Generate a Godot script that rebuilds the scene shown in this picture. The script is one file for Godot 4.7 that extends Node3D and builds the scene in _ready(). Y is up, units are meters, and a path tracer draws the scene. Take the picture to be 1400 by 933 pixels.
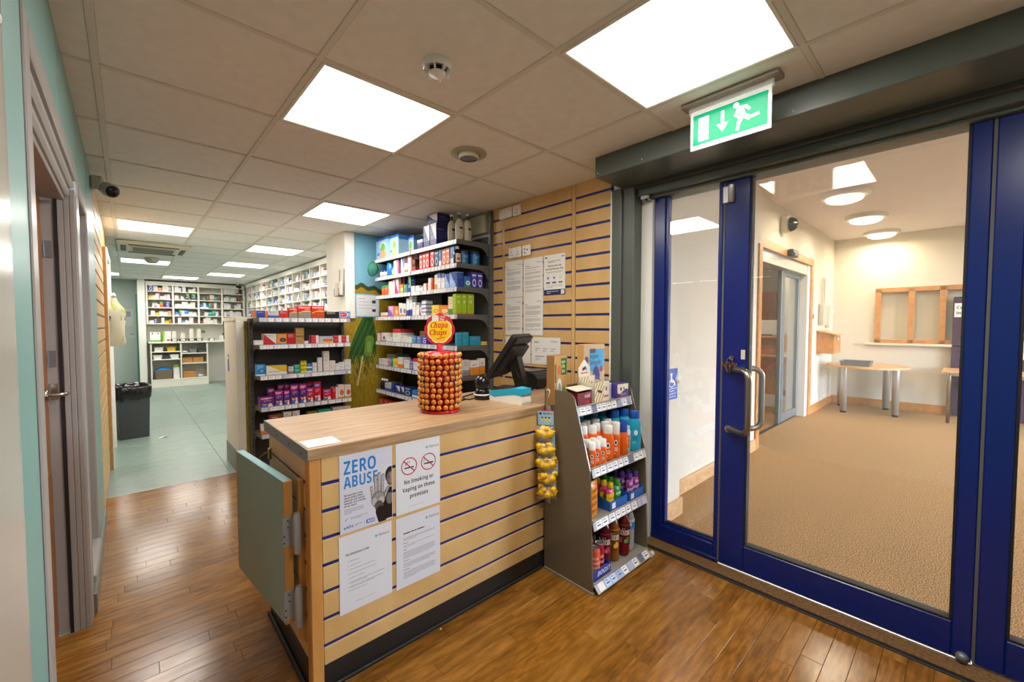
extends Node3D
# A pharmacy shop floor with a serving counter, seen towards the dispensary and the clinic lobby behind glass doors.
const CEIL = 2.304
const PITCH = 0.6
var M = {}
var cache = {}
var taken = {}
var rng = RandomNumberGenerator.new()
var atlas_cells = {}
var atlas_mat
var ts
var fonts = {}

# ---------------------------------------------------------------- helpers
func c8(r, g, b): return Color8(r, g, b)

func mat(col, rough = 0.6, metal = 0.0):
	var m = StandardMaterial3D.new()
	m.albedo_color = col
	m.roughness = rough
	m.metallic = metal
	return m

func noise_tex(freq, lo, hi, size = 512, octaves = 4, sd = 1, gain = 1.0):
	var n = FastNoiseLite.new()
	n.noise_type = FastNoiseLite.TYPE_SIMPLEX_SMOOTH
	n.frequency = freq
	n.fractal_octaves = octaves
	n.seed = sd
	var im = n.get_seamless_image(size, size)
	im.convert(Image.FORMAT_L8)
	var out = Image.create(size, size, false, Image.FORMAT_RGB8)
	for y in size:
		for x in size:
			var v = clamp((im.get_pixel(x, y).r - 0.5) * gain + 0.5, 0.0, 1.0)
			out.set_pixel(x, y, lo.lerp(hi, v))
	return ImageTexture.create_from_image(out)

func wood_mat(lo, hi, scale, rough, sd, spec = 0.5, gain = 1.0):
	var key = [lo, hi, sd]
	if not cache.has(key): cache[key] = noise_tex(0.012, lo, hi, 512, 5, sd, gain)
	var m = mat(Color.WHITE, rough)
	m.albedo_texture = cache[key]
	m.uv1_triplanar = true
	m.uv1_world_triplanar = true
	m.uv1_scale = scale
	m.metallic_specular = spec
	return m

func numbered(called):
	if not taken.has(called):
		taken[called] = 0
		return called
	taken[called] += 1
	return "%s_%03d" % [called, taken[called]]

func thing(called, label, category, at = Vector3.ZERO, turn = 0.0, group = ""):
	var o = Node3D.new()
	o.name = numbered(called)
	add_child(o)
	o.position = at
	o.rotation.y = turn
	tag(o, label, category, group)
	return o

func tag(o, label, category, group = ""):
	o.set_meta("label", label)
	o.set_meta("category", category)
	if group: o.set_meta("group", group)
	return o

func solo(called, mesh, m, at, label, category, group = "", turn = 0.0):
	var o = MeshInstance3D.new()
	o.name = numbered(called)
	o.mesh = mesh
	o.material_override = m
	add_child(o)
	o.position = at
	o.rotation.y = turn
	return tag(o, label, category, group)

func setting(called, label):
	var o = Node3D.new()
	o.name = numbered(called)
	add_child(o)
	o.set_meta("kind", "structure")
	o.set_meta("label", label)
	return o

func part(parent, called, mesh, m, at = Vector3.ZERO, rot = Vector3.ZERO):
	var o = MeshInstance3D.new()
	o.name = called
	o.mesh = mesh
	o.material_override = m
	parent.add_child(o, true)
	o.position = at
	o.rotation = rot
	return o

func copy_of(src, at, turn = 0.0):
	var stem = String(src.name)
	var cut = RegEx.create_from_string("_\\d{3}$").search(stem)
	if cut: stem = stem.substr(0, stem.length() - 4)
	var o = src.duplicate()
	o.name = numbered(stem)
	add_child(o)
	o.position = at
	o.rotation.y = turn
	return o

# a box with chamfered edges, 44 triangles, centred
func bx(sx, sy, sz, b = 0.003):
	b = min(b, 0.45 * min(sx, min(sy, sz)))
	var key = "b%.4f,%.4f,%.4f,%.4f" % [sx, sy, sz, b]
	if cache.has(key): return cache[key]
	var st = SurfaceTool.new()
	st.begin(Mesh.PRIMITIVE_TRIANGLES)
	box_into(st, Vector3.ZERO, Vector3(sx, sy, sz), b)
	st.generate_normals()
	cache[key] = st.commit()
	return cache[key]

func quad(st, a, b, c, d, out):
	# clockwise seen from the side that out points to
	if (b - a).cross(c - a).dot(out) > 0.0:
		var t = b
		b = d
		d = t
	st.set_smooth_group(-1)
	for v in [[a, Vector2(0, 0)], [b, Vector2(1, 0)], [c, Vector2(1, 1)], [a, Vector2(0, 0)], [c, Vector2(1, 1)], [d, Vector2(0, 1)]]:
		st.set_uv(v[1])
		st.add_vertex(v[0])

func box_into(st, at, size, b = 0.0, basis = Basis()):
	var h = size * 0.5
	var ax = [Vector3.RIGHT, Vector3.UP, Vector3.BACK]
	for i in 3:
		var j = (i + 1) % 3
		var k = (i + 2) % 3
		for s in [-1.0, 1.0]:
			var p = []
			for c in [[-1, -1], [1, -1], [1, 1], [-1, 1]]:
				var v = ax[i] * s * h[i] + ax[j] * c[0] * (h[j] - b) + ax[k] * c[1] * (h[k] - b)
				p.append(at + basis * v)
			quad(st, p[0], p[1], p[2], p[3], basis * ax[i] * s)
	if b <= 0.0: return
	for i in 3:
		var j = (i + 1) % 3
		var k = (i + 2) % 3
		for s in [-1.0, 1.0]:
			for t in [-1.0, 1.0]:
				var e = []
				for u in [-1.0, 1.0]:
					e.append(at + basis * (ax[j] * s * h[j] + ax[k] * t * (h[k] - b) + ax[i] * u * (h[i] - b)))
				for u in [1.0, -1.0]:
					e.append(at + basis * (ax[j] * s * (h[j] - b) + ax[k] * t * h[k] + ax[i] * u * (h[i] - b)))
				quad(st, e[0], e[1], e[2], e[3], basis * (ax[j] * s + ax[k] * t))
	for sx in [-1.0, 1.0]:
		for sy in [-1.0, 1.0]:
			for sz in [-1.0, 1.0]:
				var a = at + basis * Vector3(sx * h.x, sy * (h.y - b), sz * (h.z - b))
				var c = at + basis * Vector3(sx * (h.x - b), sy * h.y, sz * (h.z - b))
				var d = at + basis * Vector3(sx * (h.x - b), sy * (h.y - b), sz * h.z)
				tri(st, a, c, d, basis * Vector3(sx, sy, sz))

func tri(st, a, b, c, out):
	st.set_smooth_group(-1)
	if (b - a).cross(c - a).dot(out) > 0.0:
		var t = b
		b = c
		c = t
	for v in [a, b, c]:
		st.set_uv(Vector2.ZERO)
		st.add_vertex(v)

func between(parent, called, m, x0, x1, y0, y1, z0, z1, b = 0.003):
	var sx = abs(x1 - x0)
	var sy = abs(y1 - y0)
	var sz = abs(z1 - z0)
	return part(parent, called, bx(sx, sy, sz, b), m, Vector3((x0 + x1) / 2, (y0 + y1) / 2, (z0 + z1) / 2))

# surface of revolution about y; profile is a list of Vector2(radius, height); flat in z by squash
func lathe(profile, seg = 20, a0 = 0.0, a1 = TAU, squash = 1.0):
	var st = SurfaceTool.new()
	st.begin(Mesh.PRIMITIVE_TRIANGLES)
	lathe_into(st, profile, seg, a0, a1, Vector3.ZERO, squash)
	st.generate_normals()
	return st.commit()

func lathe_into(st, profile, seg, a0, a1, at, squash = 1.0, basis = Basis()):
	var ymin = profile[0].y
	var ymax = profile[0].y
	for p in profile:
		ymin = min(ymin, p.y)
		ymax = max(ymax, p.y)
	var span = max(ymax - ymin, 1e-5)
	for i in profile.size() - 1:
		var p = profile[i]
		var q = profile[i + 1]
		st.set_smooth_group(i if abs((q - p).angle()) < 0.02 or abs(q.y - p.y) < 1e-6 else 0)
		for k in seg:
			var t0 = a0 + (a1 - a0) * k / seg
			var t1 = a0 + (a1 - a0) * (k + 1) / seg
			var u0 = float(k) / seg
			var u1 = float(k + 1) / seg
			var w = [[p, t0, u0], [p, t1, u1], [q, t1, u1], [q, t0, u0]]
			var vs = []
			for e in w:
				vs.append([at + basis * Vector3(e[0].x * sin(e[1]), e[0].y, e[0].x * cos(e[1]) * squash), Vector2(e[2], 1.0 - (e[0].y - ymin) / span)])
			var outw = basis * Vector3(sin((t0 + t1) / 2), 0, cos((t0 + t1) / 2))
			if abs(q.y - p.y) < 1e-6: outw = basis * Vector3(0, 1 if q.x < p.x else -1, 0)
			var n = (vs[1][0] - vs[0][0]).cross(vs[2][0] - vs[0][0])
			if n.length() < 1e-12: n = (vs[2][0] - vs[0][0]).cross(vs[3][0] - vs[0][0])
			var order = [0, 1, 2, 0, 2, 3] if n.dot(outw) < 0.0 else [0, 2, 1, 0, 3, 2]
			for f in [0, 3]:
				var a = vs[order[f]][0]
				var b = vs[order[f + 1]][0]
				var c = vs[order[f + 2]][0]
				if (b - a).cross(c - a).length() < 1e-12: continue
				for g in 3:
					st.set_uv(vs[order[f + g]][1])
					st.add_vertex(vs[order[f + g]][0])

func tube(points, r, seg = 8, closed = false):
	var st = SurfaceTool.new()
	st.begin(Mesh.PRIMITIVE_TRIANGLES)
	tube_into(st, points, r, seg, closed)
	st.generate_normals()
	return st.commit()

func tube_into(st, points, r, seg = 8, closed = false):
	var n = points.size()
	var rings = []
	var up = Vector3(0.013, 1, 0.007).normalized()
	var last = Vector3.ZERO
	for i in n:
		var a = points[(i - 1 + n) % n] if (i > 0 or closed) else points[i]
		var b = points[(i + 1) % n] if (i < n - 1 or closed) else points[i]
		var d = (b - a).normalized()
		var side = d.cross(up)
		if last != Vector3.ZERO: side = last - d * last.dot(d)
		if side.length() < 0.05: side = d.cross(Vector3.RIGHT)
		side = side.normalized()
		last = side
		var oth = d.cross(side).normalized()
		var ring = []
		for k in seg:
			var t = TAU * k / seg
			ring.append([points[i] + (side * cos(t) + oth * sin(t)) * r, side * cos(t) + oth * sin(t)])
		rings.append(ring)
	st.set_smooth_group(0)
	for i in (n if closed else n - 1):
		var A = rings[i]
		var B = rings[(i + 1) % n]
		for k in seg:
			var l = (k + 1) % seg
			var vs = [A[k][0], A[l][0], B[l][0], B[k][0]]
			var outw = A[k][1] + A[l][1]
			var order = [0, 1, 2, 0, 2, 3] if (vs[1] - vs[0]).cross(vs[2] - vs[0]).dot(outw) < 0.0 else [0, 2, 1, 0, 3, 2]
			for f in order:
				st.set_uv(Vector2.ZERO)
				st.add_vertex(vs[f])
	if not closed:
		for e in [0, n - 1]:
			var mid = points[e]
			var outw = (points[0] - points[1]) if e == 0 else (points[n - 1] - points[n - 2])
			for k in seg:
				tri(st, mid, rings[e][k][0], rings[e][(k + 1) % seg][0], outw)

func arc_pts(center, u, v, r, t0, t1, n):
	var out = []
	for i in n + 1:
		var t = t0 + (t1 - t0) * i / n
		out.append(center + u * cos(t) * r + v * sin(t) * r)
	return out

# polygon in the plane of u and v, swept along w, with flat caps
func prism(poly, u, v, w, depth, at = Vector3.ZERO):
	var st = SurfaceTool.new()
	st.begin(Mesh.PRIMITIVE_TRIANGLES)
	prism_into(st, poly, u, v, w, depth, at)
	st.generate_normals()
	return st.commit()

func prism_into(st, poly, u, v, w, depth, at = Vector3.ZERO):
	var pts = PackedVector2Array(poly)
	var idx = Geometry2D.triangulate_polygon(pts)
	var lo = pts[0]
	var hi = pts[0]
	for p in pts:
		lo = Vector2(min(lo.x, p.x), min(lo.y, p.y))
		hi = Vector2(max(hi.x, p.x), max(hi.y, p.y))
	var span = hi - lo
	st.set_smooth_group(-1)
	for s in [0, 1]:
		var outw = w if s == 1 else -w
		for i in range(0, idx.size(), 3):
			var t = []
			for k in 3:
				var p = pts[idx[i + k]]
				t.append([at + u * p.x + v * p.y + w * depth * s, Vector2((p.x - lo.x) / span.x, 1.0 - (p.y - lo.y) / span.y)])
			if (t[1][0] - t[0][0]).cross(t[2][0] - t[0][0]).dot(outw) > 0.0: t = [t[0], t[2], t[1]]
			for e in t:
				st.set_uv(e[1])
				st.add_vertex(e[0])
	var ccw = not Geometry2D.is_polygon_clockwise(pts)
	for i in pts.size():
		var p = pts[i]
		var q = pts[(i + 1) % pts.size()]
		var d = q - p
		var n2 = Vector2(d.y, -d.x) if ccw else Vector2(-d.y, d.x)
		var a = at + u * p.x + v * p.y
		var b = at + u * q.x + v * q.y
		quad(st, a, b, b + w * depth, a + w * depth, u * n2.x + v * n2.y)

func round_poly(w, h, r, n = 4):
	var out = []
	for c in [[w / 2 - r, h / 2 - r, 0.0], [-w / 2 + r, h / 2 - r, PI / 2], [-w / 2 + r, -h / 2 + r, PI], [w / 2 - r, -h / 2 + r, 1.5 * PI]]:
		for i in n + 1:
			var t = c[2] + PI / 2 * i / n
			out.append(Vector2(c[0] + cos(t) * r, c[1] + sin(t) * r))
	return out

func circle_poly(r, n = 24, cx = 0.0, cy = 0.0, sy = 1.0):
	var out = []
	for i in n: out.append(Vector2(cx + cos(TAU * i / n) * r, cy + sin(TAU * i / n) * r * sy))
	return out

# ---------------------------------------------------------------- print: lettering and flat graphics on computed images
func font(kind):
	if not fonts.has(kind):
		var f = SystemFont.new()
		f.font_names = PackedStringArray(["Droid Serif" if kind.begins_with("serif") else "Droid Sans"])
		f.font_weight = 700 if kind.ends_with("bold") else 400
		fonts[kind] = f
	return fonts[kind]

func text_width(text, size, kind):
	var st = ts.create_shaped_text()
	ts.shaped_text_add_string(st, text, font(kind).get_rids(), size)
	ts.shaped_text_shape(st)
	var w = ts.shaped_text_get_size(st).x
	ts.free_rid(st)
	return w

# x, y: left end of the baseline; squeeze: horizontal scale
func print_text(im, text, x, y, size, col, kind = "sans", squeeze = 1.0, slant = 0.0, climb = 0.0):
	var st = ts.create_shaped_text()
	ts.shaped_text_add_string(st, text, font(kind).get_rids(), size)
	ts.shaped_text_shape(st)
	var pen = 0.0
	for g in ts.shaped_text_get_glyphs(st):
		var sz = Vector2i(g["font_size"], 0)
		var rid = g["font_rid"]
		if rid.is_valid():
			ts.font_render_glyph(rid, sz, g["index"])
			var ti = ts.font_get_glyph_texture_idx(rid, sz, g["index"])
			if ti >= 0:
				var uv = ts.font_get_glyph_uv_rect(rid, sz, g["index"])
				var off = ts.font_get_glyph_offset(rid, sz, g["index"])
				var src = ts.font_get_texture_image(rid, sz, ti)
				for j in int(uv.size.y):
					for i in int(uv.size.x * squeeze):
						var a = src.get_pixel(int(uv.position.x + i / squeeze), int(uv.position.y) + j).a
						if a < 0.04: continue
						var py = y + off.y + j
						var px = x + (pen + off.x) * squeeze + i - slant * (off.y + j)
						py -= climb * (px - x)
						blend(im, int(px), int(py), col, a)
		pen += g["advance"]
	ts.free_rid(st)
	return pen * squeeze

func centre_text(im, text, cx, y, size, col, kind = "sans", squeeze = 1.0):
	print_text(im, text, cx - text_width(text, size, kind) * squeeze / 2, y, size, col, kind, squeeze)

func blend(im, x, y, col, a = 1.0):
	if x < 0 or y < 0 or x >= im.get_width() or y >= im.get_height(): return
	im.set_pixel(x, y, im.get_pixel(x, y).lerp(col, a))

func rect(im, x, y, w, h, col): im.fill_rect(Rect2i(int(x), int(y), int(w), int(h)), col)

func disc(im, cx, cy, r, col, ry = -1.0, inner = 0.0):
	if ry < 0: ry = r
	for y in range(int(cy - ry) - 1, int(cy + ry) + 2):
		for x in range(int(cx - r) - 1, int(cx + r) + 2):
			var d = Vector2((x - cx) / float(r), (y - cy) / float(ry)).length()
			if d <= 1.0 and d >= inner: blend(im, x, y, col)

func stroke(im, a, b, w, col):
	var n = int(a.distance_to(b)) * 2 + 1
	for i in n + 1:
		var p = a.lerp(b, float(i) / n)
		var r = int(ceil(w / 2.0))
		for y in range(-r, r + 1):
			for x in range(-r, r + 1):
				if Vector2(x, y).length() <= w / 2.0: blend(im, int(p.x) + x, int(p.y) + y, col)

# an unreadable paragraph: thin broken bars, as the photograph shows small print
func small_print(im, x, y, w, rows, step, col, thick = 2):
	for r in rows:
		var px = x
		var end = x + w * (1.0 if r < rows - 1 else rng.randf_range(0.3, 0.9))
		while px < end:
			var ww = min(rng.randi_range(step, step * 4), end - px)
			rect(im, px, y + r * step, ww, thick, col)
			px += ww + max(2, step / 3)

func picture(w, h, col):
	var im = Image.create(w, h, false, Image.FORMAT_RGB8)
	im.fill(col)
	return im

func print_mat(im, rough = 0.5):
	var m = mat(Color.WHITE, rough)
	m.albedo_texture = ImageTexture.create_from_image(im)
	return m

# a sheet of print with thickness: front faces +z, origin at its middle
func sheet_mesh(w, h, t = 0.0015):
	var key = "s%.4f,%.4f,%.4f" % [w, h, t]
	if cache.has(key): return cache[key]
	var st = SurfaceTool.new()
	st.begin(Mesh.PRIMITIVE_TRIANGLES)
	prism_into(st, [Vector2(-w / 2, -h / 2), Vector2(w / 2, -h / 2), Vector2(w / 2, h / 2), Vector2(-w / 2, h / 2)], Vector3.RIGHT, Vector3.UP, Vector3.BACK, t)
	st.generate_normals()
	cache[key] = st.commit()
	return cache[key]

# a sheet showing the part of its print between u0..u1 and v0..v1
func sheet_piece(w, h, t, u0, u1, v0, v1):
	var st = SurfaceTool.new()
	st.begin(Mesh.PRIMITIVE_TRIANGLES)
	box_into(st, Vector3(0, 0, t / 2), Vector3(w, h, t))
	st.generate_normals()
	var a = st.commit_to_arrays()
	var p = a[Mesh.ARRAY_VERTEX]
	var uv = PackedVector2Array()
	for v in p: uv.append(Vector2(lerp(u0, u1, v.x / w + 0.5), lerp(v1, v0, v.y / h + 0.5)))
	a[Mesh.ARRAY_TEX_UV] = uv
	var m = ArrayMesh.new()
	m.add_surface_from_arrays(Mesh.PRIMITIVE_TRIANGLES, a)
	return m

# a carton whose faces take their print from one cell of the packaging sheet; front faces +z, base at the origin
func carton_mesh(w, h, d, cell):
	var cx = (cell % 8) / 8.0
	var cy = (cell / 8) / 8.0
	var k = 1.0 / 2048.0
	var F = Rect2(cx + 2 * k, cy + 2 * k, 156 * k, 252 * k)
	var S = Rect2(cx + 164 * k, cy + 2 * k, 88 * k, 252 * k)
	var T = Rect2(cx + 170 * k, cy + 6 * k, 60 * k, 14 * k)
	var st = SurfaceTool.new()
	st.begin(Mesh.PRIMITIVE_TRIANGLES)
	st.set_smooth_group(-1)
	var x = w / 2
	var z = d / 2
	var faces = [
		[Vector3(-x, h, z), Vector3(x, h, z), Vector3(x, 0, z), Vector3(-x, 0, z), F],
		[Vector3(x, h, -z), Vector3(-x, h, -z), Vector3(-x, 0, -z), Vector3(x, 0, -z), F],
		[Vector3(x, h, z), Vector3(x, h, -z), Vector3(x, 0, -z), Vector3(x, 0, z), S],
		[Vector3(-x, h, -z), Vector3(-x, h, z), Vector3(-x, 0, z), Vector3(-x, 0, -z), S],
		[Vector3(-x, h, -z), Vector3(x, h, -z), Vector3(x, h, z), Vector3(-x, h, z), T],
		[Vector3(-x, 0, z), Vector3(x, 0, z), Vector3(x, 0, -z), Vector3(-x, 0, -z), T]]
	for f in faces:
		var r = f[4]
		var uv = [r.position, r.position + Vector2(r.size.x, 0), r.end, r.position + Vector2(0, r.size.y)]
		for i in [0, 1, 2, 0, 2, 3]:
			st.set_uv(uv[i])
			st.add_vertex(f[i])
	st.generate_normals()
	return st.commit()

# ---------------------------------------------------------------- packaging print
# name: [what it looks like, ground, first colour, second colour, layout, title]
const DESIGNS = {
	"orangeblue": ["blue medicine carton with orange edges", "2b3fa0", "e8791c", "ffffff", 12, ""],
	"greyblue": ["pale grey medicine carton with a blue edge", "c9cccb", "3f57b5", "6f7a88", 1, ""],
	"red": ["plain red medicine carton", "c8202a", "f2a35c", "f4d8c8", 0, ""],
	"solp": ["red painkiller carton with a grey swoosh", "cf2018", "8d867c", "f2d21c", 6, "Solpadeine"],
	"solpmax": ["red painkiller carton with a yellow burst", "cf2018", "b8451c", "f2d21c", 6, "Solpadeine"],
	"black": ["black carton with white print", "1b1b1d", "4a4a4c", "e8e8e8", 0, ""],
	"oval": ["blue carton with a red oval", "2f9fd0", "d2202c", "ffffff", 10, ""],
	"whitegreen": ["flat white carton with green print", "e6ebe2", "6fae6a", "7a8a78", 0, ""],
	"reddiag": ["white carton with a red diagonal", "e2ddd6", "c4202c", "7a7a7a", 3, ""],
	"sunset": ["orange carton with a dark disc", "f0912c", "4d2a22", "3b9cc8", 4, ""],
	"crimson": ["crimson carton with fine print", "b3172c", "d64a5c", "f0d0d4", 0, ""],
	"gold": ["brown and gold carton", "b08a48", "5a4424", "3b2c18", 0, ""],
	"whitepurple": ["flat white and purple carton", "e4dfe4", "6a3f9c", "8a7a9a", 8, ""],
	"redbar": ["red carton with a pale end", "cb2330", "e7dcdc", "f3b9bd", 8, ""],
	"toothpaste": ["grey blue carton with a red star", "aab4c4", "d12a24", "f4c430", 4, ""],
	"blue": ["bright blue medicine carton", "1c8fd6", "0d5fa6", "e9f4fb", 4, ""],
	"arc": ["white carton with a yellow corner", "e8e2d6", "e7b722", "4a4440", 13, ""],
	"greywhite": ["small grey and white carton", "cfcac8", "8a7f92", "6e6a70", 1, ""],
	"teal": ["teal green carton", "0e8f7e", "35b8a4", "e4f3ef", 2, ""],
	"yellow": ["bright yellow carton", "e8d31c", "9a8a10", "5c5410", 2, ""],
	"bluewhite": ["blue carton with a white band", "1877c9", "e8f1f8", "bfe0f5", 1, ""],
	"whiteblue": ["white carton with small blue print", "e3e1de", "4a6fb0", "7d8898", 0, ""],
	"whitered": ["white carton with small red print", "e3dad6", "c4605c", "8c8480", 0, ""],
	"calpol": ["purple children's medicine carton", "5a2383", "d8237c", "f0b27a", 7, "Calpol"],
	"calpolred": ["red children's medicine carton", "d11c34", "6a2fa0", "f3c8a8", 7, "Calpol"],
	"pinkround": ["white and pink carton with a round mark", "eee3e0", "c84a5c", "e5a81e", 4, ""],
	"orangewhite": ["white carton with an orange band", "e2ddd8", "ea7c1d", "8c8c8c", 1, ""],
	"brownred": ["brown red carton", "8a4a38", "c98a6c", "e4c6b0", 0, ""],
	"skypack": ["pale blue pack of pads", "9cc7ee", "e9a878", "7fb83c", 14, ""],
	"navywhite": ["small navy and white carton", "2a2f6e", "eceaf0", "9aa0c8", 2, ""],
	"navyglow": ["navy carton with a white corner", "2a2c72", "e9e8f2", "8c90c8", 13, ""],
	"whitepink": ["white carton with pale pink print", "ece4e6", "d77f9d", "9a8f98", 8, ""],
	"pinkblue": ["pink and blue carton", "f0cfda", "3a8fd0", "c24a86", 13, ""],
	"creamorange": ["cream carton with orange print", "ece3d0", "e08a34", "8f8676", 1, ""],
	"pinkwhite": ["white carton with a pink side", "f1e6e4", "d9637a", "a08a8c", 8, ""],
	"darkyellow": ["dark carton with red and yellow print", "2e2624", "c8302c", "e8b820", 1, ""],
	"redring": ["red supplement pack with a white ring", "d2363c", "f3e4e0", "ef9aa0", 9, ""],
	"navyring": ["navy supplement pack with a pale ring", "22305e", "a9c2e4", "7f97c8", 9, ""],
	"bluebottlebox": ["slim blue carton", "2a86cc", "e4eef6", "a9d2ee", 1, ""],
	"orangering": ["orange supplement pack with a white ring", "e3763c", "f7e2d2", "f2b48c", 9, ""],
	"bluetube": ["bright blue tube carton", "1f84c8", "e8f2f8", "8fc8ec", 1, ""],
	"orangegreen": ["orange carton with green leaves", "e4571c", "4f9c3c", "f7c49c", 2, ""],
	"cream": ["plain cream carton", "ece2d8", "d8c2b4", "a8988c", 0, ""],
	"pinkmag": ["white and magenta carton", "f2e2ea", "b8247c", "a86a8c", 3, ""],
	"orangeyellow": ["orange carton with a pale disc", "ee7a28", "f6e2b8", "f4b23c", 4, ""],
	"greenblue": ["green and blue carton", "4f9f4c", "2c6cb0", "f0d23c", 8, ""],
	"limenavy": ["lime green and navy carton", "253a86", "78bf2c", "f0f4f8", 13, ""],
	"orangestrip": ["white and orange flat carton", "efe6e0", "e2562c", "c8a898", 8, ""],
	"whitestripe": ["white carton with a blue stripe", "eeeef0", "5a74b4", "8c94a4", 2, ""],
	"paleblue": ["pale blue carton with a dark wave", "9cc0ea", "2c4a9c", "e8f0fa", 13, ""],
	"navyteeth": ["navy carton with white print", "1c3c96", "e8eef8", "6aa0e0", 0, ""],
	"bear": ["blue carton with a white head", "1f5fc0", "eef2f4", "3f9c48", 4, ""],
	"purpleeye": ["violet carton with pale discs", "4b3aa8", "dfe6f4", "8f86d8", 9, ""],
	"pinkmag2": ["pink and violet carton", "d89ac0", "8c5ab0", "f4e4f0", 3, ""],
	"colourful": ["white carton with a blue disc", "e9e4e0", "2c66b8", "ee8a2c", 4, ""],
	"twinblue": ["white carton with a dark blue foot", "eceef2", "2a3f9c", "5a78c8", 1, ""],
	"yelloworange": ["yellow carton with an orange disc", "efd124", "ec8a24", "f6ecc0", 4, ""],
	"creamgreen": ["cream carton with a green foot", "ead9b4", "3f9a48", "c8884c", 1, ""],
	"lime": ["lime green carton with a red foot", "9fbf1c", "d8742c", "e8edc0", 15, ""],
	"tealpurple": ["teal and purple carton", "3aa4b8", "8c58b4", "e2eef2", 8, ""],
	"tealbox": ["teal blue carton with white print", "1596b0", "e8f4f6", "b070c0", 0, ""],
	"redtopwhite": ["white carton with a red top", "ebe7e4", "cf2f34", "4fa88c", 2, ""],
	"orangebase": ["white carton with an orange foot", "ece6de", "e58c24", "4c4844", 16, ""],
	"redgreen": ["red carton with a green foot", "c4232c", "2f8f4c", "f2eee8", 1, ""],
}
# designs that reuse another one's print
const ALSO = {"navyeye": "purpleeye", "white": "whiteblue", "pinkorange": "orangeyellow", "limewhite": "whitegreen", "blueorange": "colourful", "purpleblue": "purpleeye", "yellowwhite": "yelloworange", "purplenight": "navyring", "skyblue": "bluewhite", "tealwhite": "tealbox", "yellowblue": "yelloworange"}

func cell_of(design):
	if ALSO.has(design): design = ALSO[design]
	return atlas_cells[design]

func desc_of(design):
	if ALSO.has(design): design = ALSO[design]
	return DESIGNS[design][0]

func make_atlas():
	var im = picture(2048, 2048, Color.WHITE)
	var n = 0
	for name in DESIGNS:
		atlas_cells[name] = n
		draw_design(im, (n % 8) * 256, (n / 8) * 256, DESIGNS[name])
		n += 1
	atlas_mat = print_mat(im, 0.42)

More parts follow.
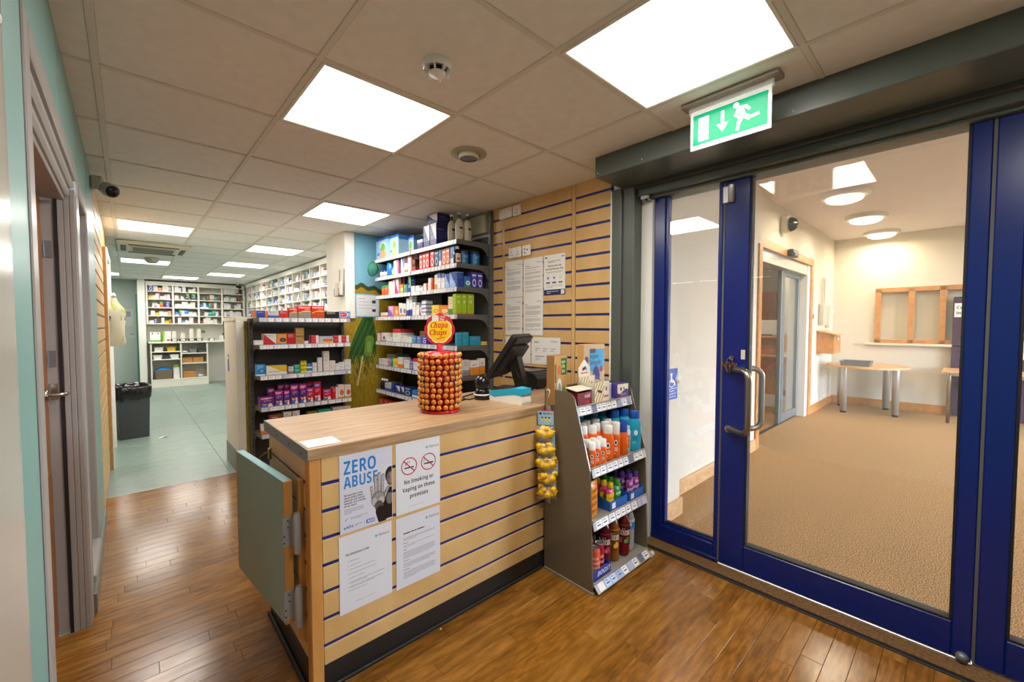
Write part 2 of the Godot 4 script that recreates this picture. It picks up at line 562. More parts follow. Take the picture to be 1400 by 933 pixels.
func draw_design(im, ox, oy, d):
	var bg = Color(d[1])
	var a = Color(d[2])
	var b = Color(d[3])
	rect(im, ox, oy, 256, 256, bg)
	var ink = b
	var title = true
	match d[4]:
		1:
			rect(im, ox, oy + 176, 256, 80, a)
			rect(im, ox, oy + 168, 256, 5, b)
		2:
			rect(im, ox, oy, 256, 74, a)
			rect(im, ox, oy + 78, 256, 5, b)
		3:
			for y in 256:
				var w = int(160.0 * y / 256.0)
				rect(im, ox, oy + y, w, 1, a)
			rect(im, ox + 200, oy, 30, 256, a)
		4:
			disc(im, ox + 96, oy + 150, 52, a)
			disc(im, ox + 96, oy + 150, 34, b.lerp(a, 0.5))
			rect(im, ox, oy + 226, 256, 30, b)
		6:
			for x in 160:
				var h = 108 + 62.0 * sin(float(x) / 160.0 * 2.2 - 0.2) * (1.0 - float(x) / 300.0)
				rect(im, ox + x, oy + 256 - int(h), 1, int(h), a)
				rect(im, ox + x, oy + 256 - int(h) - 10, 1, 12, b)
			print_text(im, d[5], ox + 7, oy + 50, 40, Color.WHITE, "sansbold", 0.66)
			print_text(im, "PLUS" if a.r < 0.6 else "MAX", ox + 86, oy + 86, 28, b, "sansbold", 0.9)
			small_print(im, ox + 60, oy + 108, 90, 2, 12, Color.WHITE, 3)
			rect(im, ox + 168, oy + 30, 60, 8, Color.WHITE)
			title = false
		7:
			for x in 160:
				rect(im, ox + x, oy + 16, 1, int(50 + 18 * sin(x * 0.028)), a)
			print_text(im, d[5], ox + 12, oy + 58, 44, Color.WHITE, "sansbold", 0.82, 0.2)
			small_print(im, ox + 40, oy + 98, 84, 3, 15, Color("e8d4ec"), 5)
			disc(im, ox + 50, oy + 186, 26, b)
			disc(im, ox + 52, oy + 170, 26, Color("4a2c1c"), 15)
			disc(im, ox + 112, oy + 200, 24, b.lightened(0.3))
			rect(im, ox + 20, oy + 214, 58, 42, Color("3a74c0"))
			rect(im, ox + 86, oy + 224, 54, 32, Color("f0f0f0"))
			rect(im, ox + 160, oy + 180, 96, 76, a)
			title = false
		8:
			rect(im, ox + 100, oy, 60, 256, a)
			rect(im, ox + 160, oy, 30, 256, a)
		9:
			disc(im, ox + 82, oy + 170, 52, a, 62, 0.62)
			rect(im, ox + 24, oy + 36, 112, 30, a)
			small_print(im, ox + 30, oy + 84, 100, 2, 12, b, 5)
			title = false
		10:
			disc(im, ox + 62, oy + 118, 58, Color.WHITE, 92)
			disc(im, ox + 60, oy + 118, 52, a, 82)
			small_print(im, ox + 26, oy + 104, 70, 2, 20, Color.WHITE, 8)
			small_print(im, ox + 118, oy + 70, 36, 4, 30, Color.WHITE, 8)
			rect(im, ox, oy + 236, 160, 20, a)
			title = false
		12:
			rect(im, ox, oy, 26, 256, a)
			rect(im, ox + 26, oy, 14, 256, Color("6f86b8"))
			rect(im, ox + 134, oy, 26, 256, a)
			rect(im, ox + 40, oy + 180, 94, 76, Color("22308a"))
			small_print(im, ox + 52, oy + 60, 70, 2, 14, b, 5)
			rect(im, ox + 160, oy, 96, 256, a)
			title = false
		13:
			for x in 160:
				var h = 236.0 * (0.5 + 0.5 * sin(float(x) / 160.0 * 3.0 - 1.4))
				rect(im, ox + x, oy, 1, int(h * 0.8), a)
			small_print(im, ox + 20, oy + 150, 120, 2, 22, b, 7)
			title = false
		14:
			rect(im, ox, oy, 160, 30, Color("2466c0"))
			disc(im, ox + 84, oy + 90, 40, Color("dfe9f4"))
			disc(im, ox + 88, oy + 120, 26, b, 52)
			disc(im, ox + 86, oy + 206, 48, a, 50)
			disc(im, ox + 30, oy + 190, 18, Color("2f86d8"))
			rect(im, ox + 160, oy, 96, 60, Color("4a80c4"))
			title = false
		15:
			rect(im, ox, oy + 238, 256, 18, a)
			disc(im, ox + 80, oy + 100, 26, b, 18)
			disc(im, ox + 80, oy + 100, 9, Color("6a4a20"))
			small_print(im, ox + 36, oy + 30, 90, 2, 15, b, 6)
			small_print(im, ox + 50, oy + 180, 60, 2, 14, Color("5c7410"), 4)
			title = false
		16:
			rect(im, ox, oy + 138, 256, 118, a)
			rect(im, ox, oy + 124, 256, 10, b)
			small_print(im, ox + 36, oy + 70, 86, 2, 18, b, 7)
			title = false
	if title:
		small_print(im, ox + 22, oy + 92 if d[4] == 2 else oy + 34, 116, 1, 16, ink, 11)
		small_print(im, ox + 22, oy + 122 if d[4] == 2 else oy + 66, 100, 3, 13, ink, 4)
	# side: a title block and fine lines
	small_print(im, ox + 174, oy + 64, 60, 1, 16, ink, 9)
	small_print(im, ox + 174, oy + 96, 60, 6, 14, ink.lerp(bg, 0.35), 3)

const OTHER_KINDS = {"redring": ["supplement_pack", "supplement"], "navyring": ["supplement_pack", "supplement"], "orangering": ["supplement_pack", "supplement"], "skypack": ["pad_pack", "pad pack"], "toothpaste": ["toothpaste_box", "toothpaste"], "calpol": ["childrens_medicine_box", "medicine box"], "calpolred": ["childrens_medicine_box", "medicine box"], "lime": ["herbal_carton", "carton"], "tealbox": ["hygiene_carton", "carton"], "tealwhite": ["hygiene_carton", "carton"]}
func carton(design, at, w, h, d, turn, where, group_where, called = "medicine_box"):
	var kind = OTHER_KINDS.get(design, [called, "medicine box"])
	var size = "wide " if w > 1.25 * h else "tall " if h > 1.9 * w else ""
	return solo(kind[0], carton_mesh(w, h, d, cell_of(design)), atlas_mat, at, size + desc_of(design) + " " + where, kind[1], size + desc_of(design) + "s " + group_where, turn)

# ---------------------------------------------------------------- bottles
func label_patch(r, y0, y1, a0, a1, m, parent, called = "label", squash = 1.0):
	return part(parent, called, lathe([Vector2(r, y0), Vector2(r, y1)], 12, a0, a1, squash), m)

func bottle(called, label, category, at, turn, group, body_profile, body_mat, cap_profile, cap_mat, label_args = null, squash = 1.0, seg = 20):
	var t = thing(called, label, category, at, turn, group)
	part(t, "body", lathe(body_profile, seg, 0.0, TAU, squash), body_mat)
	part(t, "cap", lathe(cap_profile, seg, 0.0, TAU, 1.0 if squash > 0.8 else squash), cap_mat)
	if label_args: label_patch(label_args[0], label_args[1], label_args[2], -label_args[3], label_args[3], label_args[4], t, "label", squash)
	return t

func V(x, y): return Vector2(x, y)

# ---------------------------------------------------------------- materials
func make_materials():
	M.maple = wood_mat(c8(202, 160, 98), c8(220, 182, 122), Vector3(0.7, 0.35, 0.7), 0.42, 3)
	M.maple_edge = wood_mat(c8(194, 134, 66), c8(212, 152, 82), Vector3(2, 0.4, 2), 0.5, 4)
	M.insert = mat(c8(14, 42, 128), 0.35)
	var floor_tones = [[c8(118, 76, 26), c8(158, 108, 42)], [c8(126, 82, 30), c8(166, 114, 48)], [c8(104, 66, 22), c8(148, 98, 36)], [c8(130, 88, 36), c8(170, 120, 54)], [c8(114, 72, 22), c8(160, 106, 40)]]
	M.planks = []
	for i in 5:
		var w = wood_mat(floor_tones[i][0], floor_tones[i][1], Vector3(0.7 + 0.15 * i, 1, 4.2 + 0.6 * i), 0.27, 20 + i, 0.42, 1.2)
		w.roughness_texture = noise_tex(0.03, Color(0.72, 0.72, 0.72), Color(1, 1, 1), 256, 4, 60) if i == 0 else M.planks[0].roughness_texture
		w.roughness = 0.23
		w.metallic_specular = 0.42
		M.planks.append(w)
	M.worktop = wood_mat(c8(150, 116, 82), c8(196, 162, 122), Vector3(0.5, 5, 5), 0.42, 8)
	M.worktop_edge = wood_mat(c8(150, 116, 82), c8(196, 162, 122), Vector3(0.5, 12, 12), 0.45, 9)
	M.oak = wood_mat(c8(176, 116, 56), c8(206, 148, 82), Vector3(1.5, 1.5, 1.5), 0.4, 10)
	M.oak_pale = wood_mat(c8(196, 150, 98), c8(220, 178, 126), Vector3(1.5, 4, 1.5), 0.45, 11)
	M.door_wood = wood_mat(c8(140, 84, 34), c8(172, 108, 50), Vector3(4, 0.6, 4), 0.4, 12)
	M.teal_floor = []
	for i in 3:
		M.teal_floor.append(wood_mat(c8(122 + i * 4, 144 + i * 3, 136 + i * 3), c8(146 + i * 3, 164 + i * 3, 154 + i * 2), Vector3(0.8, 0.8, 1.6), 0.3, 30 + i))
	M.tile = wood_mat(c8(233, 230, 226), c8(240, 238, 235), Vector3(2, 2, 2), 0.85, 14)
	M.gridbar = mat(c8(222, 218, 210), 0.6)
	M.carpet = mat(Color.WHITE, 0.95)
	M.carpet.albedo_texture = noise_tex(0.14, c8(98, 68, 32), c8(206, 162, 104), 1024, 2, 15, 3.2)
	M.carpet.uv1_triplanar = true
	M.carpet.uv1_world_triplanar = true
	M.carpet.uv1_scale = Vector3(0.85, 0.85, 0.85)
	M.carpet.heightmap_enabled = false
	M.mat_brown = wood_mat(c8(96, 66, 34), c8(142, 104, 60), Vector3(9, 9, 9), 0.95, 16)
	M.white_wall = mat(c8(232, 230, 222), 0.7)
	M.cream_wall = mat(c8(216, 207, 188), 0.75)
	M.grey_green = mat(c8(168, 180, 172), 0.7)
	M.teal_wall = mat(c8(124, 170, 166), 0.38)
	M.teal_flap = mat(c8(146, 190, 194), 0.4)
	M.grey_paint = mat(c8(158, 154, 150), 0.35)
	M.grey_dark_paint = mat(c8(124, 120, 116), 0.4)
	M.panel_grey = mat(c8(182, 178, 170), 0.22)
	M.rubber = mat(c8(26, 24, 24), 0.6)
	M.black = mat(c8(24, 24, 25), 0.4)
	M.black_shine = mat(c8(20, 20, 22), 0.2)
	M.plinth = mat(c8(34, 31, 30), 0.45)
	M.shutter = mat(c8(84, 90, 84), 0.35)
	M.shelf_grey = mat(c8(92, 92, 90), 0.45)
	M.shelf_dark = mat(c8(66, 66, 65), 0.5)
	M.rail_grey = mat(c8(176, 174, 176), 0.35)
	M.stand_brown = mat(c8(108, 96, 80), 0.16)
	M.stand_shelf = mat(c8(150, 144, 134), 0.35)
	M.blue_metal = mat(c8(12, 34, 110), 0.25)
	M.alu = mat(c8(200, 200, 198), 0.35, 0.7)
	M.steel = mat(c8(186, 182, 174), 0.22, 1.0)
	M.brushed = mat(c8(164, 154, 140), 0.28, 1.0)
	M.grey_metal = mat(c8(128, 132, 136), 0.4, 0.5)
	M.hinge = mat(c8(168, 168, 172), 0.4, 0.2)
	M.white_plastic = mat(c8(236, 234, 228), 0.35)
	M.cream_plastic = mat(c8(214, 206, 184), 0.4)
	M.beige_plastic = mat(c8(196, 188, 166), 0.45)
	M.paper = mat(c8(240, 238, 236), 0.6)
	M.shelf_white = mat(c8(236, 232, 220), 0.5)
	M.purple_board = mat(c8(72, 34, 62), 0.8)
	M.glass = mat(Color(0.9, 0.97, 0.95, 0.03), 0.02)
	M.glass.transparency = BaseMaterial3D.TRANSPARENCY_ALPHA
	M.clear = mat(Color(0.92, 0.92, 0.9, 0.18), 0.15)
	M.clear.transparency = BaseMaterial3D.TRANSPARENCY_ALPHA
	M.lamp_glow = mat(Color.WHITE, 0.5)
	M.lamp_glow.emission_enabled = true
	M.lamp_glow.emission = c8(255, 251, 242)
	M.lamp_glow.emission_energy_multiplier = 3.0
	M.lobby_glow = M.lamp_glow.duplicate()
	M.lobby_glow.emission = c8(255, 244, 218)
	M.lobby_glow.emission_energy_multiplier = 2.5
	M.card = wood_mat(c8(176, 126, 72), c8(190, 140, 84), Vector3(3, 3, 3), 0.8, 17)
	M.blue_bag = mat(c8(40, 140, 220), 0.25)
	M.wire = mat(c8(60, 60, 62), 0.4, 0.6)

# ---------------------------------------------------------------- camera, light, exposure
func set_camera():
	var cam = Camera3D.new()
	cam.name = "camera"
	cam.keep_aspect = Camera3D.KEEP_HEIGHT
	cam.fov = rad_to_deg(2.0 * atan(466.5 / 571.13))
	cam.near = 0.02
	cam.far = 100.0
	cam.position = Vector3(0, 1.344, 0)
	cam.rotation_order = EULER_ORDER_YXZ
	cam.rotation = Vector3(deg_to_rad(-2.236), deg_to_rad(-42.67), 0)
	cam.current = true
	add_child(cam)
	var we = WorldEnvironment.new()
	we.name = "surroundings"
	var e = Environment.new()
	e.background_mode = Environment.BG_SKY
	var sky = Sky.new()
	var pm = ProceduralSkyMaterial.new()
	pm.sky_top_color = c8(150, 178, 214)
	pm.sky_horizon_color = c8(214, 222, 232)
	pm.ground_bottom_color = c8(120, 116, 110)
	pm.ground_horizon_color = c8(190, 190, 188)
	pm.sky_energy_multiplier = 5.0
	sky.sky_material = pm
	e.sky = sky
	e.tonemap_mode = Environment.TONE_MAPPER_LINEAR
	e.tonemap_exposure = 1.0
	e.sdfgi_enabled = true
	e.ssao_enabled = true
	e.ssil_enabled = true
	we.environment = e
	add_child(we)

const PANEL_ENERGY = 1.75
const LOBBY_ENERGY = 1.8
func area_light(at, w, h, energy, col, parent):
	var l = AreaLight3D.new()
	l.name = "light"
	l.area_size = Vector2(w, h)
	l.area_normalize_energy = true
	l.light_energy = energy
	l.light_color = col
	l.shadow_enabled = true
	l.area_range = 30.0
	l.area_attenuation = 2.0
	l.rotation_degrees = Vector3(-90, 0, 0)
	l.position = at
	parent.add_child(l, true)
	return l

# [column start x, row start z, label]
const LAMPS = [
	[1.14, -0.406, "square ceiling light panel beside the green exit sign"],
	[0.54, -1.606, "square ceiling light panel beside the smoke detector over the counter"],
	[1.14, -3.406, "square ceiling light panel in front of the blue painted wall"],
	[-0.06, -5.206, "square ceiling light panel over the blue green floor, by the slatted wall"],
	[1.14, -5.806, "square ceiling light panel over the cubbyhole shelving, nearest the half wall"],
	[-0.06, -8.206, "square ceiling light panel behind the round ceiling sensor"],
	[1.14, -7.606, "square ceiling light panel over the cubbyhole shelving, second from the half wall"],
	[1.14, -9.406, "square ceiling light panel over the cubbyhole shelving, third from the half wall"],
	[0.54, -10.606, "square ceiling light panel next to the far white wall shelving"],
	[-0.66, -10.606, "square ceiling light panel over the alcove past the bin"],
	[0.54, 0.794, "square ceiling light panel over the entrance side of the shop"],
]
func ceiling_lamp(x, z, label):
	var t = thing("ceiling_light", label, "ceiling light", Vector3(x + PITCH / 2, CEIL, z - PITCH / 2), 0.0, "square ceiling light panels")
	var w = 0.576
	for s in [-1, 1]:
		part(t, "frame", bx(0.012, 0.014, w, 0.002), M.white_plastic, Vector3(s * (w / 2 - 0.006), 0.003, 0))
		part(t, "frame", bx(w - 0.024, 0.014, 0.012, 0.002), M.white_plastic, Vector3(0, 0.003, s * (w / 2 - 0.006)))
	part(t, "diffuser", bx(w - 0.024, 0.006, w - 0.024, 0.001), M.lamp_glow, Vector3(0, 0.004, 0))
	area_light(Vector3(0, -0.004, 0), w - 0.026, w - 0.026, PANEL_ENERGY, c8(255, 250, 243), t)

func lobby_lamp(at, r, label):
	var t = thing("round_ceiling_light", label, "ceiling light", at, 0.0, "round lobby ceiling lights")
	part(t, "rim", lathe([V(0.001, 0.0), V(r + 0.05, 0.0), V(r + 0.06, -0.03), V(r + 0.03, -0.05), V(r, -0.05)], 32), M.white_plastic)
	part(t, "diffuser", lathe([V(r, -0.045), V(r * 0.95, -0.075), V(r * 0.7, -0.095), V(0.001, -0.105)], 32), M.lobby_glow)
	var l = area_light(Vector3(0, -0.115, 0), 0.32, 0.32, LOBBY_ENERGY, c8(255, 238, 208), t)

# ---------------------------------------------------------------- the shell
func build_ceiling():
	var c = setting("ceiling", "suspended ceiling of pale square tiles in a metal grid")
	between(c, "slab", M.white_wall, -1.95, 2.42, CEIL + 0.05, CEIL + 0.15, -12.2, 2.7, 0.0)
	var lit = {}
	for l in LAMPS: lit["%.2f,%.2f" % [l[0], l[1]]] = true
	var cols = [[-0.16, -0.06], [-0.06, 0.54], [0.54, 1.14], [1.14, 1.74], [1.74, 2.34]]
	var lines_z = []
	for k in range(-5, 20): lines_z.append(-0.406 - 0.6 * k)
	for i in lines_z.size():
		var z0 = lines_z[i]
		var z1 = z0 - PITCH if i < lines_z.size() - 1 else -12.15
		var use = cols.duplicate()
		if z0 < -6.3: use = [[-1.86, -1.26], [-1.26, -0.66], [-0.66, -0.06]] + cols.slice(1)
		for cc in use:
			if lit.has("%.2f,%.2f" % [cc[0], z0]): continue
			var sx = cc[1] - cc[0] - 0.022
			var sz = z0 - z1 - 0.022
			part(c, "ceiling_tile", bx(sx, 0.014, sz, 0.002), M.tile, Vector3((cc[0] + cc[1]) / 2, CEIL + 0.011 + 0.0015 * sin(i * 7.3 + cc[0] * 11.0), (z0 + z1) / 2))
	for i in lines_z.size():
		var xl = -0.16 if lines_z[i] > -6.3 else -1.9
		part(c, "grid_bar", bx(2.36 - xl, 0.02, 0.022, 0.002), M.gridbar, Vector3((2.36 + xl) / 2, CEIL + 0.01, lines_z[i]))
	for x in [-0.06, 0.54, 1.14, 1.74]:
		part(c, "grid_bar", bx(0.022, 0.0205, 14.8, 0.002), M.gridbar, Vector3(x, CEIL + 0.01, -4.77))
	for x in [-1.26, -0.66]:
		part(c, "grid_bar", bx(0.022, 0.0205, 5.8, 0.002), M.gridbar, Vector3(x, CEIL + 0.01, -9.3))

func build_floor():
	var f = setting("floor", "brown wooden strip floor of the shop")
	between(f, "underlay", mat(c8(40, 24, 10), 0.8), -0.45, 2.30, -0.03, -0.006, -4.47, 2.7, 0.0)
	var shapes = {}
	var n = 0
	var far_st = SurfaceTool.new()
	far_st.begin(Mesh.PRIMITIVE_TRIANGLES)
	far_st.set_smooth_group(-1)
	var row = 0
	var z = -4.468
	var made = []
	while z < 2.65:
		var x = -0.45 - rng.randf_range(0.0, 0.5)
		while x < 2.285:
			var l = [0.42, 0.6, 0.78][rng.randi_range(0, 2)]
			var a = max(x, -0.45)
			var b = min(x + l, 2.285)
			if b - a > 0.03: made.append([a, b, z, rng.randi_range(0, 4)])
			x += l
		z += 0.075
		row += 1
	# the strips that the eye can tell apart are pieces; those behind the viewer and under furniture are joined
	for p in made:
		var seen = p[2] < -0.1 and not (p[0] > 0.44 and p[2] > -2.1 and p[2] < -1.62) and not (p[2] < -2.25 and p[0] > 0.55) and not (p[1] < 0.6 and p[2] > -1.4) and not (p[1] < 1.1 and p[2] > -0.95)
		if seen and n < 300:
			var key = "%.3f" % (p[1] - p[0])
			if not shapes.has(key): shapes[key] = bx(p[1] - p[0] - 0.001, 0.008, 0.0741, 0.0008)
			part(f, "floor_plank", shapes[key], M.planks[p[3]], Vector3((p[0] + p[1]) / 2, -0.004, p[2] + 0.0375))
			n += 1
		else:
			box_into(far_st, Vector3((p[0] + p[1]) / 2, -0.004, p[2] + 0.0375), Vector3(p[1] - p[0] - 0.0012, 0.008, 0.0738), 0.0)
	far_st.generate_normals()
	var rest = part(f, "further_planks", far_st.commit(), M.planks[1])
	rest.set_meta("kind", "stuff")
	# dispensary vinyl tiles
	var g = setting("floor", "pale blue green floor tiles of the dispensary")
	between(g, "underlay", mat(c8(96, 118, 112), 0.8), -1.95, 2.42, -0.03, -0.006, -12.2, -4.47, 0.0)
	for i in 9:
		for j in 5:
			var x0 = -1.92 + 0.86 * j
			var x1 = min(x0 + 0.86, 2.4)
			var z0 = -4.472 - 0.86 * i
			var z1 = max(z0 - 0.86, -12.15)
			part(g, "floor_tile", bx(x1 - x0 - 0.003, 0.008, z0 - z1 - 0.003, 0.001), M.teal_floor[(i * 2 + j * 3 + i * j) % 3], Vector3((x0 + x1) / 2, -0.004, (z0 + z1) / 2))
	between(g, "joint_strip", M.alu, -0.15, 0.75, -0.004, 0.002, -4.476, -4.464, 0.001)

# slats along z on a wall at x, facing sign
func slats_z(parent, x, face, z0, z1, y_first, y_top, y_bottom, called = "slat"):
	# grooves at y_first - 0.1 k, each 16 mm, with blue inserts
	var y = y_first
	var top = y_top
	while top > y_bottom + 0.01:
		var low = max(y + 0.008, y_bottom)
		between(parent, called, M.maple, x, x - face * 0.02, low, top, z0, z1, 0.0015)
		if y - 0.008 > y_bottom:
			between(parent, "groove_insert", M.insert, x - face * 0.007, x - face * 0.02, y - 0.008, y + 0.008, z0, z1, 0.0)
		top = y - 0.008
		y -= 0.1

func build_right_wall():
	var w = setting("wall_right", "maple slatted wall with blue grooves between shelving and glass doors")
	between(w, "masonry", M.white_wall, 2.317, 2.50, 0, CEIL + 0.1, -1.40, -4.6, 0.0)
	between(w, "masonry", M.white_wall, 2.36, 2.50, 0, CEIL + 0.1, -4.6, -12.2, 0.0)
	between(w, "backing", M.insert, 2.315, 2.317, 0.0, CEIL + 0.04, -1.55, -2.75, 0.0)
	slats_z(w, 2.295, -1, -1.557, -1.842, 2.212, CEIL + 0.03, 0.0)
	slats_z(w, 2.295, -1, -1.878, -2.583, 2.212, CEIL + 0.03, 0.0)
	slats_z(w, 2.295, -1, -2.609, -2.74, 2.212, CEIL + 0.03, 0.0)
	between(w, "joint_post", M.maple, 2.297, 2.316, 0, CEIL + 0.03, -1.848, -1.876, 0.001)
	between(w, "joint_post", M.maple, 2.297, 2.316, 0, CEIL + 0.03, -2.585, -2.607, 0.001)
	between(w, "edge_strip", M.white_plastic, 2.288, 2.318, 0.0, 2.19, -1.545, -1.556, 0.001)
	# the wall beyond the doors, behind the viewer
	between(w, "masonry", M.white_wall, 2.30, 2.50, 0, CEIL + 0.1, 1.06, 2.7, 0.0)

func build_left_wall():
	var w = setting("wall_left", "pale turquoise panelled wall with a door and a glazed screen")
	var T = M.teal_wall
	between(w, "masonry", M.white_wall, -0.5, -0.30, 0, CEIL + 0.1, 2.7, -1.34, 0.0)
	between(w, "panel", T, -0.30, -0.145, 0, CEIL + 0.04, 2.7, -1.332, 0.002)
	between(w, "panel", T, -0.30, -0.146, 2.022, CEIL + 0.04, -1.342, -2.0, 0.002)
	between(w, "panel", T, -0.30, -0.146, 2.022, CEIL + 0.04, -2.004, -2.66, 0.002)
	between(w, "panel", T, -0.30, -0.146, 1.99, CEIL + 0.04, -2.664, -3.30, 0.002)
	between(w, "panel", T, -0.30, -0.145, 0, CEIL + 0.04, -3.304, -3.96, 0.002)
	between(w, "panel", T, -0.30, -0.146, 0, 0.13, -2.72, -3.30, 0.002)
	between(w, "backing", M.insert, -0.17, -0.166, 0, CEIL + 0.04, -3.96, -6.34, 0.0)
	between(w, "masonry", M.white_wall, -0.30, -0.172, 0, CEIL + 0.1, -3.97, -5.30, 0.0)
	between(w, "masonry", M.white_wall, -0.30, -0.172, 2.05, CEIL + 0.1, -5.30, -6.36, 0.0)
	slats_z(w, -0.145, 1, -3.97, -5.30, 2.214, CEIL + 0.03, 0.0)
	slats_z(w, -0.145, 1, -5.303, -6.34, 2.214, CEIL + 0.03, 2.055)
	between(w, "edge_strip", M.maple_edge, -0.17, -0.138, 0, CEIL, -6.34, -6.352, 0.001)
	# grey post near the viewer, with a rounded arris
	var p = setting("trim_1", "glossy grey post with a rounded edge at the near end of the turquoise wall")
	var poly = [V(-0.16, -0.7), V(-0.135, -0.7)] + [V(-0.134, -1.04), V(-0.135, -1.065), V(-0.138, -1.08), V(-0.143, -1.088), V(-0.16, -1.09)]
	part(p, "post", prism(poly, Vector3.RIGHT, Vector3.BACK, Vector3.UP, CEIL, Vector3.ZERO), M.panel_grey)
	part(p, "screw_cap", lathe([V(0.001, 0.004), V(0.006, 0.003), V(0.008, 0.0)], 12), M.white_plastic, Vector3(-0.134, 1.82, -1.03), Vector3(0, 0, -PI / 2))
	# turquoise wall joint line
	between(w, "joint", M.rubber, -0.2, -0.1455, 0, CEIL, -1.332, -1.346, 0.0)
	# door set
	var d = setting("door_1", "wooden door in a grey moulded frame with a steel lever handle")
	var g = M.grey_paint
	between(d, "architrave", g, -0.16, -0.1415, 0, 2.018, -1.344, -1.415, 0.003)
	between(d, "architrave", g, -0.165, -0.1415, 1.955, 2.018, -1.415, -2.60, 0.004)
	between(d, "head_moulding", g, -0.18, -0.152, 1.92, 1.955, -1.42, -2.60, 0.008)
	between(d, "head_moulding", g, -0.2, -0.165, 1.885, 1.92, -1.42, -2.60, 0.008)
	between(d, "jamb", M.grey_paint, -0.29, -0.21, 0, 1.90, -2.605, -2.66, 0.003)
	between(d, "seal", M.rubber, -0.215, -0.20, 0, 1.90, -2.60, -2.64, 0.001)
	for i in 3:
		between(d, "flute", g, -0.203 + i * 0.018, -0.1852 + i * 0.018, 0, 1.92, -2.597, -2.645, 0.0025)
	between(d, "architrave", g, -0.205, -0.145, 0, 1.90, -2.602, -2.70, 0.003)
	between(d, "jamb", M.grey_paint, -0.29, -0.17, 0, 1.90, -1.42, -1.36, 0.003)
	between(d, "head_jamb", M.grey_paint, -0.29, -0.18, 1.87, 1.90, -1.42, -2.6, 0.003)
	var leaf = between(d, "leaf", M.door_wood, -0.294, -0.25, 0.008, 1.865, -1.43, -2.60, 0.002)
	part(leaf, "vision_panel", bx(0.05, 0.9, 0.16, 0.002), M.black_shine, Vector3(0, 0.35, -0.36))
	part(leaf, "kick_plate", bx(0.048, 0.72, 1.12, 0.001), M.door_wood, Vector3(0.002, -0.56, 0))
	for y in [1.66, 1.20, 1.06]:
		between(d, "strike_plate", M.grey_metal if y > 1.1 else M.steel, -0.245, -0.222, y - 0.035, y + 0.035, -2.600, -2.606, 0.001)
	var h = part(leaf, "lever_handle", tube([Vector3(0.02, 0, 0), Vector3(0.062, 0, 0), Vector3(0.072, 0, -0.004), Vector3(0.078, 0, -0.016), Vector3(0.08, -0.002, -0.05)], 0.0085, 10), M.steel, Vector3(0, 0.12, -0.5))
	part(leaf, "rose", lathe([V(0.026, 0), V(0.026, 0.008), V(0.001, 0.009)], 20), M.steel, Vector3(0.022, 0.12, -0.5), Vector3(0, 0, -PI / 2))
	# glazed screen
	var s = setting("window_1", "tall glazed screen in a grey frame beside the wooden door")
	between(s, "frame", g, -0.185, -0.145, 0.13, 1.985, -2.702, -2.74, 0.004)
	between(s, "frame", g, -0.185, -0.142, 0.13, 1.985, -3.22, -3.30, 0.006)
	between(s, "frame", g, -0.185, -0.142, 1.93, 1.985, -2.74, -3.22, 0.006)
	between(s, "sill", g, -0.19, -0.135, 0.13, 0.165, -2.74, -3.22, 0.004)
	between(s, "pane", M.glass, -0.178, -0.172, 0.165, 1.93, -2.74, -3.22, 0.0)
	between(s, "reveal", M.grey_paint, -0.5, -0.47, 0, 2.0, -2.66, -3.34, 0.0)
	between(s, "reveal", M.grey_paint, -0.47, -0.19, 0, 2.0, -3.31, -3.34, 0.0)
	between(s, "reveal", M.grey_paint, -0.47, -0.30, 0, 2.0, -2.665, -2.70, 0.0)
	# white framed doorway in the slatted wall
	var q = setting("door_2", "white framed doorway at the end of the slatted wall")
	between(q, "frame_post", M.oak_pale, -0.17, -0.122, 0, 2.055, -5.302, -5.315, 0.002)
	between(q, "frame_post", M.white_plastic, -0.30, -0.118, 0, 2.05, -5.316, -5.37, 0.003)
	between(q, "frame_post", M.white_plastic, -0.30, -0.112, 0, 2.05, -6.26, -6.35, 0.003)
	between(q, "frame_head", M.white_plastic, -0.30, -0.115, 2.00, 2.055, -5.37, -6.26, 0.003)
	between(q, "leaf", M.white_plastic, -0.20, -0.16, 0.01, 2.0, -5.372, -6.258, 0.002)
	var k = setting("baseboard_left", "dark skirting strip under the glazed screen and turquoise panels")
	between(k, "strip", M.grey_dark_paint, -0.146, -0.134, 0, 0.09, -2.71, -3.96, 0.002)
	# alcove beyond the end of the left wall
	var a = setting("wall_alcove", "plain grey green walls of the alcove past the bin")
	between(a, "panel", M.grey_green, -2.05, -1.93, 0, CEIL + 0.1, -6.3, -12.3, 0.0)
	between(a, "panel", M.grey_green, -1.95, -0.30, 0, CEIL + 0.1, -6.24, -6.35, 0.0)
	between(a, "panel", M.grey_green, -1.95, 0.2, 0, CEIL + 0.1, -12.15, -12.3, 0.0)
	between(a, "skirting", M.grey_dark_paint, -1.93, 0.18, 0, 0.1, -12.14, -12.155, 0.002)
	between(a, "door_edge", mat(c8(70, 140, 116), 0.5), 0.155, 0.178, 0.05, 2.0, -12.12, -12.14, 0.001)

func build_back_walls():
	var b = setting("wall_back", "white far wall behind the dispensary shelving")
	between(b, "panel", M.white_wall, 0.18, 2.5, 0, CEIL + 0.1, -12.1, -12.3, 0.0)
	between(b, "pillar", M.white_wall, 0.18, 0.30, 0, CEIL + 0.04, -11.72, -12.1, 0.003)
	var n = setting("wall_front", "white wall behind the viewer")
	between(n, "panel", M.white_wall, -0.5, 2.5, 0, CEIL + 0.1, 2.7, 2.85, 0.0)

